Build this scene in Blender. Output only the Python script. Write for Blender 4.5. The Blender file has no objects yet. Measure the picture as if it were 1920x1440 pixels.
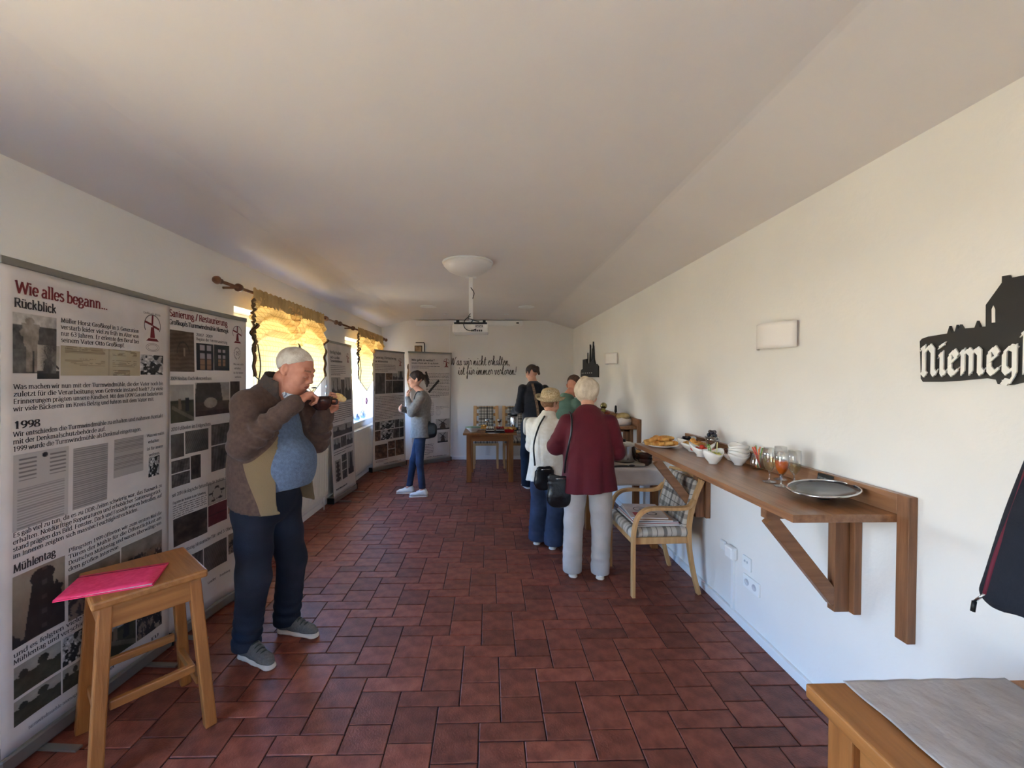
import bpy, math, random
import numpy as np
from mathutils import Vector, Matrix, Euler
random.seed(7); rng = np.random.default_rng(7)
sc = bpy.context.scene
col = sc.collection
PI = math.pi

# ------------------------------------------------------------ camera, world, sun, exposure
cam_d = bpy.data.cameras.new('camera'); cam = bpy.data.objects.new('camera', cam_d); col.objects.link(cam)
cam_d.sensor_width = 36.0; cam_d.lens = 774 / 1920 * 36; cam_d.shift_x = 27 / 1920
cam_d.clip_start = 0.05; cam_d.clip_end = 400
cam.location = (0, 0, 1.6); cam.rotation_euler = (math.radians(90 - 1.036), 0, math.radians(-1.2))
sc.camera = cam
vs = sc.view_settings
sc.display_settings.display_device = 'sRGB'
vs.view_transform = 'Standard'; vs.look = 'None'; vs.gamma = 1.0; vs.use_curve_mapping = False
vs.exposure = 0.66
sc.cycles.use_denoising = True
sc.cycles.max_bounces = 12; sc.cycles.diffuse_bounces = 8; sc.cycles.transparent_max_bounces = 16
sc.cycles.sample_clamp_indirect = 8.0
sc.cycles.caustics_reflective = False; sc.cycles.caustics_refractive = False

def lin(c):
    o = []
    for v in c[:3]:
        v = v / 255.0
        o.append(v / 12.92 if v <= 0.04045 else ((v + 0.055) / 1.055) ** 2.4)
    return (o[0], o[1], o[2], 1.0)

w = bpy.data.worlds.new('sky'); sc.world = w; w.use_nodes = True
nt = w.node_tree; nt.nodes.clear()
tc = nt.nodes.new('ShaderNodeTexCoord'); sx = nt.nodes.new('ShaderNodeSeparateXYZ'); rp = nt.nodes.new('ShaderNodeValToRGB')
bg = nt.nodes.new('ShaderNodeBackground'); wo = nt.nodes.new('ShaderNodeOutputWorld')
nt.links.new(tc.outputs['Generated'], sx.inputs[0]); nt.links.new(sx.outputs[2], rp.inputs[0])
nt.links.new(rp.outputs[0], bg.inputs[0]); nt.links.new(bg.outputs[0], wo.inputs[0])
e = rp.color_ramp.elements
e[0].position = 0.0; e[0].color = (1.0, 0.96, 0.86, 1); e[1].position = 1.0; e[1].color = (0.12, 0.32, 1.0, 1)
x = e.new(0.07); x.color = (0.74, 0.88, 1.0, 1); x = e.new(0.28); x.color = (0.22, 0.50, 1.0, 1)
bg.inputs[1].default_value = 16.0
sun_d = bpy.data.lights.new('sun', 'SUN'); sun = bpy.data.objects.new('sun', sun_d); col.objects.link(sun)
sun_d.energy = 58.0; sun_d.angle = math.radians(0.6); sun_d.color = (1.0, 0.88, 0.66)
sun.rotation_euler = Vector((0.10, -0.80, -0.58)).to_track_quat('-Z', 'Y').to_euler(); sun.location = (-8, 12, 9)
def portal(loc, rot, sx_, sy_):
    d = bpy.data.lights.new('window_portal', 'AREA'); o = bpy.data.objects.new('window_portal', d); col.objects.link(o)
    d.shape = 'RECTANGLE'; d.size = sx_; d.size_y = sy_; d.cycles.is_portal = True
    o.location = loc; o.rotation_euler = rot

# ------------------------------------------------------------ helpers
MATS = {}
def mat(name, c, rough=0.6, metal=0.0, var=0.08, vs_=8.0, bump=0.0, bs=60.0, spec=0.5, c2=None, trans=0.0, ior=1.45, sheen=0.0, stretch=None, coat=0.0, emis=None, alpha=1.0, rnd=0.0, lo=0.35, hi=0.65):
    if name in MATS: return MATS[name]
    m = bpy.data.materials.new(name); MATS[name] = m; m.use_nodes = True
    n = m.node_tree.nodes; L = m.node_tree.links; p = n['Principled BSDF']
    a = lin(c); b = lin(c2) if c2 else tuple(min(1, v * (1 + var * 2)) for v in a[:3]) + (1,)
    a2 = a if c2 else tuple(v * (1 - var) for v in a[:3]) + (1,)
    t = n.new('ShaderNodeTexCoord'); mp = n.new('ShaderNodeMapping'); L.new(t.outputs['Object'], mp.inputs[0])
    if stretch: mp.inputs['Scale'].default_value = stretch
    no = n.new('ShaderNodeTexNoise'); no.inputs['Scale'].default_value = vs_; no.inputs['Detail'].default_value = 5
    L.new(mp.outputs[0], no.inputs[0])
    cr = n.new('ShaderNodeValToRGB'); cr.color_ramp.elements[0].position = lo; cr.color_ramp.elements[1].position = hi
    cr.color_ramp.elements[0].color = a2; cr.color_ramp.elements[1].color = b
    L.new(no.outputs[0], cr.inputs[0])
    out = cr.outputs[0]
    if rnd:
        oi = n.new('ShaderNodeObjectInfo'); ge = n.new('ShaderNodeNewGeometry'); ad = n.new('ShaderNodeMath'); fr = n.new('ShaderNodeMath'); fr.operation = 'FRACT'
        L.new(oi.outputs['Random'], ad.inputs[0]); L.new(ge.outputs['Random Per Island'], ad.inputs[1]); L.new(ad.outputs[0], fr.inputs[0])
        mr = n.new('ShaderNodeMapRange'); mr.inputs[3].default_value = 1 - rnd; mr.inputs[4].default_value = 1 + rnd; L.new(fr.outputs[0], mr.inputs[0])
        hs = n.new('ShaderNodeHueSaturation'); L.new(mr.outputs[0], hs.inputs['Value']); L.new(out, hs.inputs['Color']); out = hs.outputs[0]
    L.new(out, p.inputs['Base Color'])
    p.inputs['Roughness'].default_value = rough; p.inputs['Metallic'].default_value = metal
    p.inputs['Specular IOR Level'].default_value = spec; p.inputs['IOR'].default_value = ior
    p.inputs['Transmission Weight'].default_value = trans
    p.inputs['Sheen Weight'].default_value = sheen; p.inputs['Coat Weight'].default_value = coat; p.inputs['Coat Roughness'].default_value = 0.15
    if emis: p.inputs['Emission Color'].default_value = lin(c); p.inputs['Emission Strength'].default_value = emis
    if bump:
        nb = n.new('ShaderNodeTexNoise'); nb.inputs['Scale'].default_value = bs; nb.inputs['Detail'].default_value = 4; L.new(mp.outputs[0], nb.inputs[0])
        bu = n.new('ShaderNodeBump'); bu.inputs['Strength'].default_value = bump; bu.inputs['Distance'].default_value = 0.01
        L.new(nb.outputs[0], bu.inputs['Height']); L.new(bu.outputs[0], p.inputs['Normal'])
    return m

def wood(name, c1, c2, axis=0, rough=0.45, scale=1.0, coat=0.0):
    st = [14 * scale] * 3; st[axis] = 1.1 * scale
    return mat(name, c1, rough=rough, c2=c2, vs_=3.0, stretch=tuple(st), bump=0.15, bs=9.0, coat=coat, lo=0.3, hi=0.7)

def plaid(name, base, bands, freq=9.0, axes=(0, 2)):
    """woven check: stripes along two object axes; bands = [(pos, width, colour, strength)]"""
    m = bpy.data.materials.new(name); MATS[name] = m; m.use_nodes = True
    n = m.node_tree.nodes; L = m.node_tree.links; p = n['Principled BSDF']; p.inputs['Roughness'].default_value = 0.9
    t = n.new('ShaderNodeTexCoord'); s = n.new('ShaderNodeSeparateXYZ'); L.new(t.outputs['Object'], s.inputs[0])
    last = None
    for ax in axes:
        mu = n.new('ShaderNodeMath'); mu.operation = 'MULTIPLY'; mu.inputs[1].default_value = freq; L.new(s.outputs[ax], mu.inputs[0])
        fr = n.new('ShaderNodeMath'); fr.operation = 'FRACT'; L.new(mu.outputs[0], fr.inputs[0])
        cr = n.new('ShaderNodeValToRGB'); cr.color_ramp.interpolation = 'CONSTANT'
        el = cr.color_ramp.elements; el[0].position = 0; el[0].color = (1, 1, 1, 1); el[1].position = 0.999; el[1].color = (1, 1, 1, 1)
        for (a, wd, c, k) in bands:
            q = lin(c); q = tuple(v * k + (1 - k) for v in q[:3]) + (1,)
            x = el.new(a); x.color = q; x = el.new(a + wd); x.color = (1, 1, 1, 1)
        L.new(fr.outputs[0], cr.inputs[0])
        mx = n.new('ShaderNodeMix'); mx.data_type = 'RGBA'; mx.blend_type = 'MULTIPLY'; mx.inputs[0].default_value = 1
        if last is None: mx.inputs[6].default_value = lin(base)
        else: L.new(last, mx.inputs[6])
        L.new(cr.outputs[0], mx.inputs[7]); last = mx.outputs[2]
    L.new(last, p.inputs['Base Color'])
    return m

def glassy(name, tint=(1, 1, 1), gloss=0.08, rough=0.02):
    m = bpy.data.materials.new(name); MATS[name] = m; m.use_nodes = True
    n = m.node_tree.nodes; L = m.node_tree.links; n.clear()
    tr = n.new('ShaderNodeBsdfTransparent'); tr.inputs[0].default_value = (*tint, 1); gl = n.new('ShaderNodeBsdfGlossy'); gl.inputs['Roughness'].default_value = rough
    fr = n.new('ShaderNodeLayerWeight'); fr.inputs[0].default_value = 0.25; mr = n.new('ShaderNodeMapRange'); mr.inputs[3].default_value = gloss; mr.inputs[4].default_value = min(1, gloss * 6)
    mx = n.new('ShaderNodeMixShader'); o = n.new('ShaderNodeOutputMaterial')
    L.new(fr.outputs['Facing'], mr.inputs[0]); L.new(mr.outputs[0], mx.inputs[0]); L.new(tr.outputs[0], mx.inputs[1]); L.new(gl.outputs[0], mx.inputs[2]); L.new(mx.outputs[0], o.inputs[0])
    return m

def link(name, me, parent=None, loc=None, rot=None):
    o = bpy.data.objects.new(name, me); col.objects.link(o)
    if parent is not None: o.parent = parent
    if loc is not None: o.location = loc
    if rot is not None: o.rotation_euler = rot
    return o

class MB:
    """collects shapes; build() links them as one mesh object"""
    def __init__(s): s.v = []; s.f = []; s.m = []; s.sm = []
    def add(s, vs_, fs, mi=0, smooth=False, M=None):
        b = len(s.v)
        for q in vs_:
            q = Vector(q)
            if M is not None: q = M @ q
            s.v.append(tuple(q))
        for f in fs: s.f.append(tuple(b + i for i in f)); s.m.append(mi); s.sm.append(smooth)
        return s
    def box(s, a, b, mi=0, M=None):
        x0, y0, z0 = (min(a[i], b[i]) for i in range(3)); x1, y1, z1 = (max(a[i], b[i]) for i in range(3))
        v = [(x0, y0, z0), (x1, y0, z0), (x1, y1, z0), (x0, y1, z0), (x0, y0, z1), (x1, y0, z1), (x1, y1, z1), (x0, y1, z1)]
        return s.add(v, [(0, 3, 2, 1), (4, 5, 6, 7), (0, 1, 5, 4), (1, 2, 6, 5), (2, 3, 7, 6), (3, 0, 4, 7)], mi, False, M)
    def bar(s, p, q, w, t, up=(0, 0, 1), mi=0):
        p = Vector(p); q = Vector(q); d = (q - p).normalized(); u = Vector(up); sd = d.cross(u)
        if sd.length < 1e-4: sd = d.cross(Vector((1, 0, 0)))
        sd.normalize(); u = sd.cross(d).normalized()
        v = []
        for c in (p, q):
            for a, b in ((-1, -1), (1, -1), (1, 1), (-1, 1)): v.append(c + sd * (a * w / 2) + u * (b * t / 2))
        return s.add(v, [(0, 1, 2, 3), (7, 6, 5, 4), (0, 4, 5, 1), (1, 5, 6, 2), (2, 6, 7, 3), (3, 7, 4, 0)], mi)
    def sweep(s, pts, w, t, side, mi=0, smooth=True):
        """rectangular section w (along side) by t swept along pts"""
        pts = [Vector(p) for p in pts]; side = Vector(side).normalized(); v = []
        n = len(pts)
        for i, p in enumerate(pts):
            d = (pts[min(i + 1, n - 1)] - pts[max(i - 1, 0)]).normalized(); nn = side.cross(d).normalized()
            for a, b in ((-1, -1), (1, -1), (1, 1), (-1, 1)): v.append(p + side * (a * w / 2) + nn * (b * t / 2))
        f = [(3, 2, 1, 0), tuple(4 * (n - 1) + k for k in range(4))]
        for i in range(n - 1):
            for k in range(4): f.append((4 * i + k, 4 * i + (k + 1) % 4, 4 * i + 4 + (k + 1) % 4, 4 * i + 4 + k))
        return s.add(v, f, mi, False)
    def tube(s, pts, r, seg=8, mi=0, cap=True, smooth=True):
        pts = [Vector(p) for p in pts]; n = len(pts); rr = r if isinstance(r, (list, tuple)) else [r] * n
        d0 = (pts[1] - pts[0]).normalized(); u = d0.orthogonal().normalized(); v = []
        for i, p in enumerate(pts):
            d = (pts[min(i + 1, n - 1)] - pts[max(i - 1, 0)]).normalized(); u = (u - d * u.dot(d)).normalized(); w_ = d.cross(u)
            for k in range(seg):
                a = 2 * PI * k / seg; v.append(p + (u * math.cos(a) + w_ * math.sin(a)) * rr[i])
        f = []
        for i in range(n - 1):
            for k in range(seg): f.append((i * seg + k, i * seg + (k + 1) % seg, (i + 1) * seg + (k + 1) % seg, (i + 1) * seg + k))
        if cap: f += [tuple(range(seg))[::-1], tuple((n - 1) * seg + k for k in range(seg))]
        return s.add(v, f, mi, smooth)
    def lathe(s, prof, c=(0, 0, 0), seg=32, mi=0, sx=1, sy=1, M=None, smooth=True, wav=None):
        v = []; f = []
        n = len(prof)
        for i, (r, z) in enumerate(prof):
            for k in range(seg):
                a = 2 * PI * k / seg; dz = wav(a, i / (n - 1)) if wav else 0
                v.append((c[0] + r * math.cos(a) * sx, c[1] + r * math.sin(a) * sy, c[2] + z + dz))
        for i in range(n - 1):
            for k in range(seg): f.append((i * seg + k, i * seg + (k + 1) % seg, (i + 1) * seg + (k + 1) % seg, (i + 1) * seg + k))
        if prof[0][0] > 1e-5: f.append(tuple(range(seg))[::-1])
        if prof[-1][0] > 1e-5: f.append(tuple((n - 1) * seg + k for k in range(seg)))
        return s.add(v, f, mi, smooth, M)
    def ball(s, c, r, mi=0, seg=14, rings=9, R=None, smooth=True):
        r = r if isinstance(r, (tuple, list)) else (r, r, r); v = []; f = []
        for i in range(rings + 1):
            th = PI * i / rings
            for k in range(seg):
                a = 2 * PI * k / seg; q = Vector((r[0] * math.sin(th) * math.cos(a), r[1] * math.sin(th) * math.sin(a), -r[2] * math.cos(th)))
                if R is not None: q = R @ q
                v.append(q + Vector(c))
        for i in range(rings):
            for k in range(seg): f.append((i * seg + k, i * seg + (k + 1) % seg, (i + 1) * seg + (k + 1) % seg, (i + 1) * seg + k))
        return s.add(v, f, mi, smooth)
    def prism(s, poly, d0, d1, fn, mi=0):
        """polygon (u, v) extruded from depth d0 to d1; fn(u, v, d) -> point"""
        n = len(poly); v = [fn(a, b, d0) for a, b in poly] + [fn(a, b, d1) for a, b in poly]
        f = [tuple(range(n))[::-1], tuple(range(n, 2 * n))] + [(i, (i + 1) % n, n + (i + 1) % n, n + i) for i in range(n)]
        return s.add(v, f, mi)
    def grid(s, nu, nv, fn, mi=0, smooth=True):
        v = [fn(i / nu, j / nv) for j in range(nv + 1) for i in range(nu + 1)]
        f = [(j * (nu + 1) + i, j * (nu + 1) + i + 1, (j + 1) * (nu + 1) + i + 1, (j + 1) * (nu + 1) + i) for j in range(nv) for i in range(nu)]
        return s.add(v, f, mi, smooth)
    def mesh(s, name, mats):
        me = bpy.data.meshes.new(name); me.from_pydata(s.v, [], s.f)
        for m in (mats if isinstance(mats, (list, tuple)) else [mats]): me.materials.append(m)
        me.polygons.foreach_set('material_index', s.m); me.polygons.foreach_set('use_smooth', s.sm); me.update()
        return me
    def build(s, name, mats, parent=None, loc=None, rot=None, bevel=0.0, solid=0.0, fix=False):
        o = link(name, s.mesh(name, mats), parent, loc, rot)
        if fix:
            import bmesh
            b = bmesh.new(); b.from_mesh(o.data); bmesh.ops.recalc_face_normals(b, faces=b.faces); b.to_mesh(o.data); b.free()
        if solid:
            k = o.modifiers.new('thick', 'SOLIDIFY'); k.thickness = solid; k.offset = 0
        if bevel:
            k = o.modifiers.new('bevel', 'BEVEL'); k.width = bevel; k.segments = 2; k.limit_method = 'ANGLE'
        return o

def tag(o, label=None, cat=None, group=None, kind=None):
    if label: o['label'] = label
    if cat: o['category'] = cat
    if group: o['group'] = group
    if kind: o['kind'] = kind
    return o
def thing(name, label, cat, loc=(0, 0, 0), rz=0.0, group=None):
    o = bpy.data.objects.new(name, None); col.objects.link(o); o.location = loc; o.rotation_euler = (0, 0, rz)
    o.empty_display_size = 0.1
    return tag(o, label, cat, group)
def dup(root, loc, rz=None, label=None, group=None, scale=None):
    def cp(o, par):
        c = o.copy(); col.objects.link(c); c.parent = par
        for ch in list(o.children): cp(ch, c)
        return c
    r = cp(root, None); r.location = loc
    if rz is not None: r.rotation_euler = (0, 0, rz)
    if label: r['label'] = label
    if group: r['group'] = group
    if scale: r.scale = (scale,) * 3
    return r
def smooth_path(pts, n=8):
    P = [Vector(p) for p in pts]; P = [P[0] * 2 - P[1]] + P + [P[-1] * 2 - P[-2]]; out = []
    for i in range(1, len(P) - 2):
        for k in range(n):
            t = k / n; a, b, c, d = P[i - 1:i + 3]
            out.append(0.5 * ((2 * b) + (c - a) * t + (2 * a - 5 * b + 4 * c - d) * t * t + (3 * b - a - 3 * c + d) * t ** 3))
    out.append(P[-2]); return out
# ------------------------------------------------------------ materials of the setting
XL, XR, YB, YR = -2.05, 1.63, 7.95, -2.1
M_wall = mat('wall_paint', (232, 229, 224), rough=0.85, var=0.015, vs_=2.0, bump=0.12, bs=45)
M_ceil = mat('ceiling_paint', (226, 220, 216), rough=0.8, var=0.015, vs_=1.5, bump=0.05, bs=30)
M_trim = mat('white_trim', (236, 236, 234), rough=0.4, var=0.01)
M_mortar = mat('grout', (46, 30, 28), rough=0.9, var=0.2, vs_=30)
M_tile = mat('clay_tile', (104, 52, 39), c2=(136, 76, 58), rough=0.40, vs_=14, bump=0.25, bs=120, rnd=0.28, spec=0.45, stretch=(1, 1, 1))
M_glass = glassy('window_glass', (0.97, 0.99, 1.0), 0.05)
M_pvc = mat('window_frame_white', (240, 240, 238), rough=0.35, var=0.01)

def struct(mb, name, m, **k): return tag(mb.build(name, m, **k), kind='structure')

# walls
W1, W2 = (3.37, 5.08), (5.93, 7.45); SILL, HEAD = 0.88, 2.17
WB = (-.75, 1.05)        # a further window in the same wall behind the viewer
T = 0.33
b = MB()
ys = [YR, WB[0], WB[1], W1[0], W1[1], W2[0], W2[1], YB + .3]
for i in range(0, 8, 2): b.box((XL - T, ys[i], -0.05), (XL, ys[i + 1], 2.75))
for a, c in (WB, W1, W2):
    b.box((XL - T, a, -0.05), (XL, c, .12 if a < 0 else SILL)); b.box((XL - T, a, HEAD), (XL, c, 2.75))
struct(b, 'wall_left', M_wall)
WR = (-1.75, -.45)        # unseen opening added in the right wall to light the banners opposite
struct(MB().box((XR, WR[1], -0.05), (XR + .3, YB + .3, 2.75)).box((XR, YR, -.05), (XR + .3, WR[0], 2.75)).box((XR, WR[0], -.05), (XR + .3, WR[1], .9)).box((XR, WR[0], HEAD), (XR + .3, WR[1], 2.75)), 'wall_right', M_wall)
struct(MB().box((XL - T, YB, -0.05), (XR + .3, YB + .3, 2.9)), 'wall_back', M_wall)
struct(MB().box((XL - T, YR - .3, -0.05), (XR + .3, YR, 2.9)), 'wall_rear', M_wall)
# coved ceiling: flat middle, sloping sides
prof = [(XL - T, 2.50)] + [(XL, 2.535), (-1.75, 2.622), (-1.62, 2.655), (-1.50, 2.675), (-1.40, 2.68), (1.07, 2.68), (1.10, 2.676), (1.13, 2.668), (XR, 2.515), (XR + .3, 2.49)]
b = MB(); n = len(prof)
v = [(x_, YR - .3, z_) for x_, z_ in prof] + [(x_, YB + .3, z_) for x_, z_ in prof] + [(x_, YR - .3, 3.0) for x_, z_ in prof] + [(x_, YB + .3, 3.0) for x_, z_ in prof]
f = [(i, i + 1, n + i + 1, n + i) for i in range(n - 1)] + [(2 * n + i + 1, 2 * n + i, 3 * n + i, 3 * n + i + 1) for i in range(n - 1)]
f += [(i + 1, i, 2 * n + i, 2 * n + i + 1) for i in range(n - 1)] + [(n + i, n + i + 1, 3 * n + i + 1, 3 * n + i) for i in range(n - 1)] + [(0, n, 3 * n, 2 * n), (2 * n - 1, n - 1, 3 * n - 1, 4 * n - 1)]
b.add(v, f); struct(b, 'ceiling', M_ceil)
# roof eave outside, so that the sky reaches the panes only from the front
struct(MB().box((XL - T - .45, YR - .6, 2.62), (XL - T, YB + .6, 2.78)), 'roof_eave', M_trim)

# floor: mortar bed with clay tiles laid as (square, three-quarter tile, long strip) units
floor = struct(MB().box((XL - .05, YR, -0.12), (XR + .05, YB + .05, -0.006)), 'floor', M_mortar)
tile_cache = {}
def tile_mesh(w_, h_):
    k = (round(w_, 3), round(h_, 3))
    if k not in tile_cache:
        g = 0.0026; c = 0.003; X, Y = w_ / 2 - g, h_ / 2 - g; x2, y2 = X - c, Y - c
        v = [(-X, -Y, -.012), (X, -Y, -.012), (X, Y, -.012), (-X, Y, -.012), (-X, -Y, -.002), (X, -Y, -.002), (X, Y, -.002), (-X, Y, -.002), (-x2, -y2, 0), (x2, -y2, 0), (x2, y2, 0), (-x2, y2, 0)]
        f = [(8, 9, 10, 11)] + [(i, (i + 1) % 4, 4 + (i + 1) % 4, 4 + i) for i in range(4)] + [(4 + i, 4 + (i + 1) % 4, 8 + (i + 1) % 4, 8 + i) for i in range(4)]
        me = bpy.data.meshes.new('tile'); me.from_pydata(v, [], f); me.materials.append(M_tile); tile_cache[k] = (me, v, f)
    return tile_cache[k]
ox, oy = -0.146, 2.433
rects = []
for i in range(-40, 60):
    for j in range(-40, 60):
        px = ox + i * .2 - j * .1; py = oy - i * .1 - j * .45
        if not (XL - .4 < px < XR + .2 and YR - .6 < py < YB + .8): continue
        for (x0, y1, w_, h_) in ((px, py, .3, .1), (px, py - .1, .2, .2), (px, py - .3, .2, .15)):
            a0, a1 = max(x0, XL), min(x0 + w_, XR); c0, c1 = max(y1 - h_, YR), min(y1, YB)
            if a1 - a0 > .012 and c1 - c0 > .012: rects.append((a0, a1, c0, c1))
def vis(r):
    cy = (r[2] + r[3]) / 2; cx = (r[0] + r[1]) / 2
    if cy < 1.6 or abs(cx / cy) > 1.3: return 0
    return (r[1] - r[0]) * (r[3] - r[2]) / cy ** 3
rects.sort(key=vis, reverse=True)
sb = MB()
for k, (a0, a1, c0, c1) in enumerate(rects):
    me, v, f = tile_mesh(a1 - a0, c1 - c0)
    M = Matrix.Translation(((a0 + a1) / 2, (c0 + c1) / 2, random.uniform(-.0012, .0004))) @ Euler((random.uniform(-.004, .004), random.uniform(-.004, .004), 0)).to_matrix().to_4x4()
    if k < 300:
        o = link('tile', me, floor); o.matrix_local = M
    else: sb.add(v, f, 0, False, M)
o = sb.build('tile_field', M_tile, floor); o['kind'] = 'stuff'

# baseboards
for nm, a, c in (('baseboard_right', (XR - .022, YR, 0), (XR, YB, .056)), ('baseboard_left', (XL, YR, 0), (XL + .014, YB, .07)), ('baseboard_back', (XL, YB - .014, 0), (XR, YB, .07))):
    struct(MB().box(a, c), nm, M_trim, bevel=.004)

# windows in the left wall
def window(name, y0, y1, z0, z1, xm, split, n=1):
    fr = .06; b = MB(); xo, xi = xm - .035, xm + .035
    for p, q in (((xo, y0, z0), (xi, y0 + fr, z1)), ((xo, y1 - fr, z0), (xi, y1, z1)), ((xo, y0, z0), (xi, y1, z0 + fr)), ((xo, y0, z1 - fr), (xi, y1, z1))): b.box(p, q)
    o = struct(b, name, M_pvc, bevel=.004)
    cs = [y0 + fr] + split + [y1 - fr]
    for i in range(len(cs) - 1):
        a, c = cs[i] + .004, cs[i + 1] - .004; s = MB(); x0_, x1_ = xm - .02, xm + .05; w_ = .05
        for p, q in (((x0_, a, z0 + fr), (x1_, a + w_, z1 - fr)), ((x0_, c - w_, z0 + fr), (x1_, c, z1 - fr)), ((x0_, a, z0 + fr), (x1_, c, z0 + fr + w_)), ((x0_, a, z1 - fr - w_), (x1_, c, z1 - fr))): s.box(p, q)
        sa = s.build('sash', M_pvc, o, bevel=.004)
        MB().box((xm, a + w_, z0 + fr + w_), (xm + .004, c - w_, z1 - fr - w_)).build('pane', M_glass, sa)
    hy = split[0] if split else y0 + .1
    MB().box((xm + .05, hy - .03, (z0 + z1) / 2 - .01), (xm + .07, hy - .015, (z0 + z1) / 2 + .12)).build('handle', M_pvc, o)
    return o
window('window_1', *W1, SILL, HEAD, XL - .26, [4.05])
window('window_2', *W2, SILL, HEAD, XL - .26, [6.6])
window('added_light_window', *WR, .9, HEAD, XR + .22, [-1.1])  # added window behind the viewer, brightens the left side of the room
portal((XR + .32, -1.1, 1.53), (0, PI / 2, 0), 1.27, 1.3)
window('window_3', *WB, .12, HEAD, XL - .26, [.15])
for k, (a, c) in enumerate((W1, W2, WB)):
    zs_ = .12 if a < 0 else SILL; struct(MB().box((XL - .22, a - .0, zs_), (XL + .04, c, zs_ + .025)), 'windowsill_%d' % (k + 1), M_trim, bevel=.005)
    lo_ = .12 if a < 0 else SILL; portal((XL - T - .02, (a + c) / 2, (lo_ + HEAD) / 2), (0, -PI / 2, 0), HEAD - lo_, c - a)
# outside: sunlit meadow and some trees
M_grass = mat('dry_meadow', (176, 154, 110), c2=(206, 184, 138), rough=.95, vs_=.8, lo=.3, hi=.7)
struct(MB().grid(20, 20, lambda u, v_: (-60 + 120 * u, -50 + 110 * v_, -.22 - .02 * math.sin(9 * u) * math.cos(7 * v_)), smooth=False), 'ground_meadow', M_grass)
M_leaf = mat('tree_leaves', (86, 112, 84), c2=(128, 150, 112), rough=.9, vs_=3)
M_bark = mat('bark', (92, 80, 68), rough=.95)
tr_spots = [(-16, 29, 3.4, 'round green tree far outside the near window'), (-22, 34, 4.2, 'taller green tree beyond the meadow outside'), (-12.5, 33, 3.0, 'small green tree seen past the far window')]
for (x_, y_, r_, lb) in tr_spots:
    t = thing('tree', lb, 'tree', (x_, y_, -.22))
    b = MB()
    for k in range(16):
        a = random.uniform(0, 2 * PI); rr = r_ * .45 * random.random()
        b.ball((rr * math.cos(a), rr * math.sin(a), r_ * random.uniform(.5, 1.15)), r_ * random.uniform(.25, .42), seg=10, rings=6, smooth=False)
    b.build('crown', M_leaf, t)
    MB().tube([(0, 0, 0), (0, 0, r_ * .7)], [r_ * .07, r_ * .05]).build('trunk', M_bark, t)
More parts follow.
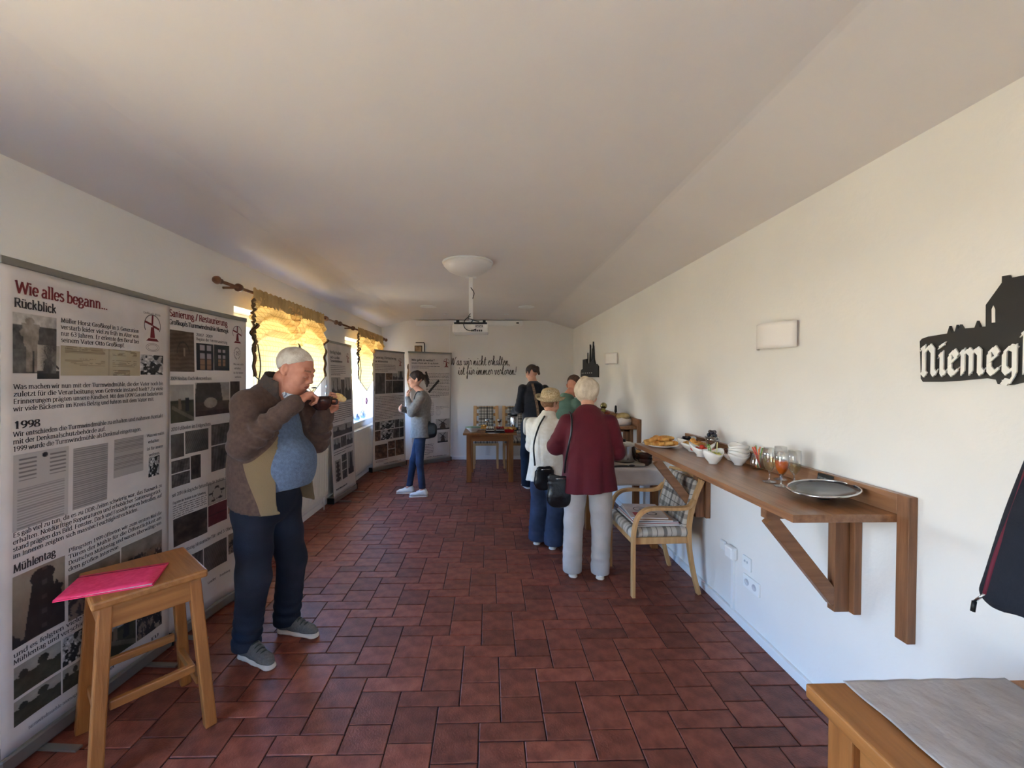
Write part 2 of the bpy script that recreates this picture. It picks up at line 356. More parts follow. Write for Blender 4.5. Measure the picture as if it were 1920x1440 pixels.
# ------------------------------------------------------------ smooth bodies: distance field on a grid, meshed by surface nets
def V3(p): return np.array(p, dtype=np.float32)
def MX(L):
    o = L[0]
    for q in L[1:]: o = np.maximum(o, q)
    return o
class SDF:
    def __init__(s, lo, hi, h):
        s.lo = V3(lo); s.h = h; s.n = np.ceil((V3(hi) - s.lo) / h).astype(int) + 1
        s.f = np.full(s.n, 1.0, np.float32)
    def _sub(s, lo, hi):
        a = np.clip(np.floor((lo - s.lo) / s.h).astype(int), 0, s.n); b = np.clip(np.ceil((hi - s.lo) / s.h).astype(int) + 1, 0, s.n)
        if (b <= a).any(): return None, None
        ax = [s.lo[i] + s.h * np.arange(a[i], b[i], dtype=np.float32) for i in range(3)]
        return (slice(a[0], b[0]), slice(a[1], b[1]), slice(a[2], b[2])), (ax[0][:, None, None], ax[1][None, :, None], ax[2][None, None, :])
    def _mix(s, sl, d, k, op):
        g = s.f[sl]
        if op == 'sub':
            d = -d; hh = np.maximum(k - np.abs(g - d), 0) / max(k, 1e-6); s.f[sl] = np.maximum(g, d) + hh * hh * k / 4
        else:
            hh = np.maximum(k - np.abs(g - d), 0) / max(k, 1e-6); s.f[sl] = np.minimum(g, d) - hh * hh * k / 4
    def cap(s, a, b, ra, rb, k=.02, op='add', flat=None, fold=None):
        a, b = V3(a), V3(b); m = max(ra, rb) + k + .03 + (fold[0] if fold else 0)
        if flat: m = m * max(1, flat[1])
        sl, P = s._sub(np.minimum(a, b) - m, np.maximum(a, b) + m)
        if sl is None: return s
        d = b - a; L2 = float(d @ d) + 1e-12
        px, py, pz = P[0] - a[0], P[1] - a[1], P[2] - a[2]
        t = np.clip((px * d[0] + py * d[1] + pz * d[2]) / L2, 0, 1)
        qx, qy, qz = px - t * d[0], py - t * d[1], pz - t * d[2]
        sc_ = 1
        if flat:
            n = V3(flat[0]); n = n / np.linalg.norm(n); c = (qx * n[0] + qy * n[1] + qz * n[2]) * (1 / flat[1] - 1)
            qx, qy, qz = qx + c * n[0], qy + c * n[1], qz + c * n[2]; sc_ = min(1, flat[1])
        r = ra + (rb - ra) * t
        if fold:
            L = math.sqrt(L2); dd = d / L
            ph = fold[3] if len(fold) > 3 else 0
            tw = (qx * .7 + qz * .6 - qy * .5) / max(ra, rb)
            r = r + fold[0] * np.sin(t * L * 2 * PI / fold[1] + 1.3 * tw + ph) * np.clip(1 - np.abs(t - fold[2]) * 1.6, 0, 1)
        s._mix(sl, (np.sqrt(qx * qx + qy * qy + qz * qz) - r) * sc_, k, op); return s
    def ell(s, c, r, k=.02, R=None, op='add'):
        c = V3(c); r = V3(r); m = float(r.max()) + k + .02
        sl, P = s._sub(c - m, c + m)
        if sl is None: return s
        q = [P[i] - c[i] for i in range(3)]
        if R is not None:
            R = np.array(R); q = [q[0] * R[0][i] + q[1] * R[1][i] + q[2] * R[2][i] for i in range(3)]
        k0 = np.sqrt((q[0] / r[0]) ** 2 + (q[1] / r[1]) ** 2 + (q[2] / r[2]) ** 2); k1 = np.sqrt((q[0] / r[0] ** 2) ** 2 + (q[1] / r[1] ** 2) ** 2 + (q[2] / r[2] ** 2) ** 2)
        s._mix(sl, k0 * (k0 - 1) / np.maximum(k1, 1e-4), k, op); return s
    def grid(s):
        ax = [s.lo[i] + s.h * np.arange(s.n[i], dtype=np.float32) for i in range(3)]
        return ax[0][:, None, None], ax[1][None, :, None], ax[2][None, None, :]
    def clip(s, fn):
        X, Y, Z = s.grid(); s.f = np.maximum(s.f, fn(X, Y, Z).astype(np.float32)); return s
    def disp(s, fn):
        X, Y, Z = s.grid(); s.f = s.f + fn(X, Y, Z).astype(np.float32); return s
    def mesh(s, b=None, mi=None, smooth=True):
        """adds the surface to the MB b; mi(centres) -> material index per face"""
        f = np.pad(s.f, 1, constant_values=1.0); ins = f < 0
        N = np.array(f.shape) - 1
        cnt = np.zeros(N, np.int8); pos = np.zeros((*N, 3), np.float32)
        for ax in range(3):
            sl0 = [slice(None)] * 3; sl1 = [slice(None)] * 3; sl0[ax] = slice(0, -1); sl1[ax] = slice(1, None)
            A, B = f[tuple(sl0)], f[tuple(sl1)]; cr = (A < 0) != (B < 0)
            idx = np.argwhere(cr); t = A[cr] / (A[cr] - B[cr]); p = idx.astype(np.float32); p[:, ax] += t
            o = [a for a in range(3) if a != ax]
            for da in (0, 1):
                for db in (0, 1):
                    c = idx.copy(); c[:, o[0]] -= da; c[:, o[1]] -= db
                    ok = (c >= 0).all(1) & (c < N).all(1)
                    np.add.at(cnt, tuple(c[ok].T), 1); np.add.at(pos, tuple(c[ok].T), p[ok])
        act = np.argwhere(cnt > 0)
        if len(act) == 0: return b
        vid = np.full(N, -1, np.int64); vid[tuple(act.T)] = np.arange(len(act))
        vv = pos[tuple(act.T)] / cnt[tuple(act.T)][:, None]; vv = (vv - 1) * s.h + s.lo
        F = []
        for ax in range(3):
            sl0 = [slice(None)] * 3; sl1 = [slice(None)] * 3; sl0[ax] = slice(0, -1); sl1[ax] = slice(1, None)
            A, B = ins[tuple(sl0)], ins[tuple(sl1)]; idx = np.argwhere(A != B); fl = A[A != B]
            o = [(ax + 1) % 3, (ax + 2) % 3]; q = []
            for da, db in ((1, 1), (0, 1), (0, 0), (1, 0)):
                c = idx.copy(); c[:, o[0]] -= da; c[:, o[1]] -= db; c = np.clip(c, 0, N - 1); q.append(vid[tuple(c.T)])
            q = np.stack(q, 1); ok = (q >= 0).all(1); q = q[ok]; fl = fl[ok]; q[~fl] = q[~fl][:, ::-1]; F.append(q)
        F = np.concatenate(F); cen = vv[F].mean(1)
        ms = np.zeros(len(F), int) if mi is None else mi(cen).astype(int)
        b = b or MB(); base = len(b.v)
        b.v.extend(map(tuple, vv.tolist())); b.f.extend(map(tuple, (F + base).tolist())); b.m.extend(ms.tolist()); b.sm.extend([smooth] * len(F))
        return b

def rotm(yaw=0, pitch=0, roll=0):
    """head frame: x right, y forward, z up; pitch > 0 looks down, yaw > 0 turns left"""
    return np.array((Matrix.Rotation(yaw, 3, 'Z') @ Matrix.Rotation(-pitch, 3, 'X') @ Matrix.Rotation(roll, 3, 'Y')), dtype=np.float32)

M_lip = mat('lips', (172, 100, 88), rough=.55); M_eye = mat('eye_white', (214, 206, 198), rough=.25); M_iris = mat('iris', (62, 48, 40), rough=.2)

def head(H, c, R, sex='m', s=1.0, jowl=0.0, closed=False, h=.004):
    """adds a sculpted head with face and ears to the MB H; returns a function head frame -> body frame"""
    c = V3(c)
    def w_(p): return c + R @ (V3(p) * s)
    S = SDF(c - .17 * s, c + .17 * s, h)
    e = lambda p, r, k=.02, op='add', rr=None: S.ell(w_(p), [v * s for v in r], k * s, R if rr is None else R @ rr, op)
    cp = lambda a, b, ra, rb, k=.012, op='add': S.cap(w_(a), w_(b), ra * s, rb * s, k * s, op)
    e((0, -.014, .036), (.077, .097, .084))
    e((0, .020, -.035), (.060 + .008 * jowl, .070, .074), .035)
    e((0, .052, -.088), (.030 + .01 * jowl, .032, .024), .03)
    if jowl: e((.034, .03, -.075), (.03, .04, .032), .03); e((-.034, .03, -.075), (.03, .04, .032), .03); e((0, .02, -.1), (.05, .05, .03), .03)
    for q in (-1, 1):
        e((q * .040, .060, -.020), (.026, .026, .028), .02)
        cp((q * .012, .085, .030), (q * .046, .072, .032), .010, .009, .014)
        e((q * .031, .094, .008), (.017, .014, .012), .010, 'sub')
        e((q * .031, .080, .007), (.016, .013, .012), .003)
        if closed: cp((q * .018, .089, .004), (q * .044, .083, .004), .0045, .004, .004)
    cp((0, .086, .018), (0, .107, -.020), .007, .012, .012)
    for q in (-1, 1): e((q * .013, .099, -.025), (.009, .012, .008), .006); e((q * .008, .108, -.032), (.0035, .005, .005), .003, 'sub')
    e((0, .086, -.052), (.028, .014, .022), .015)
    cp((-.018, .093, -.050), (.018, .093, -.050), .0045, .0045, .006); cp((-.015, .093, -.060), (.015, .093, -.060), .0055, .0055, .006)
    cp((-.024, .099, -.055), (.024, .099, -.055), .0018, .0018, .003, 'sub')
    for q in (-1, 1):
        er = np.array(Matrix.Rotation(q * .45, 3, 'Z'))
        e((q * .079, -.010, .002), (.007, .020, .031), .006, 'add', er)
        e((q * .085, -.006, .006), (.006, .010, .018), .003, 'sub', er)
        e((q * .078, -.002, -.022), (.007, .009, .010), .006)
    Ri = R.T
    def mi(cen):
        L = (cen - c) @ Ri.T / s
        lips = (np.abs(L[:, 0]) < .021) & (L[:, 1] > .088) & (np.abs(L[:, 2] + .055) < .0075 - .005 * (np.abs(L[:, 0]) / .021) ** 2)
        br = (np.abs(np.abs(L[:, 0]) - .031) < .019) & (L[:, 1] > .07) & (np.abs(L[:, 2] - .033) < .0045)
        return np.where(lips, 1, np.where(br, 2, 0))
    S.mesh(H, mi)
    return w_

def hand(H, wrist, fdir, pnorm, side, curl=(.5, .7, .5), s=1.0, h=.0036, thumb=(.6, .5), spread=.06, fc=None):
    """palm, four fingers and a thumb; fdir along the fingers, pnorm out of the palm, side=+1 thumb towards fdir x pnorm"""
    wr = V3(wrist); f = V3(fdir); f /= np.linalg.norm(f); n = V3(pnorm); n = n - f * (n @ f); n /= np.linalg.norm(n); t = np.cross(f, n) * side
    S = SDF(wr - .16 * s, wr + .16 * s, h)
    P = lambda a, b, c: wr + (f * a + t * b + n * c) * s
    for b0 in (-.026, -.009, .009, .026): S.cap(P(.012, b0 * .8, 0), P(.088 if abs(b0) < .02 else .082, b0, 0), .0135 * s, .0105 * s, .012 * s)
    S.cap(P(-.030, 0, 0), P(.01, 0, 0), .025 * s, .025 * s, .02 * s, flat=(n, .72))
    S.cap(P(.015, .022, .006), P(.05, .032, .008), .015 * s, .012 * s, .012 * s)
    Ls = {0: (.036, .023, .019), 1: (.042, .027, .020), 2: (.045, .030, .021), 3: (.041, .026, .020)}
    for i, b0 in enumerate((-.028, -.0095, .0095, .027)):
        c0 = np.array(P(.086 if i in (1, 2) else .080, b0, 0)); a = 0
        cc = fc[i] if fc else curl; sp = (i - 1.5) * spread
        rad = .0078 if i == 0 else .0088
        for j in range(3):
            a += cc[j]; d = (f * math.cos(a) + n * math.sin(a)) * math.cos(sp) + t * math.sin(sp); q = c0 + d * Ls[i][j] * s
            S.cap(c0, q, rad * s, (rad - .0006) * s, .0035 * s); c0 = q; rad -= .0006
    c0 = np.array(P(.028, .030, .008)); a = thumb[0]; r = .0115
    for j, L in enumerate((.040, .030, .025)):
        d = f * math.cos(a) + t * math.sin(a) * .75 + n * (thumb[1] * (.6 + .5 * j)); d /= np.linalg.norm(d); q = c0 + d * L * s
        S.cap(c0, q, r * s, (r - .001) * s, .006 * s); c0 = q; r -= .0012; a -= .22
    S.mesh(H)

def shoe(root, ankle, toe, L, m_up, m_sole, m_lace=None, name='shoe', w_=1.0, hgt=1.0):
    """a shoe standing on z = 0: upper with its sole as a sub-part"""
    a = V3((ankle[0], ankle[1], 0)); d = V3((toe[0], toe[1], 0)); d /= np.linalg.norm(d); sd = np.array([d[1], -d[0], 0], np.float32)
    Q = lambda y, x_, z: a + d * y * L + sd * x_ * L * w_ + V3((0, 0, z * L * hgt))
    S = SDF(a - L * .95, a + V3((L * .95, L * .95, L * .7)), .0055)
    S.cap(Q(-.14, 0, .17), Q(.50, .0, .13), .125 * L, .105 * L, .03); S.cap(Q(.2, 0, .2), Q(.0, 0, .32), .12 * L, .13 * L, .04); S.cap(Q(-.12, 0, .15), Q(-.08, 0, .34), .12 * L, .11 * L, .03)
    S.cap(Q(.45, .02, .11), Q(.63, .03, .10), .12 * L, .09 * L, .03, flat=((0, 0, 1), .8))
    S.clip(lambda X, Y, Z: .028 - Z); S.ell(Q(-.03, 0, .47), (.09 * L, .09 * L, .10 * L), .01, op='sub')
    o = S.mesh().build(name, m_up, root)
    S = SDF(a - L * .95, a + V3((L * .95, L * .95, .1)), .005)
    S.cap(Q(-.14, 0, 0), Q(.25, 0, 0), .145 * L, .115 * L, .02); S.cap(Q(.25, 0, 0), Q(.60, .02, 0), .115 * L, .125 * L, .03)
    S.clip(lambda X, Y, Z: np.maximum(Z - .030 - .004 * np.sin(40 * (X + Y)), .002 - Z)); S.mesh().build('sole', m_sole, o)
    if m_lace:
        b = MB()
        for k in range(4):
            y_ = .16 + .08 * k; z_ = .31 - .035 * k
            b.tube([Q(y_, -.085, z_ + .005), Q(y_ + .02, -.03, z_ + .055), Q(y_ + .02, .03, z_ + .055), Q(y_, .085, z_ + .005)], .004, 5)
        b.build('laces', m_lace, o)
    return o

def noise3(a, fr, seed=0):
    r = np.random.default_rng(seed); K = r.normal(size=(6, 3)); K = K / np.linalg.norm(K, axis=1)[:, None] * fr * r.uniform(.6, 1.5, (6, 1)); ph = r.uniform(0, 6.28, 6)
    return lambda X, Y, Z: sum(np.sin(K[i, 0] * X + K[i, 1] * Y + K[i, 2] * Z + ph[i]) for i in range(6)) * (a / 3)
# ------------------------------------------------------------ people
M_skin = mat('skin_ruddy', (188, 124, 100), c2=(206, 144, 120), rough=.55, vs_=18, bump=.1, bs=150)
M_skin2 = mat('skin_pale', (206, 152, 128), c2=(220, 170, 146), rough=.55, vs_=18)
M_brow = mat('eyebrow', (158, 118, 98), rough=.9); M_brow2 = mat('eyebrow_dark', (70, 52, 44), rough=.9)

def two_tone(name, base, c, o, fn, rough=1.0):
    """second fabric colour where fn(vertices) < 0, crisp at any resolution"""
    m = base.copy(); m.name = name; n = m.node_tree.nodes; L = m.node_tree.links; p = n['Principled BSDF']
    at = n.new('ShaderNodeAttribute'); at.attribute_name = 'mask'; cp_ = n.new('ShaderNodeMath'); cp_.operation = 'LESS_THAN'; cp_.inputs[1].default_value = 0.0
    L.new(at.outputs['Fac'], cp_.inputs[0]); mx = n.new('ShaderNodeMix'); mx.data_type = 'RGBA'; L.new(cp_.outputs[0], mx.inputs[0])
    L.new(p.inputs['Base Color'].links[0].from_socket, mx.inputs[6]); mx.inputs[7].default_value = lin(c); L.new(mx.outputs[2], p.inputs['Base Color'])
    me = o.data; n_ = len(me.vertices); v = np.empty(n_ * 3, np.float32); me.vertices.foreach_get('co', v); v = v.reshape(-1, 3)
    a = me.attributes.new('mask', 'FLOAT', 'POINT'); a.data.foreach_set('value', fn(v).astype(np.float32)); me.materials.clear(); me.materials.append(m)
    return o

def coarse(H, J, r=1.0, h=.012, arms=True):
    """the body below the head, one surface"""
    P = np.array([J['neck'], J['pelvis'], *J['sh'], *J['el'], *J['wr'], *J['hip'], *J['kn'], *J['an']], dtype=np.float32)
    S = SDF(P.min(0) - .16, P.max(0) + .16, h)
    S.cap(J['pelvis'], J['chest'], .115 * r, .125 * r, .05, flat=((0, 1, 0), .72)); S.cap(J['chest'], J['neck'], .10 * r, .05 * r, .05)
    S.cap(J['neck'], J['headb'], .056 * r, .052 * r, .02)
    for i in (0, 1):
        S.cap(J['chest'], J['sh'][i], .08 * r, .055 * r, .04); S.cap(J['sh'][i], J['el'][i], .050 * r, .038 * r, .03); S.cap(J['el'][i], J['wr'][i], .040 * r, .024 * r, .02)
        S.cap(J['pelvis'], J['hip'][i], .10 * r, .09 * r, .04); S.cap(J['hip'][i], J['kn'][i], .082 * r, .052 * r, .04); S.cap(J['kn'][i], J['an'][i], .050 * r, .032 * r, .03)
        S.cap(J['an'][i], V3(J['an'][i]) + V3((0, .04, -.03)), .032, .03, .02)
    S.mesh(H)

def trousers(root, J, m, rt=.095, rk=.070, ra=.066, waist=None, top=.13, flat=.8, folds=.006, h=.008, name='trousers', zcut=.035, seam=None):
    wz = waist or J['pelvis'][2] + .08
    P = np.array([J['pelvis'], *J['hip'], *J['kn'], *J['an']], dtype=np.float32); S = SDF(P.min(0) - .2, P.max(0) + .2, h)
    S.cap(J['pelvis'], V3(J['pelvis']) + V3((0, 0, .12)), top, top, .04, flat=((0, 1, 0), flat))
    for i in (0, 1):
        hp, kn, an = V3(J['hip'][i]), V3(J['kn'][i]), V3(J['an'][i])
        S.cap(V3(J['pelvis']) * .5 + hp * .5, hp, top * .8, rt * 1.08, .04, flat=((0, 1, 0), .95))
        S.cap(hp, kn, rt, rk, .025, fold=(folds * .6, .16, .75, i)); S.cap(kn, an, rk, ra, .02, fold=(folds * .55, .062, .95, 2 * i))
        S.cap(an, an - V3((0, 0, .05)), ra, ra * 1.02, .01)
    nf = noise3(.004, 22, 3); S.disp(nf)
    S.clip(lambda X, Y, Z: np.maximum(Z - wz, zcut - Z))
    return S.mesh().build(name, m, root)

def sleeve(S, sh, el, wr, rs, re, rw, fold=.007, ph=0.0, k=.03):
    S.cap(sh, el, rs, re, k, fold=(fold * .8, .075, .9, ph)); S.cap(el, wr, re, rw, .02, fold=(fold, .060, .35, ph + 1))

def ph(o, M): return M

def hair_shell(c, R, s, m, root, r=(.083, .103, .094), cut=None, off=(0, -.016, .040), rough=.003, extra=None, h=.0045, fr=90, lo=None, name='hair', big=.16):
    c = V3(c); S = SDF(c - big * s - (V3((0, 0, lo)) if lo else 0), c + big * s, h)
    w_ = lambda p: c + R @ (V3(p) * s)
    S.ell(w_(off), [v * s for v in r], .01, R)
    if extra: extra(S, w_)
    S.disp(noise3(rough, fr, 5))
    Ri = R.T
    def cl(X, Y, Z):
        x_ = (Ri[0, 0] * (X - c[0]) + Ri[0, 1] * (Y - c[1]) + Ri[0, 2] * (Z - c[2])) / s
        y_ = (Ri[1, 0] * (X - c[0]) + Ri[1, 1] * (Y - c[1]) + Ri[1, 2] * (Z - c[2])) / s
        z_ = (Ri[2, 0] * (X - c[0]) + Ri[2, 1] * (Y - c[1]) + Ri[2, 2] * (Z - c[2])) / s
        return cut(x_, y_, z_) * s
    if cut: S.clip(cl)
    return S.mesh().build(name, m, root)

def belt_line(root, pts, r, m, name, flat=None, seg=6):
    b = MB()
    if flat: b.sweep(smooth_path(pts, 6), flat[0], flat[1], flat[2])
    else: b.tube(smooth_path(pts, 6), r, seg)
    return b.build(name, m, root)

# ---- the man eating from a bowl
R_ = lambda *a: rotm(*a)
man = thing('person', 'man in a brown and tan fleece jacket eating soup beside the near banners', 'person', (-1.24, 2.43, 0), math.radians(-102))
J = dict(headb=(0, .05, 1.57), neck=(.0, .015, 1.48), chest=(0, -.03, 1.30), pelvis=(.0, -.06, .90), sh=[(.178, -.03, 1.44), (-.178, .02, 1.44)],
         el=[(.225, -.02, 1.235), (-.20, .13, 1.20)], wr=[(.150, .228, 1.452), (-.150, .215, 1.375)], hip=[(.10, -.07, .84), (-.10, -.05, .84)], kn=[(.125, -.05, .47), (-.13, -.01, .47)], an=[(.10, -.125, .085), (-.150, -.065, .085)])
H = MB()
hc, hR = (-.012, .118, 1.635), rotm(0.06, .42, 0)
hw = head(H, hc, hR, jowl=1.0, closed=True, s=1.07, h=.0031)
S = SDF((-.16, -.18, 1.38), (.16, .22, 1.64), .005); S.cap((0, .055, 1.585), (0, .01, 1.47), .058, .066, .02); S.cap((0, .09, 1.56), (0, .02, 1.46), .05, .06, .03); S.mesh(H)
coarse(H, J, .84)
# right hand lifts a spoon to the mouth, left hand holds bowl and bread
hand(H, (.138, .238, 1.462), (-.62, .34, .42), (-.35, .15, -.75), 1, fc=[(1.2, 1.3, .8), (1.15, 1.3, .8), (1.1, 1.25, .8), (1.0, 1.2, .8)], s=1.02, thumb=(.35, .55), spread=.03)
hand(H, (-.150, .215, 1.385), (-.05, .80, .50), (.80, -.2, .25), -1, fc=[(.8, .8, .5), (.75, .8, .5), (.65, .7, .5), (.6, .6, .4)], s=1.02, thumb=(.5, .55), spread=.05)
H.build('body', [M_skin, M_lip, M_brow], man)
b = MB()
for q in (-1, 1): b.ball(hw((q * .0335, .081, .005)), .0115, seg=12, rings=8)
b.build('eyeball', M_eye, man)
M_hair = mat('white_hair', (222, 214, 202), c2=(188, 172, 156), rough=.85, vs_=22, bump=.5, bs=160)
hair_shell(hc, hR, 1.07, M_hair, man, r=(.0795, .1005, .0875), off=(0, -.016, .0365), rough=.0012, fr=120,
           cut=lambda x, y, z: MX([y - .068 + 1.3 * np.maximum(0, .085 - z), -(z + .058 + .1 * y) + 0 * x, np.where((np.abs(x) > .045) & (y > -.035), .006 - z - .2 * (y + .03), -1)]))
# clothes
M_jean = mat('dark_denim', (17, 22, 36), c2=(38, 46, 64), rough=.85, vs_=5, bump=.2, bs=200, lo=.45, hi=.8)
trousers(man, J, M_jean, rt=.108, rk=.086, ra=.074, top=.165, flat=.85, folds=.009, h=.007, zcut=.062)
M_swe = mat('blue_knit', (84, 98, 120), c2=(98, 114, 138), rough=.95, vs_=60, bump=.35, bs=220, sheen=.1)
S = SDF((-.26, -.28, .86), (.26, .32, 1.58), .007)
S.ell((0, .045, 1.09), (.17, .185, .20), .05); S.cap((0, -.02, 1.05), (0, -.02, 1.32), .17, .165, .05, flat=((0, 1, 0), .8)); S.cap((0, -.02, 1.32), (0, -.01, 1.46), .16, .075, .05, flat=((0, 1, 0), .75))
S.cap((0, 0, .98), (0, -.01, 1.05), .172, .17, .03, flat=((0, 1, 0), .98)); S.disp(noise3(.003, 30, 9)); S.ell((0, .035, 1.60), (.075, .09, .13), .01, op='sub'); S.clip(lambda X, Y, Z: .955 + .02 * np.cos(8 * X) - Z)
S.mesh().build('sweater', M_swe, man)
M_chk = plaid('checked_shirt', (222, 226, 232), [(.1, .12, (40, 60, 110), .75), (.5, .08, (60, 80, 130), .6)], freq=70)
S = SDF((-.16, -.16, 1.40), (.16, .22, 1.62), .0045)
S.cap((0, .03, 1.575), (0, -.005, 1.48), .079, .090, .01); S.cap((0, .10, 1.50), (0, .02, 1.52), .045, .06, .02); S.cap((0, .045, 1.61), (0, .0, 1.40), .073, .076, .004, op='sub')
S.clip(lambda X, Y, Z: np.maximum(Z - 1.585 + .40 * (Y + .02), 1.445 + .1 * Y - Z)); S.cap((0, .14, 1.60), (0, .14, 1.46), .022, .012, .004, op='sub')
S.mesh().build('shirt_collar', M_chk, man)
M_brn = mat('brown_fleece', (78, 58, 50), c2=(90, 70, 60), rough=1.0, vs_=50, bump=.3, bs=260, sheen=.08)
M_tan = mat('tan_fleece', (122, 102, 74), c2=(138, 118, 88), rough=1.0, vs_=50, bump=.3, bs=260, sheen=.5)
S = SDF((-.42, -.36, .80), (.42, .36, 1.62), .0065)
S.cap((0, -.05, 1.12), (0, -.04, 1.36), .212, .185, .05, flat=((0, 1, 0), .90)); S.cap((0, -.045, 1.36), (0, -.02, 1.47), .18, .10, .05, flat=((0, 1, 0), .85))
S.cap((0, -.04, 1.12), (.0, -.035, .86), .218, .235, .05, flat=((0, 1, 0), .92)); S.ell((0, -.11, 1.34), (.15, .12, .14), .06)
for i, q in enumerate((1, -1)):
    S.cap((q * .05, -.03, 1.455), J['sh'][i], .080, .074, .04)
    sleeve(S, J['sh'][i], J['el'][i], J['wr'][i], .080, .072, .050, .008, i * 2, k=.035)
    S.cap(J['wr'][i], V3(J['wr'][i]) * .9 + V3(J['el'][i]) * .1, .044, .044, .003, op='sub')
S.disp(noise3(.0055, 20, 4)); S.disp(lambda X, Y, Z: .006 * np.sin(26 * X + 9 * Z) * np.clip((1.15 - Z) * 3, 0, 1) * np.clip(Y * 10, 0, 1))
ow = lambda Z: np.clip(.075 + (1.45 - Z) * .13, .05, .15)
# open front: everything before the sweater is taken away between the two zip edges
S.clip(lambda X, Y, Z: -MX([np.abs(X + .0 + 0 * Y) - ow(Z) - .02 * np.sin(7 * Z), (.02 + 0 * X) - Y, Z - 1.60, .05 - 1.2 * (np.sqrt((X - .165) ** 2 + (Y - .225) ** 2 + (Z - 1.43) ** 2 + 0)), .05 - 1.2 * (np.sqrt((X + .15) ** 2 + (Y - .215) ** 2 + (Z - 1.37) ** 2 + 0))]))
S.ell((0, .03, 1.60), (.092, .10, .14), .02, op='sub')
S.clip(lambda X, Y, Z: .865 - .03 * Y / .2 + .006 * np.sin(20 * X) - Z)
def jm(c):
    x_, y_, z_ = c[:, 0], c[:, 1], c[:, 2]; arm = np.full(len(c), 1.0)
    for i in (0, 1):
        a, e_, w2 = V3(J['sh'][i]), V3(J['el'][i]), V3(J['wr'][i])
        for p, q in ((a, e_), (e_, w2)):
            d = q - p; t = np.clip(((c - p) @ d) / (d @ d), 0, 1); arm = np.minimum(arm, np.linalg.norm(c - p - t[:, None] * d, axis=1) - .098)
    return MX([.02 - .30 * (z_ - 1.0) - y_, z_ - 1.32, -arm])
two_tone('two_colour_fleece', M_brn, (126, 106, 78), S.mesh().build('jacket', M_brn, man), jm)
M_brn2 = mat('brown_collar', (70, 62, 58), c2=(84, 70, 62), rough=1.0, vs_=50, bump=.3, bs=260, sheen=.08)
S = SDF((-.2, -.22, 1.36), (.2, .24, 1.64), .0055)     # stand-up collar folded outwards
S.cap((0, .035, 1.59), (0, -.02, 1.45), .094, .128, .01, flat=((0, 1, 0), .95)); S.cap((0, .045, 1.64), (0, -.01, 1.40), .082, .108, .003, op='sub', flat=((0, 1, 0), .95))
S.clip(lambda X, Y, Z: np.maximum(Z - 1.612 + .50 * Y, 1.455 - .35 * Y - Z)); S.clip(lambda X, Y, Z: np.minimum(Y - .02, 1) - np.maximum(0, np.abs(X) - .055) * 3)
S.mesh().build('jacket_collar', M_brn2, man)
M_shoe = mat('grey_mesh_shoe', (92, 88, 84), c2=(108, 104, 98), rough=.85, vs_=90, bump=.4, bs=200)
M_sole = mat('pale_rubber', (206, 194, 180), rough=.7); M_lace = mat('dark_laces', (60, 62, 54), rough=.9)
shoe(man, (.105, -.100), (.25, 1), .285, M_shoe, M_sole, M_lace); shoe(man, (-.15, -.040), (.03, 1), .285, M_shoe, M_sole, M_lace)
# what he holds
M_bowl = mat('dark_brown_ceramic', (48, 26, 22), c2=(70, 38, 30), rough=.25, vs_=20)
def w2(root, p): return root.matrix_world @ Vector(p)
def from_man(p):
    a = math.radians(-102); return (man.location[0] + p[0] * math.cos(a) - p[1] * math.sin(a), man.location[1] + p[0] * math.sin(a) + p[1] * math.cos(a), p[2])
t = thing('soup_bowl', 'dark brown bowl held up in the eating man\'s left hand', 'bowl', from_man((-.050, .260, 1.405)), .4)
MB().lathe([(.03, 0), (.032, .004), (.052, .022), (.060, .055), (.062, .078), (.058, .078), (.055, .05), (.045, .022), (.0, .012)], seg=36).build('vessel', M_bowl, t)
MB().tube(smooth_path([(.058, 0, .062), (.082, 0, .058), (.080, 0, .036), (.055, 0, .032)]), .006, 6).build('handle', M_bowl, t)
MB().lathe([(0, .0), (.054, .0)], (0, 0, .058), seg=24).build('soup', mat('soup', (120, 70, 34), c2=(150, 92, 44), rough=.3, vs_=50), t)
M_steel = mat('steel', (205, 205, 205), rough=.18, metal=1.0, var=.01)
t = thing('spoon', 'steel spoon in the eating man\'s right hand at his mouth', 'spoon', from_man((0, 0, 0)), math.radians(-102))
MB().bar((.115, .270, 1.478), (.02, .262, 1.528), .006, .0015).build('handle', M_steel, t); MB().ball((.005, .250, 1.536), (.019, .013, .005)).build('spoon_head', M_steel, t)
S = SDF((-.06, -.06, -.04), (.06, .06, .05), .003); S.ell((0, 0, 0), (.042, .030, .013), .01); S.ell((-.012, .01, .008), (.025, .02, .012), .01); S.disp(noise3(.004, 120, 8))
o = S.mesh().build('bread_slice', mat('bread', (222, 180, 112), c2=(240, 214, 160), rough=.9, vs_=60, bump=.5, bs=150), None, from_man((-.135, .318, 1.470)), (.5, .2, .3))
tag(o, 'torn piece of pale bread held by the eating man above his bowl', 'bread')

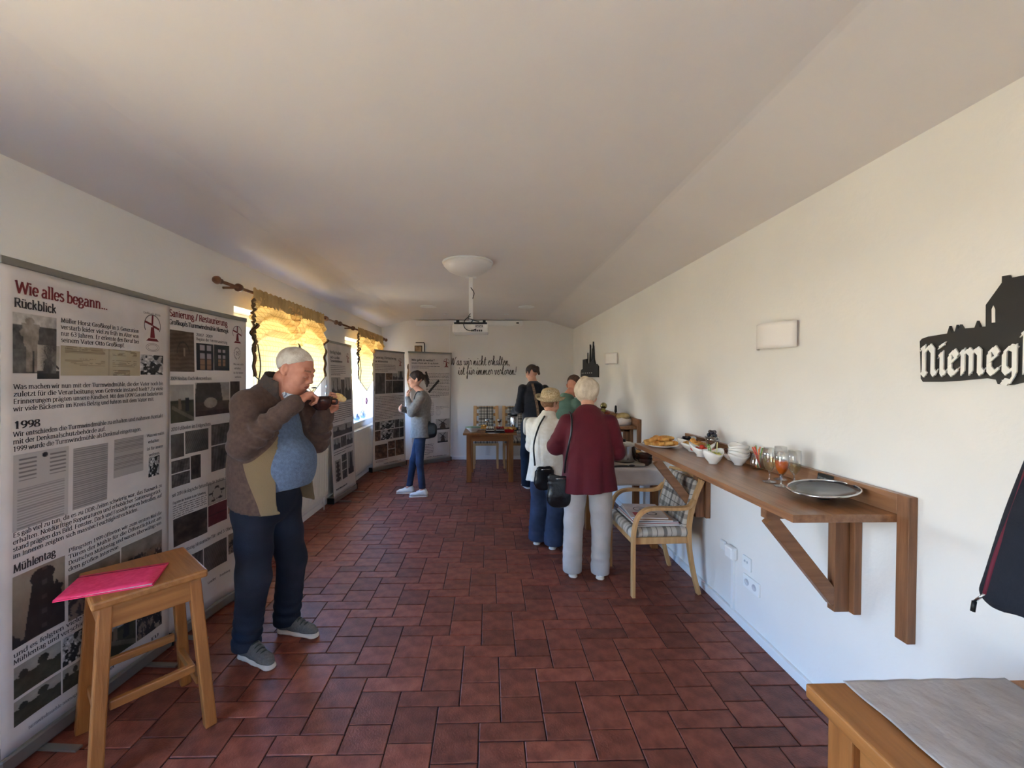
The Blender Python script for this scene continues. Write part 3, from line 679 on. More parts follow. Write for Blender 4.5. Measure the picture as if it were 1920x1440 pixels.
# ---- the woman in grey, hand at her mouth, looking at the banners (faces the window wall)
M_dark = mat('dark_hair', (44, 32, 28), c2=(66, 48, 40), rough=.6, vs_=40, bump=.5, bs=140)
M_greyj = mat('grey_knit', (112, 109, 106), c2=(130, 127, 124), rough=1, vs_=40, bump=.3, bs=200, sheen=.3)
M_blue = mat('blue_denim', (32, 42, 64), c2=(52, 66, 94), rough=.85, vs_=6, bump=.2, bs=200, lo=.4, hi=.75)
M_white = mat('white_leather', (224, 222, 214), rough=.6); M_wsole = mat('white_sole', (214, 206, 192), rough=.7)
M_black = mat('black_cloth', (22, 24, 32), c2=(30, 32, 42), rough=.95, vs_=20, bump=.25, bs=120, sheen=.25)
M_bleather = mat('black_leather', (18, 18, 20), c2=(30, 30, 32), rough=.28, vs_=9, bump=.5, bs=22)
wm = thing('person', 'woman in a grey cardigan and blue jeans with her hand at her mouth', 'person', (-1.00, 5.56, 0), math.radians(90 + 6))
J = dict(headb=(0, -.02, 1.46), neck=(0, -.08, 1.40), chest=(0, -.10, 1.22), pelvis=(0, -.08, .88), sh=[(.15, -.10, 1.335), (-.155, -.10, 1.335)],
         el=[(.17, .05, 1.13), (-.185, .02, 1.13)], wr=[(.02, .17, 1.16), (-.085, .085, 1.315)], hip=[(.070, -.08, .82), (-.070, -.08, .82)], kn=[(.080, .02, .45), (-.075, -.07, .45)], an=[(.09, .08, .09), (-.08, -.11, .09)])
H = MB(); hc, hR = (0, -.02, 1.555), rotm(.05, .10)
hw = head(H, hc, hR, s=.95, h=.0048); coarse(H, J, .80)
hand(H, (-.085, .088, 1.318), (.55, .10, .80), (.3, -.9, .1), -1, curl=(.5, .7, .5), s=.88, h=.0045)
hand(H, (.03, .17, 1.16), (-.8, .25, .1), (0, -.9, .1), 1, curl=(.4, .4, .3), s=.88, h=.0045)
H.build('body', [M_skin2, M_lip, M_brow2], wm)
def pony(S, w_):
    S.cap(w_((0, -.09, .04)), w_((0, -.125, .03)), .03, .022, .02); S.cap(w_((0, -.13, .035)), w_((.0, -.150, -.05)), .026, .032, .02); S.cap(w_((0, -.150, -.05)), w_((.0, -.140, -.11)), .030, .012, .01)
hair_shell(hc, hR, .95, M_dark, wm, extra=pony, big=.24, cut=lambda x, y, z: np.where(y < -.085, -1, MX([y - .088 + .9 * np.maximum(0, .07 - z), -(z + .05 + .7 * y), np.where((np.abs(x) > .05) & (y > .02), .006 - z, -1)])), rough=.002)
b = MB()
for q in (-1, 1): b.ball(hw((q * .0325, .083, .006)), .010, seg=10, rings=6)
b.build('eyeball', M_eye, wm)
trousers(wm, J, M_blue, rt=.073, rk=.052, ra=.044, top=.110, folds=.003, h=.008, waist=.93, zcut=.11)
S = SDF((-.34, -.34, .74), (.34, .34, 1.48), .008)
S.cap((0, -.09, 1.02), (0, -.10, 1.26), .135, .150, .05, flat=((0, 1, 0), .80)); S.cap((0, -.10, 1.26), (0, -.085, 1.37), .13, .055, .05, flat=((0, 1, 0), .8)); S.cap((0, -.09, 1.02), (0, -.08, .78), .137, .165, .05, flat=((0, 1, 0), .88))
for i in (0, 1): sleeve(S, J['sh'][i], J['el'][i], J['wr'][i], .062, .053, .038, .004, i)
S.disp(noise3(.004, 24, 8)); S.ell((0, -.065, 1.44), (.055, .06, .07), .02, op='sub'); S.clip(lambda X, Y, Z: .82 - .25 * np.maximum(Y, 0) + .03 * np.sin(14 * X) - Z)
S.mesh().build('cardigan', M_greyj, wm)
S = SDF((-.2, -.25, .8), (.2, .2, 1.4), .009); S.cap((0, -.085, .88), (0, -.09, 1.24), .122, .132, .05, flat=((0, 1, 0), .8)); S.clip(lambda X, Y, Z: .86 - Z); S.mesh().build('blouse', mat('pale_blouse', (196, 204, 220), rough=.9), wm)
for i in (0, 1): shoe(wm, J['an'][i][:2], ((.05, -.05)[i], 1), .25, M_white, M_wsole, M_white, name='sneaker')
bgm = thing('shoulder_bag', 'black leather shoulder bag behind the hip of the woman in the grey cardigan', 'bag', (-.815, 5.50, 0), 0.0)
S = SDF((-.16, -.12, .72), (.16, .12, 1.08), .008); S.cap((-.07, 0, .83), (.07, 0, .84), .06, .06, .03, flat=((0, 1, 0), .6)); S.cap((-.06, 0, .93), (.06, 0, .94), .045, .04, .05, flat=((0, 1, 0), .5)); S.cap((-.02, 0, .97), (.01, 0, 1.0), .03, .015, .04); S.disp(noise3(.006, 30, 2)); S.mesh().build('pouch', M_bleather, bgm)
belt_line(bgm, [(-.0, .05, .98), (-.01, .02, 1.15), (-.04, -.035, 1.30), (-.10, -.06, 1.402), (-.165, -.035, 1.34), (-.19, .03, 1.12)], .008, M_bleather, 'strap')

# ---- dark-dressed person at the food table (seen from behind)
bk = thing('person', 'dark-haired person in a black hooded top seen from behind near the back table', 'person', (.64, 5.95, 0), math.radians(12))
J = dict(headb=(0, .03, 1.58), neck=(0, -.02, 1.50), chest=(0, -.03, 1.32), pelvis=(-.01, -.02, .93), sh=[(.17, -.02, 1.42), (-.17, -.02, 1.42)],
         el=[(.32, .10, 1.26), (-.23, -.03, 1.14)], wr=[(.34, .34, 1.20), (-.235, .20, 1.08)], hip=[(.09, -.02, .87), (-.09, -.02, .87)], kn=[(.10, .0, .48), (-.10, .02, .48)], an=[(.10, -.05, .09), (-.10, -.04, .09)])
H = MB(); hc, hR = (-.005, .06, 1.645), rotm(.35, .35)
hw = head(H, hc, hR, s=.97, h=.005); coarse(H, J, .95)
hand(H, (-.235, .20, 1.08), (.1, .9, .2), (.9, 0, 0), -1, curl=(.7, .8, .6), s=.92, h=.0048); hand(H, (.34, .34, 1.20), (0, .9, -.3), (-.9, 0, -.2), 1, s=.92, h=.0048)
H.build('body', [M_skin2, M_lip, M_brow2], bk)
def bun(S, w_): S.cap(w_((0, -.09, .05)), w_((.02, -.12, .035)), .03, .034, .02); S.cap(w_((.02, -.12, .03)), w_((.03, -.125, -.05)), .03, .018, .02)
hair_shell(hc, hR, .97, M_dark, bk, extra=bun, big=.22, cut=lambda x, y, z: np.where(y < -.09, -1, MX([y - .088 + .9 * np.maximum(0, .07 - z), -(z + .035 + .8 * y), np.where((np.abs(x) > .05) & (y > .02), .01 - z, -1)])), rough=.002)
trousers(bk, J, M_jean, rt=.100, rk=.082, ra=.080, top=.15, folds=.006, h=.010)
S = SDF((-.44, -.32, .82), (.46, .45, 1.60), .009)
S.cap((0, -.02, 1.00), (0, -.03, 1.32), .165, .172, .05, flat=((0, 1, 0), .82)); S.cap((0, -.03, 1.32), (0, -.015, 1.48), .155, .075, .05, flat=((0, 1, 0), .8)); S.ell((0, -.09, 1.45), (.11, .07, .07), .04)
for i in (0, 1): sleeve(S, J['sh'][i], J['el'][i], J['wr'][i], .064, .058, .046, .004, i)
S.disp(noise3(.006, 20, 6)); S.clip(lambda X, Y, Z: .90 + .01 * np.sin(15 * X) - Z); S.ell((0, .02, 1.58), (.07, .08, .09), .02, op='sub')
S.mesh().build('hooded_top', M_black, bk)
M_dshoe = mat('dark_shoe', (44, 44, 48), rough=.7)
for i in (0, 1): shoe(bk, J['an'][i][:2], ((.1, -.12)[i], 1), .27, M_dshoe, M_wsole)
M_cream = mat('cream_leather', (196, 184, 164), c2=(208, 198, 180), rough=.6, vs_=8, bump=.2, bs=60)
t = thing('crossbody_bag', 'cream crossbody bag with a long strap on the back of the black-dressed person', 'bag', (.60, 5.70, 0), .1)
S = SDF((-.16, -.08, .78), (.16, .08, 1.06), .008); S.cap((-.085, 0, .83), (.085, 0, .83), .04, .04, .01); S.cap((-.08, 0, 1.0), (.08, 0, 1.0), .035, .035, .01); S.clip(lambda X, Y, Z: np.abs(Y) - .028)
for z_ in (.86, .89, .92, .95, .98): S.cap((-.09, 0, z_), (.09, 0, z_), .036, .036, .02)
S.mesh().build('pouch', M_cream, t); MB().tube([(-.08, -.031, .985), (.08, -.031, .985)], .004, 6).build('zipper', mat('brown_zip', (96, 84, 70), rough=.5), t)
M_strap = mat('woven_strap', (150, 126, 104), c2=(96, 80, 70), rough=.9, vs_=60)
belt_line(t, [(.09, .01, 1.0), (.075, .0, 1.15), (.05, .015, 1.30), (.03, .04, 1.42), (.02, .10, 1.50)], 0, M_strap, 'strap', flat=(.035, .004, (1, .0, .0)))

# ---- man in green bending over the buffet, mostly hidden
gm = thing('person', 'man in a green shirt with short brown hair bending over behind the women', 'person', (.88, 4.74, 0), math.radians(-48))
J = dict(headb=(0, .12, 1.43), neck=(0, .05, 1.37), chest=(0, -.02, 1.20), pelvis=(0, -.16, .86), sh=[(.19, .01, 1.30), (-.19, .01, 1.30)],
         el=[(.25, .12, 1.05), (-.25, .12, 1.05)], wr=[(.12, .22, .98), (-.12, .22, .98)], hip=[(.10, -.16, .82), (-.10, -.16, .82)], kn=[(.11, -.12, .46), (-.11, -.12, .46)], an=[(.11, -.15, .09), (-.11, -.15, .09)])
H = MB(); hc, hR = (0, .17, 1.49), rotm(.15, .55)
hw = head(H, hc, hR, s=1.03, h=.005); coarse(H, J, 1.02, h=.014)
for i in (0, 1): hand(H, J['wr'][i], (0, .9, -.2), ((-.9, 0, 0), (.9, 0, 0))[i], (1, -1)[i], s=.98, h=.005)
H.build('body', [M_skin, M_lip, M_brow2], gm)
M_bhair = mat('brown_hair', (74, 52, 42), c2=(98, 70, 56), rough=.9, vs_=60, bump=.5, bs=160)
hair_shell(hc, hR, 1.03, M_bhair, gm, r=(.0795, .1005, .0875), off=(0, -.016, .0365), rough=.0012, cut=lambda x, y, z: MX([y * .75 + .25 * z - .058, -(z + .03 + .45 * y), np.where((np.abs(x) > .045) & (y > -.03), .012 - z, -1)]))
trousers(gm, J, mat('grey_trousers', (70, 70, 74), rough=.9), rt=.10, rk=.08, ra=.075, top=.15, h=.012)
S = SDF((-.40, -.36, .80), (.40, .40, 1.50), .009)
S.cap((0, -.13, .98), (0, -.02, 1.20), .165, .175, .05, flat=((0, 1, 0), .8)); S.cap((0, -.02, 1.20), (0, .03, 1.34), .165, .085, .05, flat=((0, 1, 0), .8))
for i in (0, 1): S.cap(J['sh'][i], V3(J['sh'][i]) * .3 + V3(J['el'][i]) * .7, .075, .062, .04)
S.disp(noise3(.005, 20, 6)); S.ell((0, .075, 1.43), (.07, .075, .09), .02, op='sub'); S.clip(lambda X, Y, Z: .88 - Z)
S.mesh().build('shirt', mat('green_shirt', (84, 112, 98), c2=(98, 126, 112), rough=.95, vs_=10, bump=.2, bs=90), gm)
for i in (0, 1): shoe(gm, J['an'][i][:2], (0, 1), .28, M_dshoe, M_wsole)

# ---- woman with the straw hat
ht = thing('person', 'small woman in a white jacket and straw hat before the buffet table', 'person', (.57, 3.93, 0), math.radians(-30))
J = dict(headb=(0, .02, 1.26), neck=(0, -.03, 1.21), chest=(0, -.04, 1.05), pelvis=(0, -.04, .76), sh=[(.15, -.04, 1.13), (-.15, -.04, 1.13)],
         el=[(.19, .06, .93), (-.19, .04, .92)], wr=[(.11, .24, .96), (-.10, .24, .96)], hip=[(.08, -.04, .70), (-.08, -.04, .70)], kn=[(.085, -.03, .39), (-.085, -.01, .39)], an=[(.085, -.08, .08), (-.085, -.05, .08)])
H = MB(); hc, hR = (.0, .035, 1.335), rotm(-.45, .22)
hw = head(H, hc, hR, s=.93, h=.0045); coarse(H, J, .85)
for i in (0, 1): hand(H, J['wr'][i], (0, .9, .1), ((-.9, 0, 0), (.9, 0, 0))[i], (1, -1)[i], s=.84, h=.0045)
H.build('body', [M_skin2, M_lip, M_brow2], ht)
hair_shell(hc, hR, .93, mat('auburn_hair', (120, 84, 58), c2=(150, 110, 80), rough=.8, vs_=50, bump=.5, bs=140), ht, r=(.084, .104, .096), cut=lambda x, y, z: MX([y - .03, -(z + .055), z - .07]), rough=.004)
trousers(ht, J, M_blue, rt=.092, rk=.084, ra=.086, top=.135, folds=.006, h=.009)
M_wj = mat('white_wool', (222, 216, 202), c2=(232, 228, 218), rough=1, vs_=30, bump=.3, bs=150, sheen=.3)
S = SDF((-.34, -.34, .52), (.34, .36, 1.30), .008)
S.cap((0, -.04, .88), (0, -.04, 1.08), .150, .150, .05, flat=((0, 1, 0), .85)); S.cap((0, -.04, 1.08), (0, -.03, 1.19), .135, .075, .05, flat=((0, 1, 0), .8)); S.cap((0, -.04, .88), (0, -.05, .56), .150, .205, .05, flat=((0, 1, 0), .85))
for i in (0, 1): sleeve(S, J['sh'][i], J['el'][i], J['wr'][i], .070, .060, .048, .005, i)
S.cap((0, .0, 1.235), (0, -.02, 1.20), .072, .08, .02); S.disp(noise3(.004, 24, 8)); S.disp(lambda X, Y, Z: .008 * np.sin(20 * np.arctan2(X, Y + .04) / 2) * np.clip((.9 - Z) * 3, 0, 1))
S.clip(lambda X, Y, Z: .61 + .02 * np.cos(9 * X) - Z); S.ell((0, .02, 1.28), (.058, .065, .07), .01, op='sub')
S.mesh().build('jacket', M_wj, ht)
for i in (0, 1): shoe(ht, J['an'][i][:2], (0.02, 1), .235, M_white, M_wsole, name='sneaker')
M_straw = mat('woven_straw', (186, 162, 120), c2=(222, 204, 168), rough=.9, vs_=90, bump=.8, bs=150, lo=.42, hi=.58)
hatm = thing('straw_hat', 'beige woven straw hat with turned-up brim on the small woman in white', 'hat', (0, 0, 0), 0)
Mh = Matrix.Translation((.57 + .035 * math.sin(math.radians(30)), 3.93 + .035 * math.cos(math.radians(30)), 1.385)) @ Matrix.Rotation(math.radians(-30), 4, 'Z') @ Euler((.10, .12, 0)).to_matrix().to_4x4()
b = MB().lathe([(.088, 0), (.090, .02), (.086, .06), (.076, .086), (.05, .100), (.0, .102)], seg=40, M=Mh, sy=1.12); b.build('crown', M_straw, hatm, solid=.003)
b = MB().lathe([(.086, .004), (.108, -.004), (.128, .0), (.140, .012), (.143, .016)], seg=48, M=Mh, sy=1.10, wav=lambda a, u: .014 * u * math.cos(2 * a)); b.build('brim', M_straw, hatm, solid=.003)
MB().lathe([(.0925, .006), (.0925, .022)], seg=40, M=Mh, sy=1.12).build('hat_band', mat('hat_band', (204, 176, 142), rough=.9), hatm, solid=.002)
def handbag(name, label, loc, rz, wdt, hgt, strap, m=M_bleather):
    t = thing(name, label, 'bag', loc, rz)
    S = SDF((-wdt, -.12, -.03), (wdt, .12, hgt * 1.25), .008); S.cap((-wdt * .4, 0, hgt * .25), (wdt * .4, 0, hgt * .25), hgt * .24, hgt * .24, .03, flat=((0, 1, 0), .36)); S.cap((-wdt * .33, 0, hgt * .8), (wdt * .33, 0, hgt * .8), hgt * .18, hgt * .18, .05, flat=((0, 1, 0), .35)); S.disp(noise3(.006, 36, 5))
    S.mesh().build('pouch', m, t); belt_line(t, strap, .008, m, 'strap')
    MB().tube([(-wdt * .4, -.035, hgt * .86), (wdt * .4, -.035, hgt * .86)], .004, 5).build('zipper', M_steel, t)
    return t
handbag('handbag', 'black leather handbag at the left side of the woman in the straw hat', (.50, 3.70, .58), .2, .11, .22, [(-.09, 0, .22), (-.085, .05, .40), (-.03, .07, .56), (.03, .10, .645), (.05, .17, .640)])

# ---- white-haired woman in the burgundy jacket
rd = thing('person', 'white-haired woman in a long burgundy jacket and pale trousers seen from behind', 'person', (.795, 3.30, 0), math.radians(-10))
J = dict(headb=(0, .05, 1.40), neck=(0, -.01, 1.325), chest=(0, -.03, 1.16), pelvis=(0, -.03, .84), sh=[(.165, -.03, 1.235), (-.165, -.03, 1.235)],
         el=[(.235, .03, .99), (-.255, .02, 1.03)], wr=[(.20, .25, 1.02), (-.16, .20, 1.06)], hip=[(.095, -.02, .77), (-.095, -.02, .77)], kn=[(.105, -.01, .43), (-.105, -.01, .43)], an=[(.10, -.03, .085), (-.12, -.03, .085)])
H = MB(); hc, hR = (.0, .075, 1.455), rotm(-.35, .35)
hw = head(H, hc, hR, s=.98, h=.0045); coarse(H, J, .95)
for i in (0, 1): hand(H, J['wr'][i], (-.1, .9, .3), ((-.9, 0, .1), (.9, 0, .1))[i], (1, -1)[i], s=.9, h=.0045, curl=(.6, .8, .6))
H.build('body', [M_skin2, M_lip, M_brow], rd)
M_wh = mat('white_wavy_hair', (226, 212, 190), c2=(196, 178, 154), rough=.9, vs_=30, bump=.6, bs=70, stretch=(1, 1, .5))
hair_shell(hc, hR, .98, M_wh, rd, r=(.100, .118, .108), off=(0, -.018, .030), rough=.010, fr=55, big=.19, h=.0045, cut=lambda x, y, z: MX([y - .055, -(z + .080 + .25 * y), np.where((np.abs(x) > .06) & (y > -.0), .0 - z, -1)]))
M_gt = mat('pale_grey_trousers', (172, 166, 160), c2=(186, 180, 176), rough=.9, vs_=6, bump=.15, bs=60)
trousers(rd, J, M_gt, rt=.100, rk=.080, ra=.072, top=.15, folds=.005, h=.008)
M_red = mat('burgundy_velour', (80, 4, 20), c2=(92, 7, 26), rough=.8, vs_=5, bump=.15, bs=90, sheen=.05)
S = SDF((-.44, -.36, .60), (.44, .36, 1.44), .008)
S.cap((0, -.03, .98), (0, -.03, 1.17), .178, .172, .05, flat=((0, 1, 0), .82)); S.cap((0, -.03, 1.17), (0, -.01, 1.30), .155, .085, .06, flat=((0, 1, 0), .8)); S.cap((0, -.03, .98), (0, -.03, .66), .178, .228, .05, flat=((0, 1, 0), .80))
for i in (0, 1): sleeve(S, J['sh'][i], J['el'][i], J['wr'][i], .066, .066, .056, .005, i)
S.disp(noise3(.003, 20, 8)); S.disp(lambda X, Y, Z: .010 * np.sin(6 * np.arctan2(X, Y + .03)) * np.clip((1.15 - Z) * 2.2, 0, 1) + .004 * np.sin(13 * np.arctan2(X, Y + .03) + 1) * np.clip((1.1 - Z) * 2, 0, 1))
S.clip(lambda X, Y, Z: .70 + .012 * np.sin(9 * X) - Z); S.ell((0, .04, 1.41), (.07, .075, .085), .01, op='sub')
S.mesh().build('jacket', M_red, rd)
for i in (0, 1): shoe(rd, J['an'][i][:2], ((.12, -.18)[i], 1), .24, M_white, M_wsole, name='sneaker')
handbag('shoulder_bag', 'soft black shoulder bag hanging from the left shoulder of the burgundy-dressed woman', (.555, 3.23, .57), .05, .10, .27, [(.04, .0, .27), (.045, -.025, .38), (.06, -.055, .50), (.078, -.062, .60), (.088, -.04, .69), (.092, .02, .742), (.092, .08, .74)])
# ------------------------------------------------------------ lettering: stroke glyphs drawn with a broad pen
# a glyph is 'advance|stroke;stroke'; ~ starts a curved stroke; x-height 5, ascender 7.5, capitals 7
GL = {
'a': '5.2|~.8,4.3 2.2,5 3.8,4.2 3.8,3;3.8,3.2 3.8,0 4.6,0;~3.8,3 1.6,2.6 .6,1.4 1.4,.1 2.8,.2 3.8,1.2', 'b': '5.4|.2,7.5 1.1,7.5 1.1,0;~1.1,4 2.4,5 4,4.4 4.6,2.5 4,.6 2.4,0 1.1,.8', 'c': '4.6|~4.1,4.1 2.6,5 1.1,4.3 .6,2.5 1.2,.6 2.6,0 4.2,.9',
'd': '5.6|3.3,7.5 4.3,7.5 4.3,0 5,0;~4.3,4 2.8,5 1.1,4.3 .6,2.5 1.2,.6 2.8,0 4.3,1', 'e': '4.9|~.7,2.6 4.2,2.6 3.9,4.3 2.5,5 1.2,4.3 .6,2.5 1.1,.7 2.6,0 4.2,.9', 'f': '3.4|~3.6,7.2 2.4,7.5 1.6,6.6 1.6,5;1.6,6 1.6,0;.2,4.8 3.2,4.8',
'g': '5.2|~4,4.1 2.5,5 1,4.2 1,2.8 2.4,2 3.9,2.8 4,4.1;~1.4,2.3 .9,1.4 2.4,.8 4.2,.4 4.3,-1.2 2.4,-2 .7,-1.3 1,-.1 2,.6', 'h': '5.8|.2,7.5 1.1,7.5 1.1,0;~1.1,3.8 2.6,5 4,4.4 4.3,3;4.3,3.4 4.3,0', 'i': '2.8|.4,5 1.4,5 1.4,0;1.3,7.2 1.3,6.3', 'j': '2.8|.5,5 1.5,5 1.5,-.8;~1.5,-.8 1,-2 0,-1.9;1.4,7.2 1.4,6.3',
'k': '5.5|.2,7.5 1.1,7.5 1.1,0;4.2,5 1.3,2.4;2.2,3.1 4.6,0', 'l': '2.7|.3,7.5 1.3,7.5 1.3,0', 'm': '8.6|.2,5 1.1,5 1.1,0;~1.1,3.8 2.5,5 3.8,4.4 4.1,3;4.1,3.4 4.1,0;~4.1,3.8 5.6,5 6.9,4.4 7.2,3;7.2,3.4 7.2,0', 'n': '5.8|.2,5 1.1,5 1.1,0;~1.1,3.8 2.6,5 4,4.4 4.3,3;4.3,3.4 4.3,0',
'o': '5.3|~2.6,5 1.1,4.3 .6,2.5 1.1,.7 2.6,0 4.1,.7 4.7,2.5 4.1,4.3 2.6,5', 'p': '5.4|.2,5 1.1,5 1.1,-2;~1.1,4 2.4,5 4,4.4 4.6,2.5 4,.6 2.4,0 1.1,.8', 'q': '5.4|4.3,5 4.3,-2;~4.3,4 2.8,5 1.1,4.3 .6,2.5 1.2,.6 2.8,0 4.3,1', 'r': '4.1|.2,5 1.2,5 1.2,0;~1.2,3.4 2.2,4.8 3.8,4.7', 's': '4.3|~3.6,4.3 2.2,5 .9,4.2 1.4,3 3.2,2.2 3.7,1 2.2,0 .6,.7',
't': '3.5|1.4,6.4 1.4,1.2;~1.4,1.4 1.9,.1 3.3,.4;.2,4.9 3.1,4.9', 'u': '5.8|.2,5 1.1,5 1.1,2;~1.1,2 1.5,.4 2.9,.1 4.4,1.3;3.6,5 4.4,5 4.4,0 5.1,0', 'v': '5|.5,5 2.5,.1 4.5,5', 'w': '7.4|.4,5 2,.1 3.7,4.6 5.4,.1 7,5', 'x': '5|.5,5 4.4,0;4.4,5 .5,0', 'y': '5|.5,5 2.6,.2;~4.5,5 2.6,.2 1.6,-1.7 .4,-1.8', 'z': '4.7|.7,4.8 4,4.8 .6,.2 4.2,.2',
'A': '6.6|.5,0 3.2,7 5.9,0;1.6,2.4 4.8,2.4', 'B': '6|1.2,0 1.2,7;~1.2,7 4.4,6.6 4.4,4 1.2,3.7;~1.2,3.7 5,3.2 5,.5 1.2,0', 'D': '6.6|1.2,0 1.2,7;~1.2,7 4.4,6.6 5.9,3.5 4.4,.4 1.2,0', 'E': '5.6|4.8,7 1.2,7 1.2,0 4.9,0;1.2,3.6 4.2,3.6', 'F': '5.4|4.8,7 1.2,7 1.2,0;1.2,3.6 4.2,3.6', 'G': '6.6|~5.6,6 3.6,7 1.4,6 .7,3.5 1.5,.9 3.6,0 5.6,.7;5.6,.7 5.6,3 3.8,3', 'H': '7|1.2,0 1.2,7;5.7,0 5.7,7;1.2,3.6 5.7,3.6', 'I': '3|1.5,0 1.5,7', 'J': '3.4|~2,7 2,1 1.2,-1 0,-1',
'K': '6.4|1.2,0 1.2,7;5.3,7 1.3,3.2;2.6,4.2 5.7,0', 'L': '5.4|1.2,7 1.2,0 4.8,0 4.8,1', 'M': '8.2|1.1,0 1.3,7 4,.6 6.7,7 6.9,0', 'N': '7|1.1,0 1.1,7 5.7,0 5.7,7', 'O': '6.8|~3.4,7 1.4,6 .7,3.5 1.4,1 3.4,0 5.4,1 6.1,3.5 5.4,6 3.4,7', 'P': '5.8|1.2,0 1.2,7;~1.2,7 4.6,6.6 4.7,3.9 1.2,3.4', 'R': '6.2|1.2,0 1.2,7;~1.2,7 4.5,6.6 4.5,4.1 1.2,3.7;3,3.7 5.6,0', 'S': '5.4|~4.6,6.2 2.6,7 1,5.8 1.6,4.2 4,3 4.6,1.4 2.8,0 .7,.9', 'T': '6|.5,6 .5,7 5.5,7 5.5,6;3,7 3,0', 'U': '6.8|1.2,7 1.2,2.5;~1.2,2.5 1.8,.5 3.5,0 5.2,.6 5.7,2.5;5.7,2.5 5.7,7', 'V': '6.4|.5,7 3.2,0 5.9,7', 'W': '9.2|.4,7 2.4,.1 4.6,6.6 6.8,.1 8.8,7', 'Z': '5.8|.8,7 5,7 .7,0 5.1,0',
'ß': '5.6|~1.3,0 1.3,6 2.6,7.5 4,6.4 3.2,4.4 4.8,2.6 4.4,.4 2.6,.2;.4,4.8 1.3,4.8', '.': '2.4|1.2,.9 1.2,0', ',': '2.4|1.3,.6 .8,-1.1', '-': '3.4|.6,2.5 2.8,2.5', '/': '4|.5,-.5 3.5,7.5', ':': '2.4|1.1,.5 1.4,.1;1.1,4.3 1.4,3.9', '?': '4.6|~.8,5.8 2.2,7 3.8,6 3.4,4.4 2.3,3.4 2.3,2.2;2.3,.9 2.3,0', '!': '2.6|1.3,7.4 1.3,2.2;1.3,.9 1.3,0',
'0': '5.4|~2.7,7 1.2,6 .7,3.5 1.2,1 2.7,0 4.2,1 4.7,3.5 4.2,6 2.7,7', '1': '5|1.2,5.8 2.6,7 2.6,0', '2': '5.2|~.9,5.6 2.4,7 4.2,5.8 3.6,3.6 .8,.3;.8,.3 4.6,.3 4.6,1', '3': '5.2|~.9,6.2 2.6,7 4.1,5.8 3.4,4 2.1,3.7;~2.1,3.7 4.2,3 4.2,.9 2.4,0 .7,.8', '4': '5.4|3.6,0 3.6,7 .6,2.1 4.9,2.1', '5': '5.2|4.3,7 1.3,7 1.1,3.9;~1.1,3.9 3.2,4.4 4.5,2.6 3.6,.4 1.8,0 .7,.7', '6': '5.3|~4.2,6.5 2.4,6.6 1,4.4 .8,2 2.2,0 4.2,.8 4.4,2.9 2.8,4.1 1,3', '7': '5|.6,6 .6,7 4.5,7 2,0', '8': '5.3|~2.6,3.8 1.1,5 1.4,6.6 3.8,6.6 4.1,5 2.6,3.8 .8,2.4 1.1,.4 4.1,.4 4.4,2.4 2.6,3.8', '9': '5.3|~4.4,4 2.4,2.9 .9,4.4 1.4,6.5 3.6,6.8 4.6,4.6 3.8,1.4 1.4,.1',
}
for a_, b_, dots in (('ä', 'a', (1.4, 3.4)), ('ö', 'o', (1.7, 3.7)), ('ü', 'u', (1.7, 3.7)), ('Ä', 'A', (2, 4.4)), ('Ö', 'O', (2.4, 4.4)), ('Ü', 'U', (2.4, 4.4))):
    y_ = 6.9 if a_.islower() else 8.4
    GL[a_] = GL[b_] + ''.join(';%g,%g %g,%g' % (d, y_ + .1, d, y_ - .75) for d in dots)
# joined script
CU = {
'W': '9.6|~.6,6.4 1.6,7.6 2.2,5 2.4,.4 4.6,7.2 5,.4 7.4,6 9.4,8.2', 'a': '4.8|~3.6,4.4 2,4.4 .8,2.2 1.2,.3 2.8,1.4 3.8,4.4 3.4,1.2 4,.1 5,1', 's': '3.8|~.2,.8 2,4.6 2.6,2.4 2.2,.3 .8,.4 2.6,.4 4,1', 'w': '6.2|~.2,3.6 1,4.2 1,1.4 1.8,.2 3,2 3.4,4.4 3.4,1.2 4.4,.3 5.4,2.6 5.2,4.2 6.4,3.8', 'i': '2.8|~0,1 1.2,4.4 1,1 1.8,.1 2.9,1;1.8,7 1.9,6.1', 'r': '3.6|~0,1 1.4,5 2,4.2 3,4 2.6,1 3.8,1',
'n': '5|~0,1 1,4.2 1.2,3.6 .9,0;~.9,.2 2.2,3.8 3.2,4.2 3,1 3.8,.1 5,1', 'c': '3.8|~3,3.8 2.2,4.6 .8,2.6 1.2,.3 2.6,.2 3.9,1', 'h': '5|~0,1 2.6,7.6 1.8,9.4 1.2,6 .9,0;~.9,.2 2.2,3.8 3.2,4.2 3,1 3.8,.1 5,1', 't': '3.4|~0,1 2,8 1.4,1.6 2,.1 3.5,1;.2,5.6 3.6,6', 'e': '3.6|~0,1 2.4,3.4 2,4.6 .9,2.6 1.2,.3 2.4,.2 3.7,1', 'l': '3.2|~0,1 2.6,7.4 2,9 1.2,5.6 1.2,1 2,.1 3.3,1',
'f': '3.6|~0,1 2.8,7.4 2.2,9 1.5,5 1.2,-3.4 .4,-3 1.2,0 3.7,1', 'u': '5|~0,1 1.1,4.4 .9,1.2 1.7,.2 3,1.8 3.6,4.4 3.3,1 4,.1 5,1', 'm': '7.4|~0,1 1,4.2 1.2,3.6 .9,0;~.9,.2 2.2,3.8 3,4.2 2.8,0;~2.8,.2 4.2,3.8 5.2,4.2 5,1 5.8,.1 7.4,1', 'v': '4.2|~.1,3.4 .9,4.2 1.2,1.4 1.8,.2 3.2,2.6 3,4.4 4.4,3.8', 'o': '4.2|~2.6,4.4 1,3.2 1,.6 2.6,.4 3.4,2.4 2.8,4.4 4.3,3.9', ',': '2|~1.2,.8 1.2,.2 .6,-1', '!': '2.6|2.4,8 1.4,2.2;1,.6 1.2,.1',
}
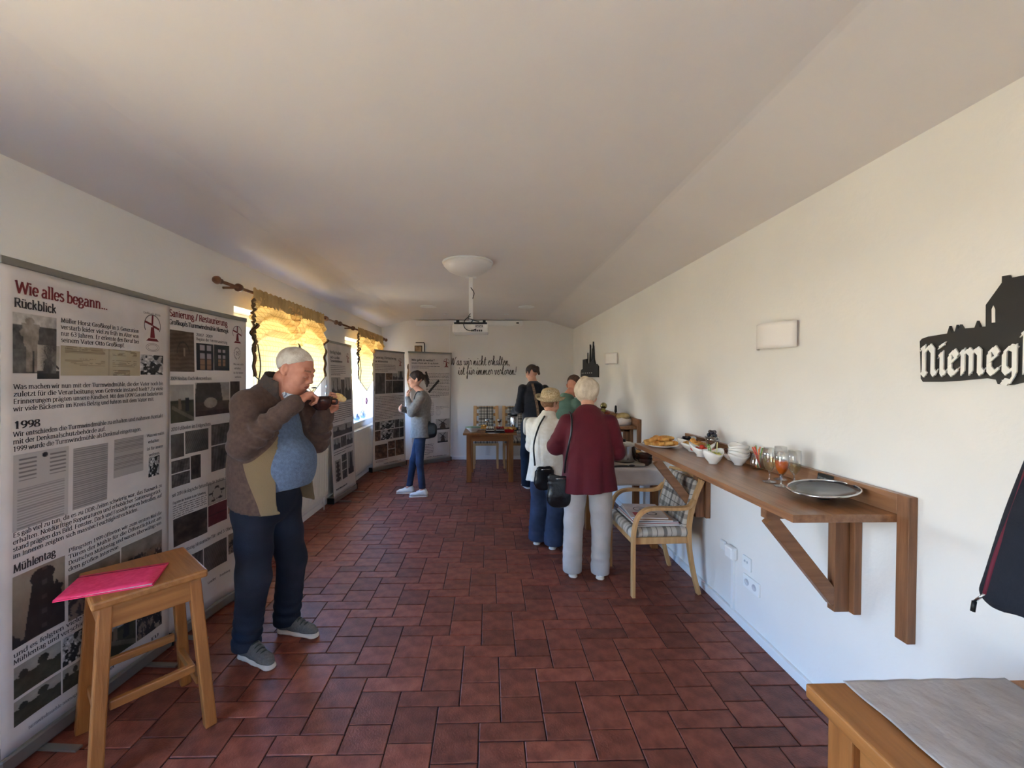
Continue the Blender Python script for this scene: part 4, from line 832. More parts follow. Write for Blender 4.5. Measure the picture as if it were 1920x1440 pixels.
CU['ü'] = CU['u'] + ';1.8,7 1.9,6.1;3.4,7 3.5,6.1'
# angular broken lettering
BL = {
'N': '6.6|.3,6.4 1.4,7 1.4,.6 .8,.9;1.4,.6 2.2,0;1.4,5.4 3.6,7 4.9,5.8 4.9,1 5.8,0 6.4,.8', 'i': '3|.4,4.4 1.4,5.2 1.4,.9 2.2,0 2.9,.8;.7,6.6 2.4,7.2', 'e': '4.4|1.2,4.6 1.2,1 2.4,0 4,1.1;1.2,4.4 2.6,5.4 3.8,4 1.3,2.5', 'm': '8|.3,4.6 1.2,5.4 1.2,.2;1.2,4.4 2.9,5.4 3.9,4.6 3.9,.2;3.9,4.4 5.6,5.4 6.6,4.6 6.6,.9 7.4,0 8,.7', 'g': '5.2|4.3,4.8 2.6,5.4 1.2,4.4 1.2,1 2.2,.1 4,1.2;4,5.4 4.1,-.4 2.8,-2 1,-1.6', 'k': '5|.5,7.8 1.5,8.4 1.5,.2;1.5,3.6 3.4,5.2 4.2,4.2 1.8,2.8;2.6,3.1 3.6,.8 4.4,0 5,.7',
}
def pen(b, pts, sz, thick, thin, place, ang=0.0, mi=0, d=None):
    """one stroke as a strip; place(x, y) -> point on the surface"""
    n = len(pts); L = []; R = []
    for i in range(n):
        a = pts[max(i - 1, 0)]; c = pts[min(i + 1, n - 1)]; dx, dy = c[0] - a[0], c[1] - a[1]; l = math.hypot(dx, dy) or 1; dx, dy = dx / l, dy / l
        w_ = thin + (thick - thin) * abs(dy * math.cos(ang) + dx * math.sin(ang)); nx, ny = -dy * w_ / 2, dx * w_ / 2
        L.append((pts[i][0] + nx, pts[i][1] + ny)); R.append((pts[i][0] - nx, pts[i][1] - ny))
    base = len(b.v)
    for q in L + R: b.v.append(tuple(place(q[0] * sz, q[1] * sz)))
    for i in range(n - 1): b.f.append((base + i, base + n + i, base + n + i + 1, base + i + 1)); b.m.append(mi); b.sm.append(False)
def cmr(P, n):
    P = [P[0]] + P + [P[-1]]; out = []
    for i in range(1, len(P) - 2):
        for k in range(n):
            t = k / n; o = []
            for j in (0, 1):
                a, b_, c, d = (P[i + q][j] for q in (-1, 0, 1, 2)); o.append(.5 * (2 * b_ + (c - a) * t + (2 * a - 5 * b_ + 4 * c - d) * t * t + (3 * b_ - a - 3 * c + d) * t ** 3))
            out.append(tuple(o))
    out.append(P[-1]); return out
def nib(b, P, w_, t_, ang, place):
    """broad-nib stroke: every segment is the sweep of a slanted flat nib with a little thickness"""
    n1 = (math.cos(ang) * w_ / 2, math.sin(ang) * w_ / 2); n2 = (-math.sin(ang) * t_ / 2, math.cos(ang) * t_ / 2)
    for p, q in zip(P, P[1:]):
        for n_ in (n1, n2):
            base = len(b.v)
            for x_, y_ in ((p[0] + n_[0], p[1] + n_[1]), (q[0] + n_[0], q[1] + n_[1]), (q[0] - n_[0], q[1] - n_[1]), (p[0] - n_[0], p[1] - n_[1])): b.v.append(tuple(place(x_, y_, base // 4)))
            b.f.append((base, base + 1, base + 2, base + 3)); b.m.append(0); b.sm.append(False)
def write(b, s, place, sz, width=None, font=GL, thick=1.05, thin=.5, serif=True, joined=False, slant=0.0, nseg=4, ang=0.0, mi=0, sp=4.0 * .62):
    """writes s from (0, 0) along +x; sz = metres per glyph unit; fits to width if given; returns its length"""
    adv = [float(font[c].split('|')[0]) if c in font else sp for c in s]
    tot = sum(adv) * sz; kx = width / tot if width else 1.0; x0 = 0.0
    for c, a in zip(s, adv):
        if c in font:
            for st in font[c].split('|')[1].split(';'):
                cv = st.startswith('~'); P = [tuple(float(v) for v in q.split(',')) for q in st.lstrip('~').split()]
                if cv: P = cmr(P, nseg)
                X0 = x0
                pl = lambda x_, y_: place((x_ / sz + slant * y_ / sz) * sz * kx, y_)
                P_ = [(p[0] + X0, p[1]) for p in P]
                if cv or joined: pen(b, P_, sz, thick, thin, pl, ang, mi)
                else:
                    for p_, q_ in zip(P_, P_[1:]):
                        l_ = math.hypot(q_[0] - p_[0], q_[1] - p_[1]) or 1; ex = thin * .4 / l_; dx_, dy_ = (q_[0] - p_[0]) * ex, (q_[1] - p_[1]) * ex
                        pen(b, [(p_[0] - (dx_ if len(P_) > 2 else 0), p_[1] - (dy_ if len(P_) > 2 else 0)), (q_[0] + (dx_ if len(P_) > 2 else 0), q_[1] + (dy_ if len(P_) > 2 else 0))], sz, thick, thin, pl, ang, mi)
                if serif and not cv and len(P) >= 2:
                    for e_, nb in ((P[0], P[1]), (P[-1], P[-2])):
                        if abs(e_[0] - nb[0]) < .75 * abs(e_[1] - nb[1]) and e_[1] in (0, 5, 7, 7.5, -2) and abs(e_[1] - nb[1]) > 1.5:
                            yy = e_[1] + (.2 if e_[1] <= 0 else -.2); pen(b, [(e_[0] + X0 - 1.0, yy), (e_[0] + X0 + 1.0, yy)], sz, thin * 1.05, thin * 1.05, pl, 0, mi)
        x0 += a
    return tot * kx
# ---- printed pictures: small colour rasters on a grid of vertices
def raster(b_obj_name, parent, place, u0, v0, u1, v1, fn, nx=44, ny=44):
    """a printed picture; fn(X, Y) with X, Y in 0..1 (Y down) -> array (ny, nx, 3) of sRGB 0..255"""
    X, Y = np.meshgrid(np.linspace(0, 1, nx), np.linspace(0, 1, ny)); C = np.clip(fn(X, Y), 0, 255) / 255.0
    C = np.where(C <= .04045, C / 12.92, ((C + .055) / 1.055) ** 2.4)
    v = [tuple(place(u0 + (u1 - u0) * x_, v0 + (v1 - v0) * y_)) for x_, y_ in zip(X.ravel(), Y.ravel())]
    f = [(j * nx + i, (j + 1) * nx + i, (j + 1) * nx + i + 1, j * nx + i + 1) for j in range(ny - 1) for i in range(nx - 1)]
    me = bpy.data.meshes.new(b_obj_name); me.from_pydata(v, [], f); at = me.color_attributes.new('print', 'FLOAT_COLOR', 'POINT')
    buf = np.ones((nx * ny, 4), np.float32); buf[:, :3] = C.reshape(-1, 3); at.data.foreach_set('color', buf.ravel()); me.materials.append(M_print)
    return link(b_obj_name, me, parent)
M_print = bpy.data.materials.new('printed_picture'); M_print.use_nodes = True
_n = M_print.node_tree.nodes; _a = _n.new('ShaderNodeVertexColor'); _a.layer_name = 'print'; M_print.node_tree.links.new(_a.outputs[0], _n['Principled BSDF'].inputs['Base Color']); _n['Principled BSDF'].inputs['Roughness'].default_value = .55
def nz(X, Y, fr, seed=0):
    r = np.random.default_rng(seed); o = 0; am = 1.0; tot = 0.0
    X, Y = np.broadcast_arrays(X, Y); X = X + 0.0; Y = Y + 0.0
    for k in range(4):
        G = r.uniform(-1, 1, (40, 40)); fx, fy = X * fr * 2 ** k * .6 + 3 * k, Y * fr * 2 ** k * .6 + 5 * k; i, j = np.floor(fx).astype(int), np.floor(fy).astype(int); u, v = fx - i, fy - j; u, v = u * u * (3 - 2 * u), v * v * (3 - 2 * v)
        g = lambda a, b_: G[a % 40, b_ % 40]
        o = o + am * (g(i, j) * (1 - u) * (1 - v) + g(i + 1, j) * u * (1 - v) + g(i, j + 1) * (1 - u) * v + g(i + 1, j + 1) * u * v); tot += am; am *= .62
    return o / tot * 1.4
def px(shape_like, c): return np.stack([np.full(shape_like.shape, float(v)) for v in c], -1)
def put(C, m, c): C[m] = c; return C
def grade(C, n, a): return C + (n * a)[..., None]
def seg(X, Y, a, b_, w_):
    dx, dy = b_[0] - a[0], b_[1] - a[1]; t = np.clip(((X - a[0]) * dx + (Y - a[1]) * dy) / (dx * dx + dy * dy), 0, 1); return np.hypot(X - a[0] - t * dx, Y - a[1] - t * dy) < w_
def tower(X, Y, cx, y0, y1, w0, w1): t = (Y - y0) / (y1 - y0); return (t > 0) & (t < 1) & (np.abs(X - cx) < w0 + (w1 - w0) * t)
PIC = {}
def pic(k):
    def d(f): PIC[k] = f; return f
    return d
@pic('standing_man')
def _(X, Y):
    C = px(X, (172, 166, 160)); put(C, Y > .20, (74, 70, 68)); put(C, (Y > .60), (92, 88, 84)); m = (np.hypot((X - .36) / .10, (Y - .12) / .06) < 1) | tower(X, Y, .38, .16, .55, .20, .15) | (tower(X, Y, .42, .5, .98, .15, .14)) | seg(X, Y, (.2, .32), (.5, .40), .06)
    put(C, m, (132, 122, 112)); put(C, (np.abs(X - .44) < .012) & (Y > .62), (60, 56, 54)); return grade(C, nz(X, Y, 12, 1), 34)
@pic('windmill_dark')
def _(X, Y):
    C = px(X, (176, 168, 158)); put(C, tower(X, Y, .48, .42, .8, .12, .24) | (Y > .76) | seg(X, Y, (.30, .15), (.66, .64), .022) | seg(X, Y, (.72, .30), (.30, .50), .03) | seg(X, Y, (.5, .4), (.95, .68), .035), (52, 46, 44)); return grade(C, nz(X, Y, 5, 2), 14)
@pic('letters')
def _(X, Y):
    C = px(X, (168, 156, 132)); m = (np.sin(Y * 150) > .1) & (nz(X, Y * 2, 14, 3) > -.1) & (X > .05) & (X < .95) & (np.abs(X - .54) > .05) & ((Y < .25) | ((Y > .42) & (Y < .65)) | ((Y > .78) & (X > .6) & (X < .85))); put(C, m, (120, 106, 86)); put(C, np.abs(X - .54) < .008, (150, 138, 118)); return grade(C, nz(X, Y, 3, 3), 8)
@pic('photo_bw')
def _(X, Y): return grade(px(X, (92, 90, 90)), np.sign(nz(X, Y, 5, 4)) * (.4 + np.abs(nz(X, Y, 8, 5))), 110)
@pic('tower_close')
def _(X, Y):
    C = px(X, (128, 116, 102)); C = grade(C, Y - .4, -30); m = tower(X, Y, .56, .12, 1.0, .18, .36) | (np.hypot((X - .56) / .24, (Y - .15) / .12) < 1) | (nz(X, Y, 4, 6) + Y * 1.6 + np.abs(X - .5) > 1.75); put(C, m, (40, 34, 34)); put(C, (np.abs(X - .6) < .05) & (np.sin(Y * 30) > .6) & m, (66, 60, 58)); return grade(C, nz(X, Y, 9, 7), 9)
@pic('crowd')
def _(X, Y):
    C = px(X, (128, 118, 108)); put(C, (Y + .15 * nz(X, X, 5, 8) > .38), (46, 42, 44)); m = (nz(X, Y, 9, 9) > .25) & (Y > .3); put(C, m, (120, 104, 92)); put(C, (nz(X, Y, 11, 10) > .4) & (Y > .4), (150, 140, 128)); return grade(C, nz(X, Y, 8, 11), 20)
@pic('field')
def _(X, Y):
    C = px(X, (150, 146, 142)); put(C, Y > .42, (64, 62, 46)); put(C, (Y > .42) & (Y < .5), (48, 50, 38)); put(C, seg(X, Y, (.1, .6), (1, .95), .05), (104, 96, 82)); put(C, tower(X, Y, .40, .38, .66, .06, .07), (110, 96, 80)); put(C, tower(X, Y, .72, .36, .72, .08, .09), (34, 32, 36)); return grade(C, nz(X, Y, 7, 12), 12)
@pic('workshop')
def _(X, Y):
    C = px(X, (150, 144, 138)); put(C, tower(X, Y, .38, 0, .62, .34, .42), (50, 46, 44)); put(C, Y > .58, (62, 50, 44)); put(C, np.hypot((X - .42) / .2, (Y - .62) / .16) < 1, (142, 136, 126)); put(C, Y > .84, (46, 28, 26)); return grade(C, nz(X, Y, 9, 13), 22)
@pic('brick_wall')
def _(X, Y):
    C = px(X, (82, 64, 50)); C = grade(C, np.sin(Y * 60 + 4 * nz(X, Y, 2, 3)), 9); put(C, (np.abs(np.hypot((X - .55) * 1.1, Y - .55) - .28) < .02) & (Y < .55), (54, 40, 32)); put(C, tower(X, Y, .6, .42, .62, .03, .03), (132, 118, 104)); return grade(C, nz(X, Y, 6, 14) * (1 - Y * .5), 22)
def _win(dark):
    def f(X, Y):
        C = px(X, (30, 28, 34) if not dark else (44, 48, 48)); a, b_ = (.2, .84) if not dark else (.28, .74); t, u = (.06, .98) if not dark else (.18, .82)
        m = (X > a) & (X < b_) & (Y > t) & (Y < u) & (np.abs(X - .52) > .06); m &= ~((np.abs(Y - (t + (u - t) * .27)) < .05)); m &= ~(np.abs(Y - (t + (u - t) * .58)) < .012); m &= ~(np.abs(Y - (t + (u - t) * .8)) < .012); put(C, m, (150, 142, 148)); put(C, m & (Y > t + (u - t) * .55), (136, 104, 82)); return C
    return f
PIC['window_light'] = _win(False); PIC['window_dark'] = _win(True)
@pic('interior')
def _(X, Y): return grade(grade(px(X, (70, 62, 58)), np.sin(X * 40 + 6 * Y), 9), nz(X, Y, 3, 15), 46)
@pic('boards')
def _(X, Y): return grade(grade(px(X, (84, 78, 74)), np.sin((X + .4 * Y) * 70), 14), nz(X, Y, 2, 16), 34)
@pic('dark_room')
def _(X, Y): return grade(px(X, (50, 38, 32)), nz(X, Y, 5, 17), 44)
@pic('red_panel')
def _(X, Y):
    C = px(X, (88, 26, 34)); put(C, (np.abs(X - .5) < .015) | (np.abs(Y - .5) < .02), (62, 18, 24)); return grade(C, nz(X, Y, 12, 18), 10)
@pic('diagram')
def _(X, Y):
    C = px(X, (160, 154, 150)); put(C, (np.abs(np.hypot(X - .5, Y - .55) - .26) < .02) & (np.sin(np.arctan2(Y - .55, X - .5) * 9) > 0), (70, 64, 62))
    for a, b_ in ((.5, .25), (.8, .45), (.68, .8), (.3, .85), (.16, .5)): put(C, np.hypot((X - a) / .12, (Y - b_) / .05) < 1, (40, 36, 36))
    put(C, (X < .02) | (X > .98) | (Y < .02) | (Y > .98), (60, 56, 56)); return C
@pic('village')
def _(X, Y):
    C = px(X, (150, 146, 142)); put(C, Y > .5 + .12 * nz(X, X * 0, 7, 19), (66, 60, 58)); put(C, tower(X, Y, .25, .15, .6, .02, .06) | tower(X, Y, .68, .05, .6, .02, .05), (56, 50, 48)); return grade(C, nz(X, Y, 9, 20), 18)
@pic('warm_room')
def _(X, Y): return px(X, (92, 66, 50)) + (nz(X, Y, 4, 21) * 60)[..., None] * np.array((1, .8, .6)) + (nz(X, Y, 9, 22) * 30)[..., None]
@pic('tree_tower')
def _(X, Y):
    C = px(X, (150, 142, 136)); put(C, (np.abs(X - .5) < .1 + .34 * np.abs(np.sin(Y * 16)) * (.4 + Y * .6)) & (Y > .08), (52, 42, 40)); return C
@pic('obelisk')
def _(X, Y):
    C = px(X, (140, 134, 128)); put(C, tower(X, Y, .5, .05, .8, .14, .30) | (Y > .72), (52, 46, 46)); return grade(C, nz(X, Y, 8, 24), 12)
@pic('mill_small')
def _(X, Y):
    C = px(X, (158, 150, 144)); put(C, tower(X, Y, .5, .3, .86, .09, .22), (72, 56, 46)); put(C, seg(X, Y, (.2, .08), (.75, .55), .025) | seg(X, Y, (.75, .04), (.25, .58), .025) | (Y > .86), (44, 38, 38)); return C
@pic('landscape')
def _(X, Y):
    C = px(X, (146, 142, 134)); put(C, Y > .45 + .1 * nz(X, X * 0, 4, 25), (58, 56, 44)); put(C, np.hypot((X - .2) / .1, (Y - .35) / .14) < 1, (48, 46, 40)); put(C, np.hypot((X - .62) / .12, (Y - .25) / .15) < 1, (52, 50, 42)); return grade(C, nz(X, Y, 8, 26), 14)
@pic('document')
def _(X, Y):
    C = px(X, (176, 170, 166)); m = (np.sin(Y * 170) > .2) & (Y > .45) & (X > .08) & (X < .92); put(C, m, (140, 134, 132)); put(C, (np.sin(Y * 110) > .4) & (Y > .06) & (Y < .35) & (((X > .1) & (X < .4)) | ((X > .65) & (X < .95))), (110, 104, 104)); put(C, np.hypot((X - .55) / .06, (Y - .06) / .035) < 1, (40, 38, 44)); return C
@pic('document_dense')
def _(X, Y):
    C = px(X, (162, 155, 152)); put(C, (np.sin(Y * 190) > .0) & (X > .03) & (X < .97), (126, 120, 118)); return C
@pic('document_lines')
def _(X, Y):
    C = px(X, (164, 157, 154)); put(C, (np.sin(Y * 150) > .0) & (X > .03) & (X < .97) & ((Y < .35) | ((Y > .46) & (Y < .8))), (126, 120, 118)); return C
# ------------------------------------------------------------ roll-up banners
M_sheet = mat('banner_vinyl', (198, 190, 186), c2=(214, 206, 202), rough=.5, vs_=3.5, stretch=(1, 1, 1))
M_alu = mat('brushed_aluminium', (150, 148, 142), rough=.4, metal=.75, var=.02)
M_blk = mat('black_plastic', (24, 24, 24), rough=.5)
M_ink = mat('black_print', (52, 46, 46), rough=.6, var=.0); M_inkr = mat('dark_red_print', (112, 32, 36), rough=.6, var=.0); M_inkg = mat('grey_print', (96, 88, 86), rough=.6, var=0)
def banner(label, TL, TR, BL, BR, items, W=.95, H=1.95, zt=2.03):
    """TL/TR/BL/BR = (x, y) of the sheet's corners at the top (zt) and bottom (0.08)"""
    bx_, by_ = (BL[0] + BR[0]) / 2, (BL[1] + BR[1]) / 2
    t = thing('rollup_banner', label, 'banner', (bx_, by_, 0))
    A = [Vector((p[0] - bx_, p[1] - by_, z_)) for p, z_ in ((TL, zt), (TR, zt), (BR, .08), (BL, .08))]
    nrm = (A[1] - A[0]).cross(Vector((0, 0, 1))).normalized()
    wave = lambda u, v: .003 * math.sin(5 * u * 3.1 + 2 * v) + .002 * math.sin(7 * v)
    def P(u, v, off=0.0):
        a = u / W; b_ = v / H; q = A[0] * (1 - a) * (1 - b_) + A[1] * a * (1 - b_) + A[2] * a * b_ + A[3] * (1 - a) * b_
        return q + nrm * (off + wave(a, b_))
    MB().grid(24, 40, lambda a, b_: P(a * W, (1 - b_) * H)).build('print_sheet', M_sheet, t, solid=.0008)
    d = (A[1] - A[0]).normalized()
    MB().bar(A[0] - d * .004 + Vector((0, 0, .006)), A[1] + d * .004 + Vector((0, 0, .006)), .014, .03).build('top_rail', M_alu, t, bevel=.003)
    d2 = (A[2] - A[3]).normalized(); n2 = d2.cross(Vector((0, 0, 1))).normalized(); lo = [Vector((q.x, q.y, .045)) for q in (A[3], A[2])]
    MB().bar(lo[0] - d2 * .01 - n2 * .03, lo[1] + d2 * .01 - n2 * .03, .085, .07).build('base_case', M_alu, t, bevel=.012)
    for q in (lo[0] - d2 * .014, lo[1] + d2 * .014): MB().bar(q - n2 * .03 - d2 * .006, q - n2 * .03 + d2 * .006, .092, .076).build('end_cap', M_blk, t, bevel=.008)
    for k in (.18, .82): q = lo[0].lerp(lo[1], k); q.z = .0075; MB().bar(q - n2 * .14, q + n2 * .17, .03, .009).build('foot', M_alu, t)
    MB().bar(Vector((bx_ - bx_, 0, .06)) - n2 * .045, (A[0] + A[1]) / 2 - nrm * .02, .014, .014).build('support_pole', M_alu, t)
    inks = {'k': MB(), 'r': MB(), 'g': MB()}
    for it in items:
        k = it[0]
        if k == 'T':      # text: u, baseline v, cap size, width, string, ink, weight
            _, u, v, sz, wd, s, ink, bold = it
            write(inks[ink], s, lambda x_, y_, u=u, v=v: P(u + x_, v - y_, .0022), sz / 7, wd, thick=1.10 + .55 * bold, thin=.50 + .22 * bold, nseg=3 if sz < .02 else 5)
        elif k == 'P': raster('photo', t, lambda u, v: P(u, v, .0014), it[1], it[2], it[3], it[4], PIC[it[5]], *(it[6] if len(it) > 6 else (40, 40)))
        elif k == 'L':    # rows of small print: u0, v0, u1, v1, rows, ink
            _, u0, v0, u1, v1, rows, ink = it; rr = random.Random(int(u0 * 1000 + v0 * 77)); hh = (v1 - v0) / rows
            for r_ in range(rows):
                x_ = u0; end = u1 if r_ < rows - 1 else u0 + (u1 - u0) * .6
                while x_ < end - .01:
                    wd = min(rr.uniform(.012, .05), end - x_); vv = v0 + hh * (r_ + .35)
                    b_ = inks[ink]; base = len(b_.v)
                    for q in ((x_, vv), (x_ + wd, vv), (x_ + wd, vv + hh * .30), (x_, vv + hh * .30)): b_.v.append(tuple(P(*q, .0022)))
                    b_.f.append((base + 3, base + 2, base + 1, base)); b_.m.append(0); b_.sm.append(False); x_ += wd + .008
        elif k == 'M':    # windmill emblem in a ring: u, v, radius
            _, u, v, r_ = it; pl = lambda x_, y_: P(u + x_, v - y_, .0022)
            pen(inks['g'], [(math.cos(a) * r_, math.sin(a) * r_) for a in np.linspace(-.5, 3.64, 30)], 1, r_ * .09, r_ * .09, pl)
            for a in ((-.05, .1, -.0, 1.0, .22), (0, .05, -.95, .30, .2), (.0, -.02, .85, -.28, .2)): pen(inks['r'], [(a[0] * r_, a[1] * r_), (a[2] * r_, a[3] * r_)], 1, r_ * a[4], r_ * a[4], pl)
            b_ = inks['r']; base = len(b_.v)
            for q in ((-.20, -.15), (.16, -.15), (.28, -1.15), (-.32, -1.15), (-.8, -1.45), (.8, -1.45), (.5, -1.2), (-.5, -1.2)): b_.v.append(tuple(pl(q[0] * r_, q[1] * r_)))
            b_.f += [(base, base + 3, base + 2, base + 1), (base + 7, base + 4, base + 5, base + 6)]; b_.m += [0, 0]; b_.sm += [False, False]
        elif k == 'S': pen(inks['k'], [(it[1], -it[2]), (it[3], -it[4])], 1, it[5], it[5], lambda x_, y_: P(x_, -y_, .0022))
        elif k == 'O':    # laurel ring with number
            _, u, v, r_ = it; pl = lambda x_, y_: P(u + x_, v - y_, .0022)
            for a in np.linspace(-1.2, 4.34, 20): pen(inks['g'], [(math.cos(a) * r_ * .85, math.sin(a) * r_ * 1.1), (math.cos(a + .15) * r_ * 1.1, math.sin(a + .15) * r_ * 1.4)], 1, r_ * .14, r_ * .14, pl)
            write(inks['k'], '25', lambda x_, y_: pl(x_ - r_ * .52, y_ - r_ * .40), r_ * .8 / 7, None)
        elif k == 'E':    # oval stamp
            _, u, v, ru, rv = it
            for f_ in (1, .72): pen(inks['g'], [(math.cos(a) * ru * f_, math.sin(a) * rv * f_) for a in np.linspace(0, 2 * PI, 28)], 1, .002, .002, lambda x_, y_: P(u + x_, v - y_, .0022))
    for k, nm, m in (('k', 'lettering', M_ink), ('r', 'red_lettering', M_inkr), ('g', 'grey_print', M_inkg)):
        if inks[k].f: inks[k].build(nm, m, t)
    return t
def motto(u, v, sz): return [('T', u, v, sz, None, 'Was wir nicht', 'k', 0), ('T', u + .01, v + sz * 2.2, sz, None, 'erhalten', 'k', 0), ('T', u, v + sz * 4.6, sz, None, 'ist für immer', 'k', 0), ('T', u + .015, v + sz * 6.8, sz, None, 'verloren.', 'k', 0)]
B1 = [('T', .051, .107, .045, .435, 'Wie alles begann...', 'r', 1), ('T', .045, .162, .034, .180, 'Rückblick', 'k', 1), ('P', .04, .182, .226, .417, 'standing_man', (50, 60)), ('P', .138, .300, .241, .440, 'windmill_dark', (60, 70)),
      ('P', .246, .295, .709, .426, 'letters', (120, 60)), ('P', .713, .310, .886, .420, 'photo_bw', (50, 34)), ('E', .80, .267, .05, .022), ('M', .80, .145, .060)]
B1 += [('T', .785 - .052, .085, .012, None, 'Großkopfs Mühle', 'g', 0)]
for k, (s_, w_2) in enumerate((('Müller Horst Großkopf in 3. Generation', .456), ('verstarb leider viel zu früh im Alter von', .456), ('nur 63 Jahren. Er erlernte den Beruf bei', .456), ('seinem Vater Otto Großkopf.', .355))): B1.append(('T', .246, .196 + .0282 * k, .019, w_2, s_, 'k', .3))
for k, (s_, w_2) in enumerate((('Was machen wir nun mit der Turmwindmühle, die der Vater noch bis', .843), ('zuletzt für die Verarbeitung von Getreide instand hielt? Zu viele', .843), ('Erinnerungen prägten unsere Kindheit. Mit dem LKW Garant belieferten', .843), ('wir viele Bäckerein im Kreis Belzig und fuhren mit dem Vater mit.', .77))): B1.append(('T', .042, .479 + .0287 * k, .019, w_2, s_, 'k', .3))
B1 += [('T', .044, .634, .028, .11, '1998', 'k', 1)]
for k, (s_, w_2) in enumerate((('Wir entschieden die Turmwindmühle zu erhalten und nahmen Kontakt', .843), ('mit der Denkmalschutzbehörde auf.', .44), ('1999 wurde die Turmwindmühle als Denkmal eingetragen.', .68))): B1.append(('T', .042, .665 + .029 * k, .019, w_2, s_, 'k', .3))
B1 += [('P', .044, .738, .290, 1.045, 'document', (50, 90)), ('P', .311, .755, .500, 1.035, 'document_dense', (30, 110)), ('P', .539, .748, .738, .942, 'document_lines', (30, 80)), ('P', .775, .88, .862, .99, 'photo_bw', (24, 28))] + motto(.76, .765, .016)
for k, s_ in enumerate(('Es gab viel zu tun, da es zu DDR-Zeiten schwierig war, das Bauwerk zu', 'erhalten. Notdürftige Reparaturen und erheblicher Sanierungsrück-', 'stand prägten das Bild. Fenster, Dach und Fassade waren betroffen, auf', 'im Inneren zeigten sich massive Feuchtigkeitsschäden.')): B1.append(('T', .046, 1.066 + .0285 * k, .019, (.838, .838, .838, .66)[k], s_, 'k', .3))
B1 += [('T', .048, 1.210, .032, .187, 'Mühlentag', 'k', 1)]
for k, s_ in enumerate(('Pfingsten 1999 öffneten wir zum ersten Mal die', 'Türen der Mühle für die Öffentlichkeit am', 'Deutschen Mühlentag und waren überwältigt von', 'dem großen Interesse.')): B1.append(('T', .294, 1.222 + .0285 * k, .018, (.59, .59, .59, .29)[k], s_, 'k', .2))
B1 += [('P', .046, 1.227, .278, 1.525, 'tower_close', (60, 70)), ('P', .294, 1.325, .590, 1.540, 'crowd', (50, 40)), ('P', .598, 1.312, .890, 1.540, 'crowd', (50, 40)),
       ('T', .050, 1.560, .019, .838, 'und es folgten viele weitere Aktionen zum jährlichen', 'k', .2), ('T', .050, 1.589, .019, .62, 'Mühlentag und verschiedene Veranstaltungen.', 'k', .2),
       ('P', .052, 1.604, .260, 1.735, 'landscape', (50, 34)), ('P', .052, 1.748, .260, 1.853, 'landscape', (50, 34)), ('P', .268, 1.604, .365, 1.735, 'photo_bw', (24, 34)), ('P', .268, 1.748, .365, 1.853, 'landscape', (30, 30)), ('P', .373, 1.604, .47, 1.853, 'crowd', (30, 50)),
       ('P', .476, 1.62, .690, 1.853, 'field', (50, 50)), ('P', .697, 1.62, .889, 1.853, 'crowd', (40, 50)), ('T', .114, 1.905, .014, .25, 'turmwindmuehle-niemegk.de', 'g', 0), ('T', .46, 1.905, .016, .10, 'Leader', 'g', 1), ('T', .62, 1.905, .014, .12, 'Brandenburg', 'g', 1), ('T', .80, 1.905, .016, .06, 'EU', 'k', 1)]
banner('nearest tall roll-up banner, titled in dark red, behind the wooden stool', (-1.808, 1.573), (-1.907, 2.514), (-1.935, 1.645), (-1.880, 2.440), B1)
B2 = [('T', .099, .067, .040, .535, 'Sanierung / Restaurierung', 'r', 1), ('T', .096, .115, .028, .549, 'Großkopfs Turmwindmühle Niemegk', 'k', 1), ('P', .094, .147, .301, .400, 'brick_wall', (46, 60)), ('T', .319, .166, .018, .15, '2007 -2009', 'k', .2), ('T', .319, .194, .018, .31, 'Beginn der Fenstersanierung', 'k', .2),
      ('P', .318, .211, .478, .389, 'window_light', (50, 60)), ('P', .484, .209, .649, .388, 'window_dark', (50, 60)), ('M', .739, .105, .052), ('O', .733, .258, .034), ('T', .094, .452, .021, .36, '2009 Neubau Dach Motorenhaus', 'k', .2),
      ('P', .092, .480, .291, .712, 'field', (44, 50)), ('P', .303, .470, .646, .690, 'workshop', (60, 50)), ('P', .655, .466, .760, .690, 'dark_room', (20, 40)), ('T', .093, .758, .021, .35, '2010 Fußboden im Erdgeschoss', 'k', .2),
      ('P', .092, .780, .205, .925, 'boards', (24, 36)), ('P', .215, .774, .420, .915, 'boards', (44, 34)), ('P', .451, .758, .653, .898, 'interior', (44, 34)), ('P', .451, .906, .660, 1.075, 'interior', (44, 40)), ('P', .093, .940, .252, 1.015, 'interior', (30, 20)), ('P', .093, 1.022, .252, 1.10, 'interior', (30, 24)), ('P', .260, .935, .345, 1.085, 'dark_room', (20, 34)), ('P', .665, .75, .76, .898, 'warm_room', (20, 30)),
      ('T', .094, 1.155, .021, .62, 'seit 2014 ökologische Behandlung der Insekten mit Wärme', 'k', .2), ('T', .10, 1.200, .015, .29, 'Flugzeiten der Insekten in der Schwebung', 'k', .6), ('L', .10, 1.208, .40, 1.288, 6, 'g'), ('P', .102, 1.292, .404, 1.460, 'dark_room', (44, 34)),
      ('P', .415, 1.150, .610, 1.290, 'diagram', (60, 50)), ('P', .415, 1.296, .615, 1.432, 'red_panel', (30, 30)), ('P', .628, 1.265, .814, 1.402, 'warm_room', (30, 30)), ('P', .628, 1.14, .80, 1.255, 'warm_room', (30, 30)), ('T', .12, 1.515, .020, .66, 'Ausstattung Historische Tür- und 3. Obergeschoss', 'k', .2),
      ('P', .12, 1.555, .355, 1.72, 'interior', (34, 34)), ('P', .365, 1.555, .608, 1.72, 'boards', (44, 34)), ('P', .625, 1.547, .83, 1.685, 'crowd', (40, 34)), ('T', .40, 1.80, .016, .09, 'Leader', 'g', 1), ('T', .53, 1.80, .014, .11, 'Brandenburg', 'g', 1), ('T', .70, 1.80, .016, .05, 'EU', 'k', 1)] + motto(.69, .345, .014)
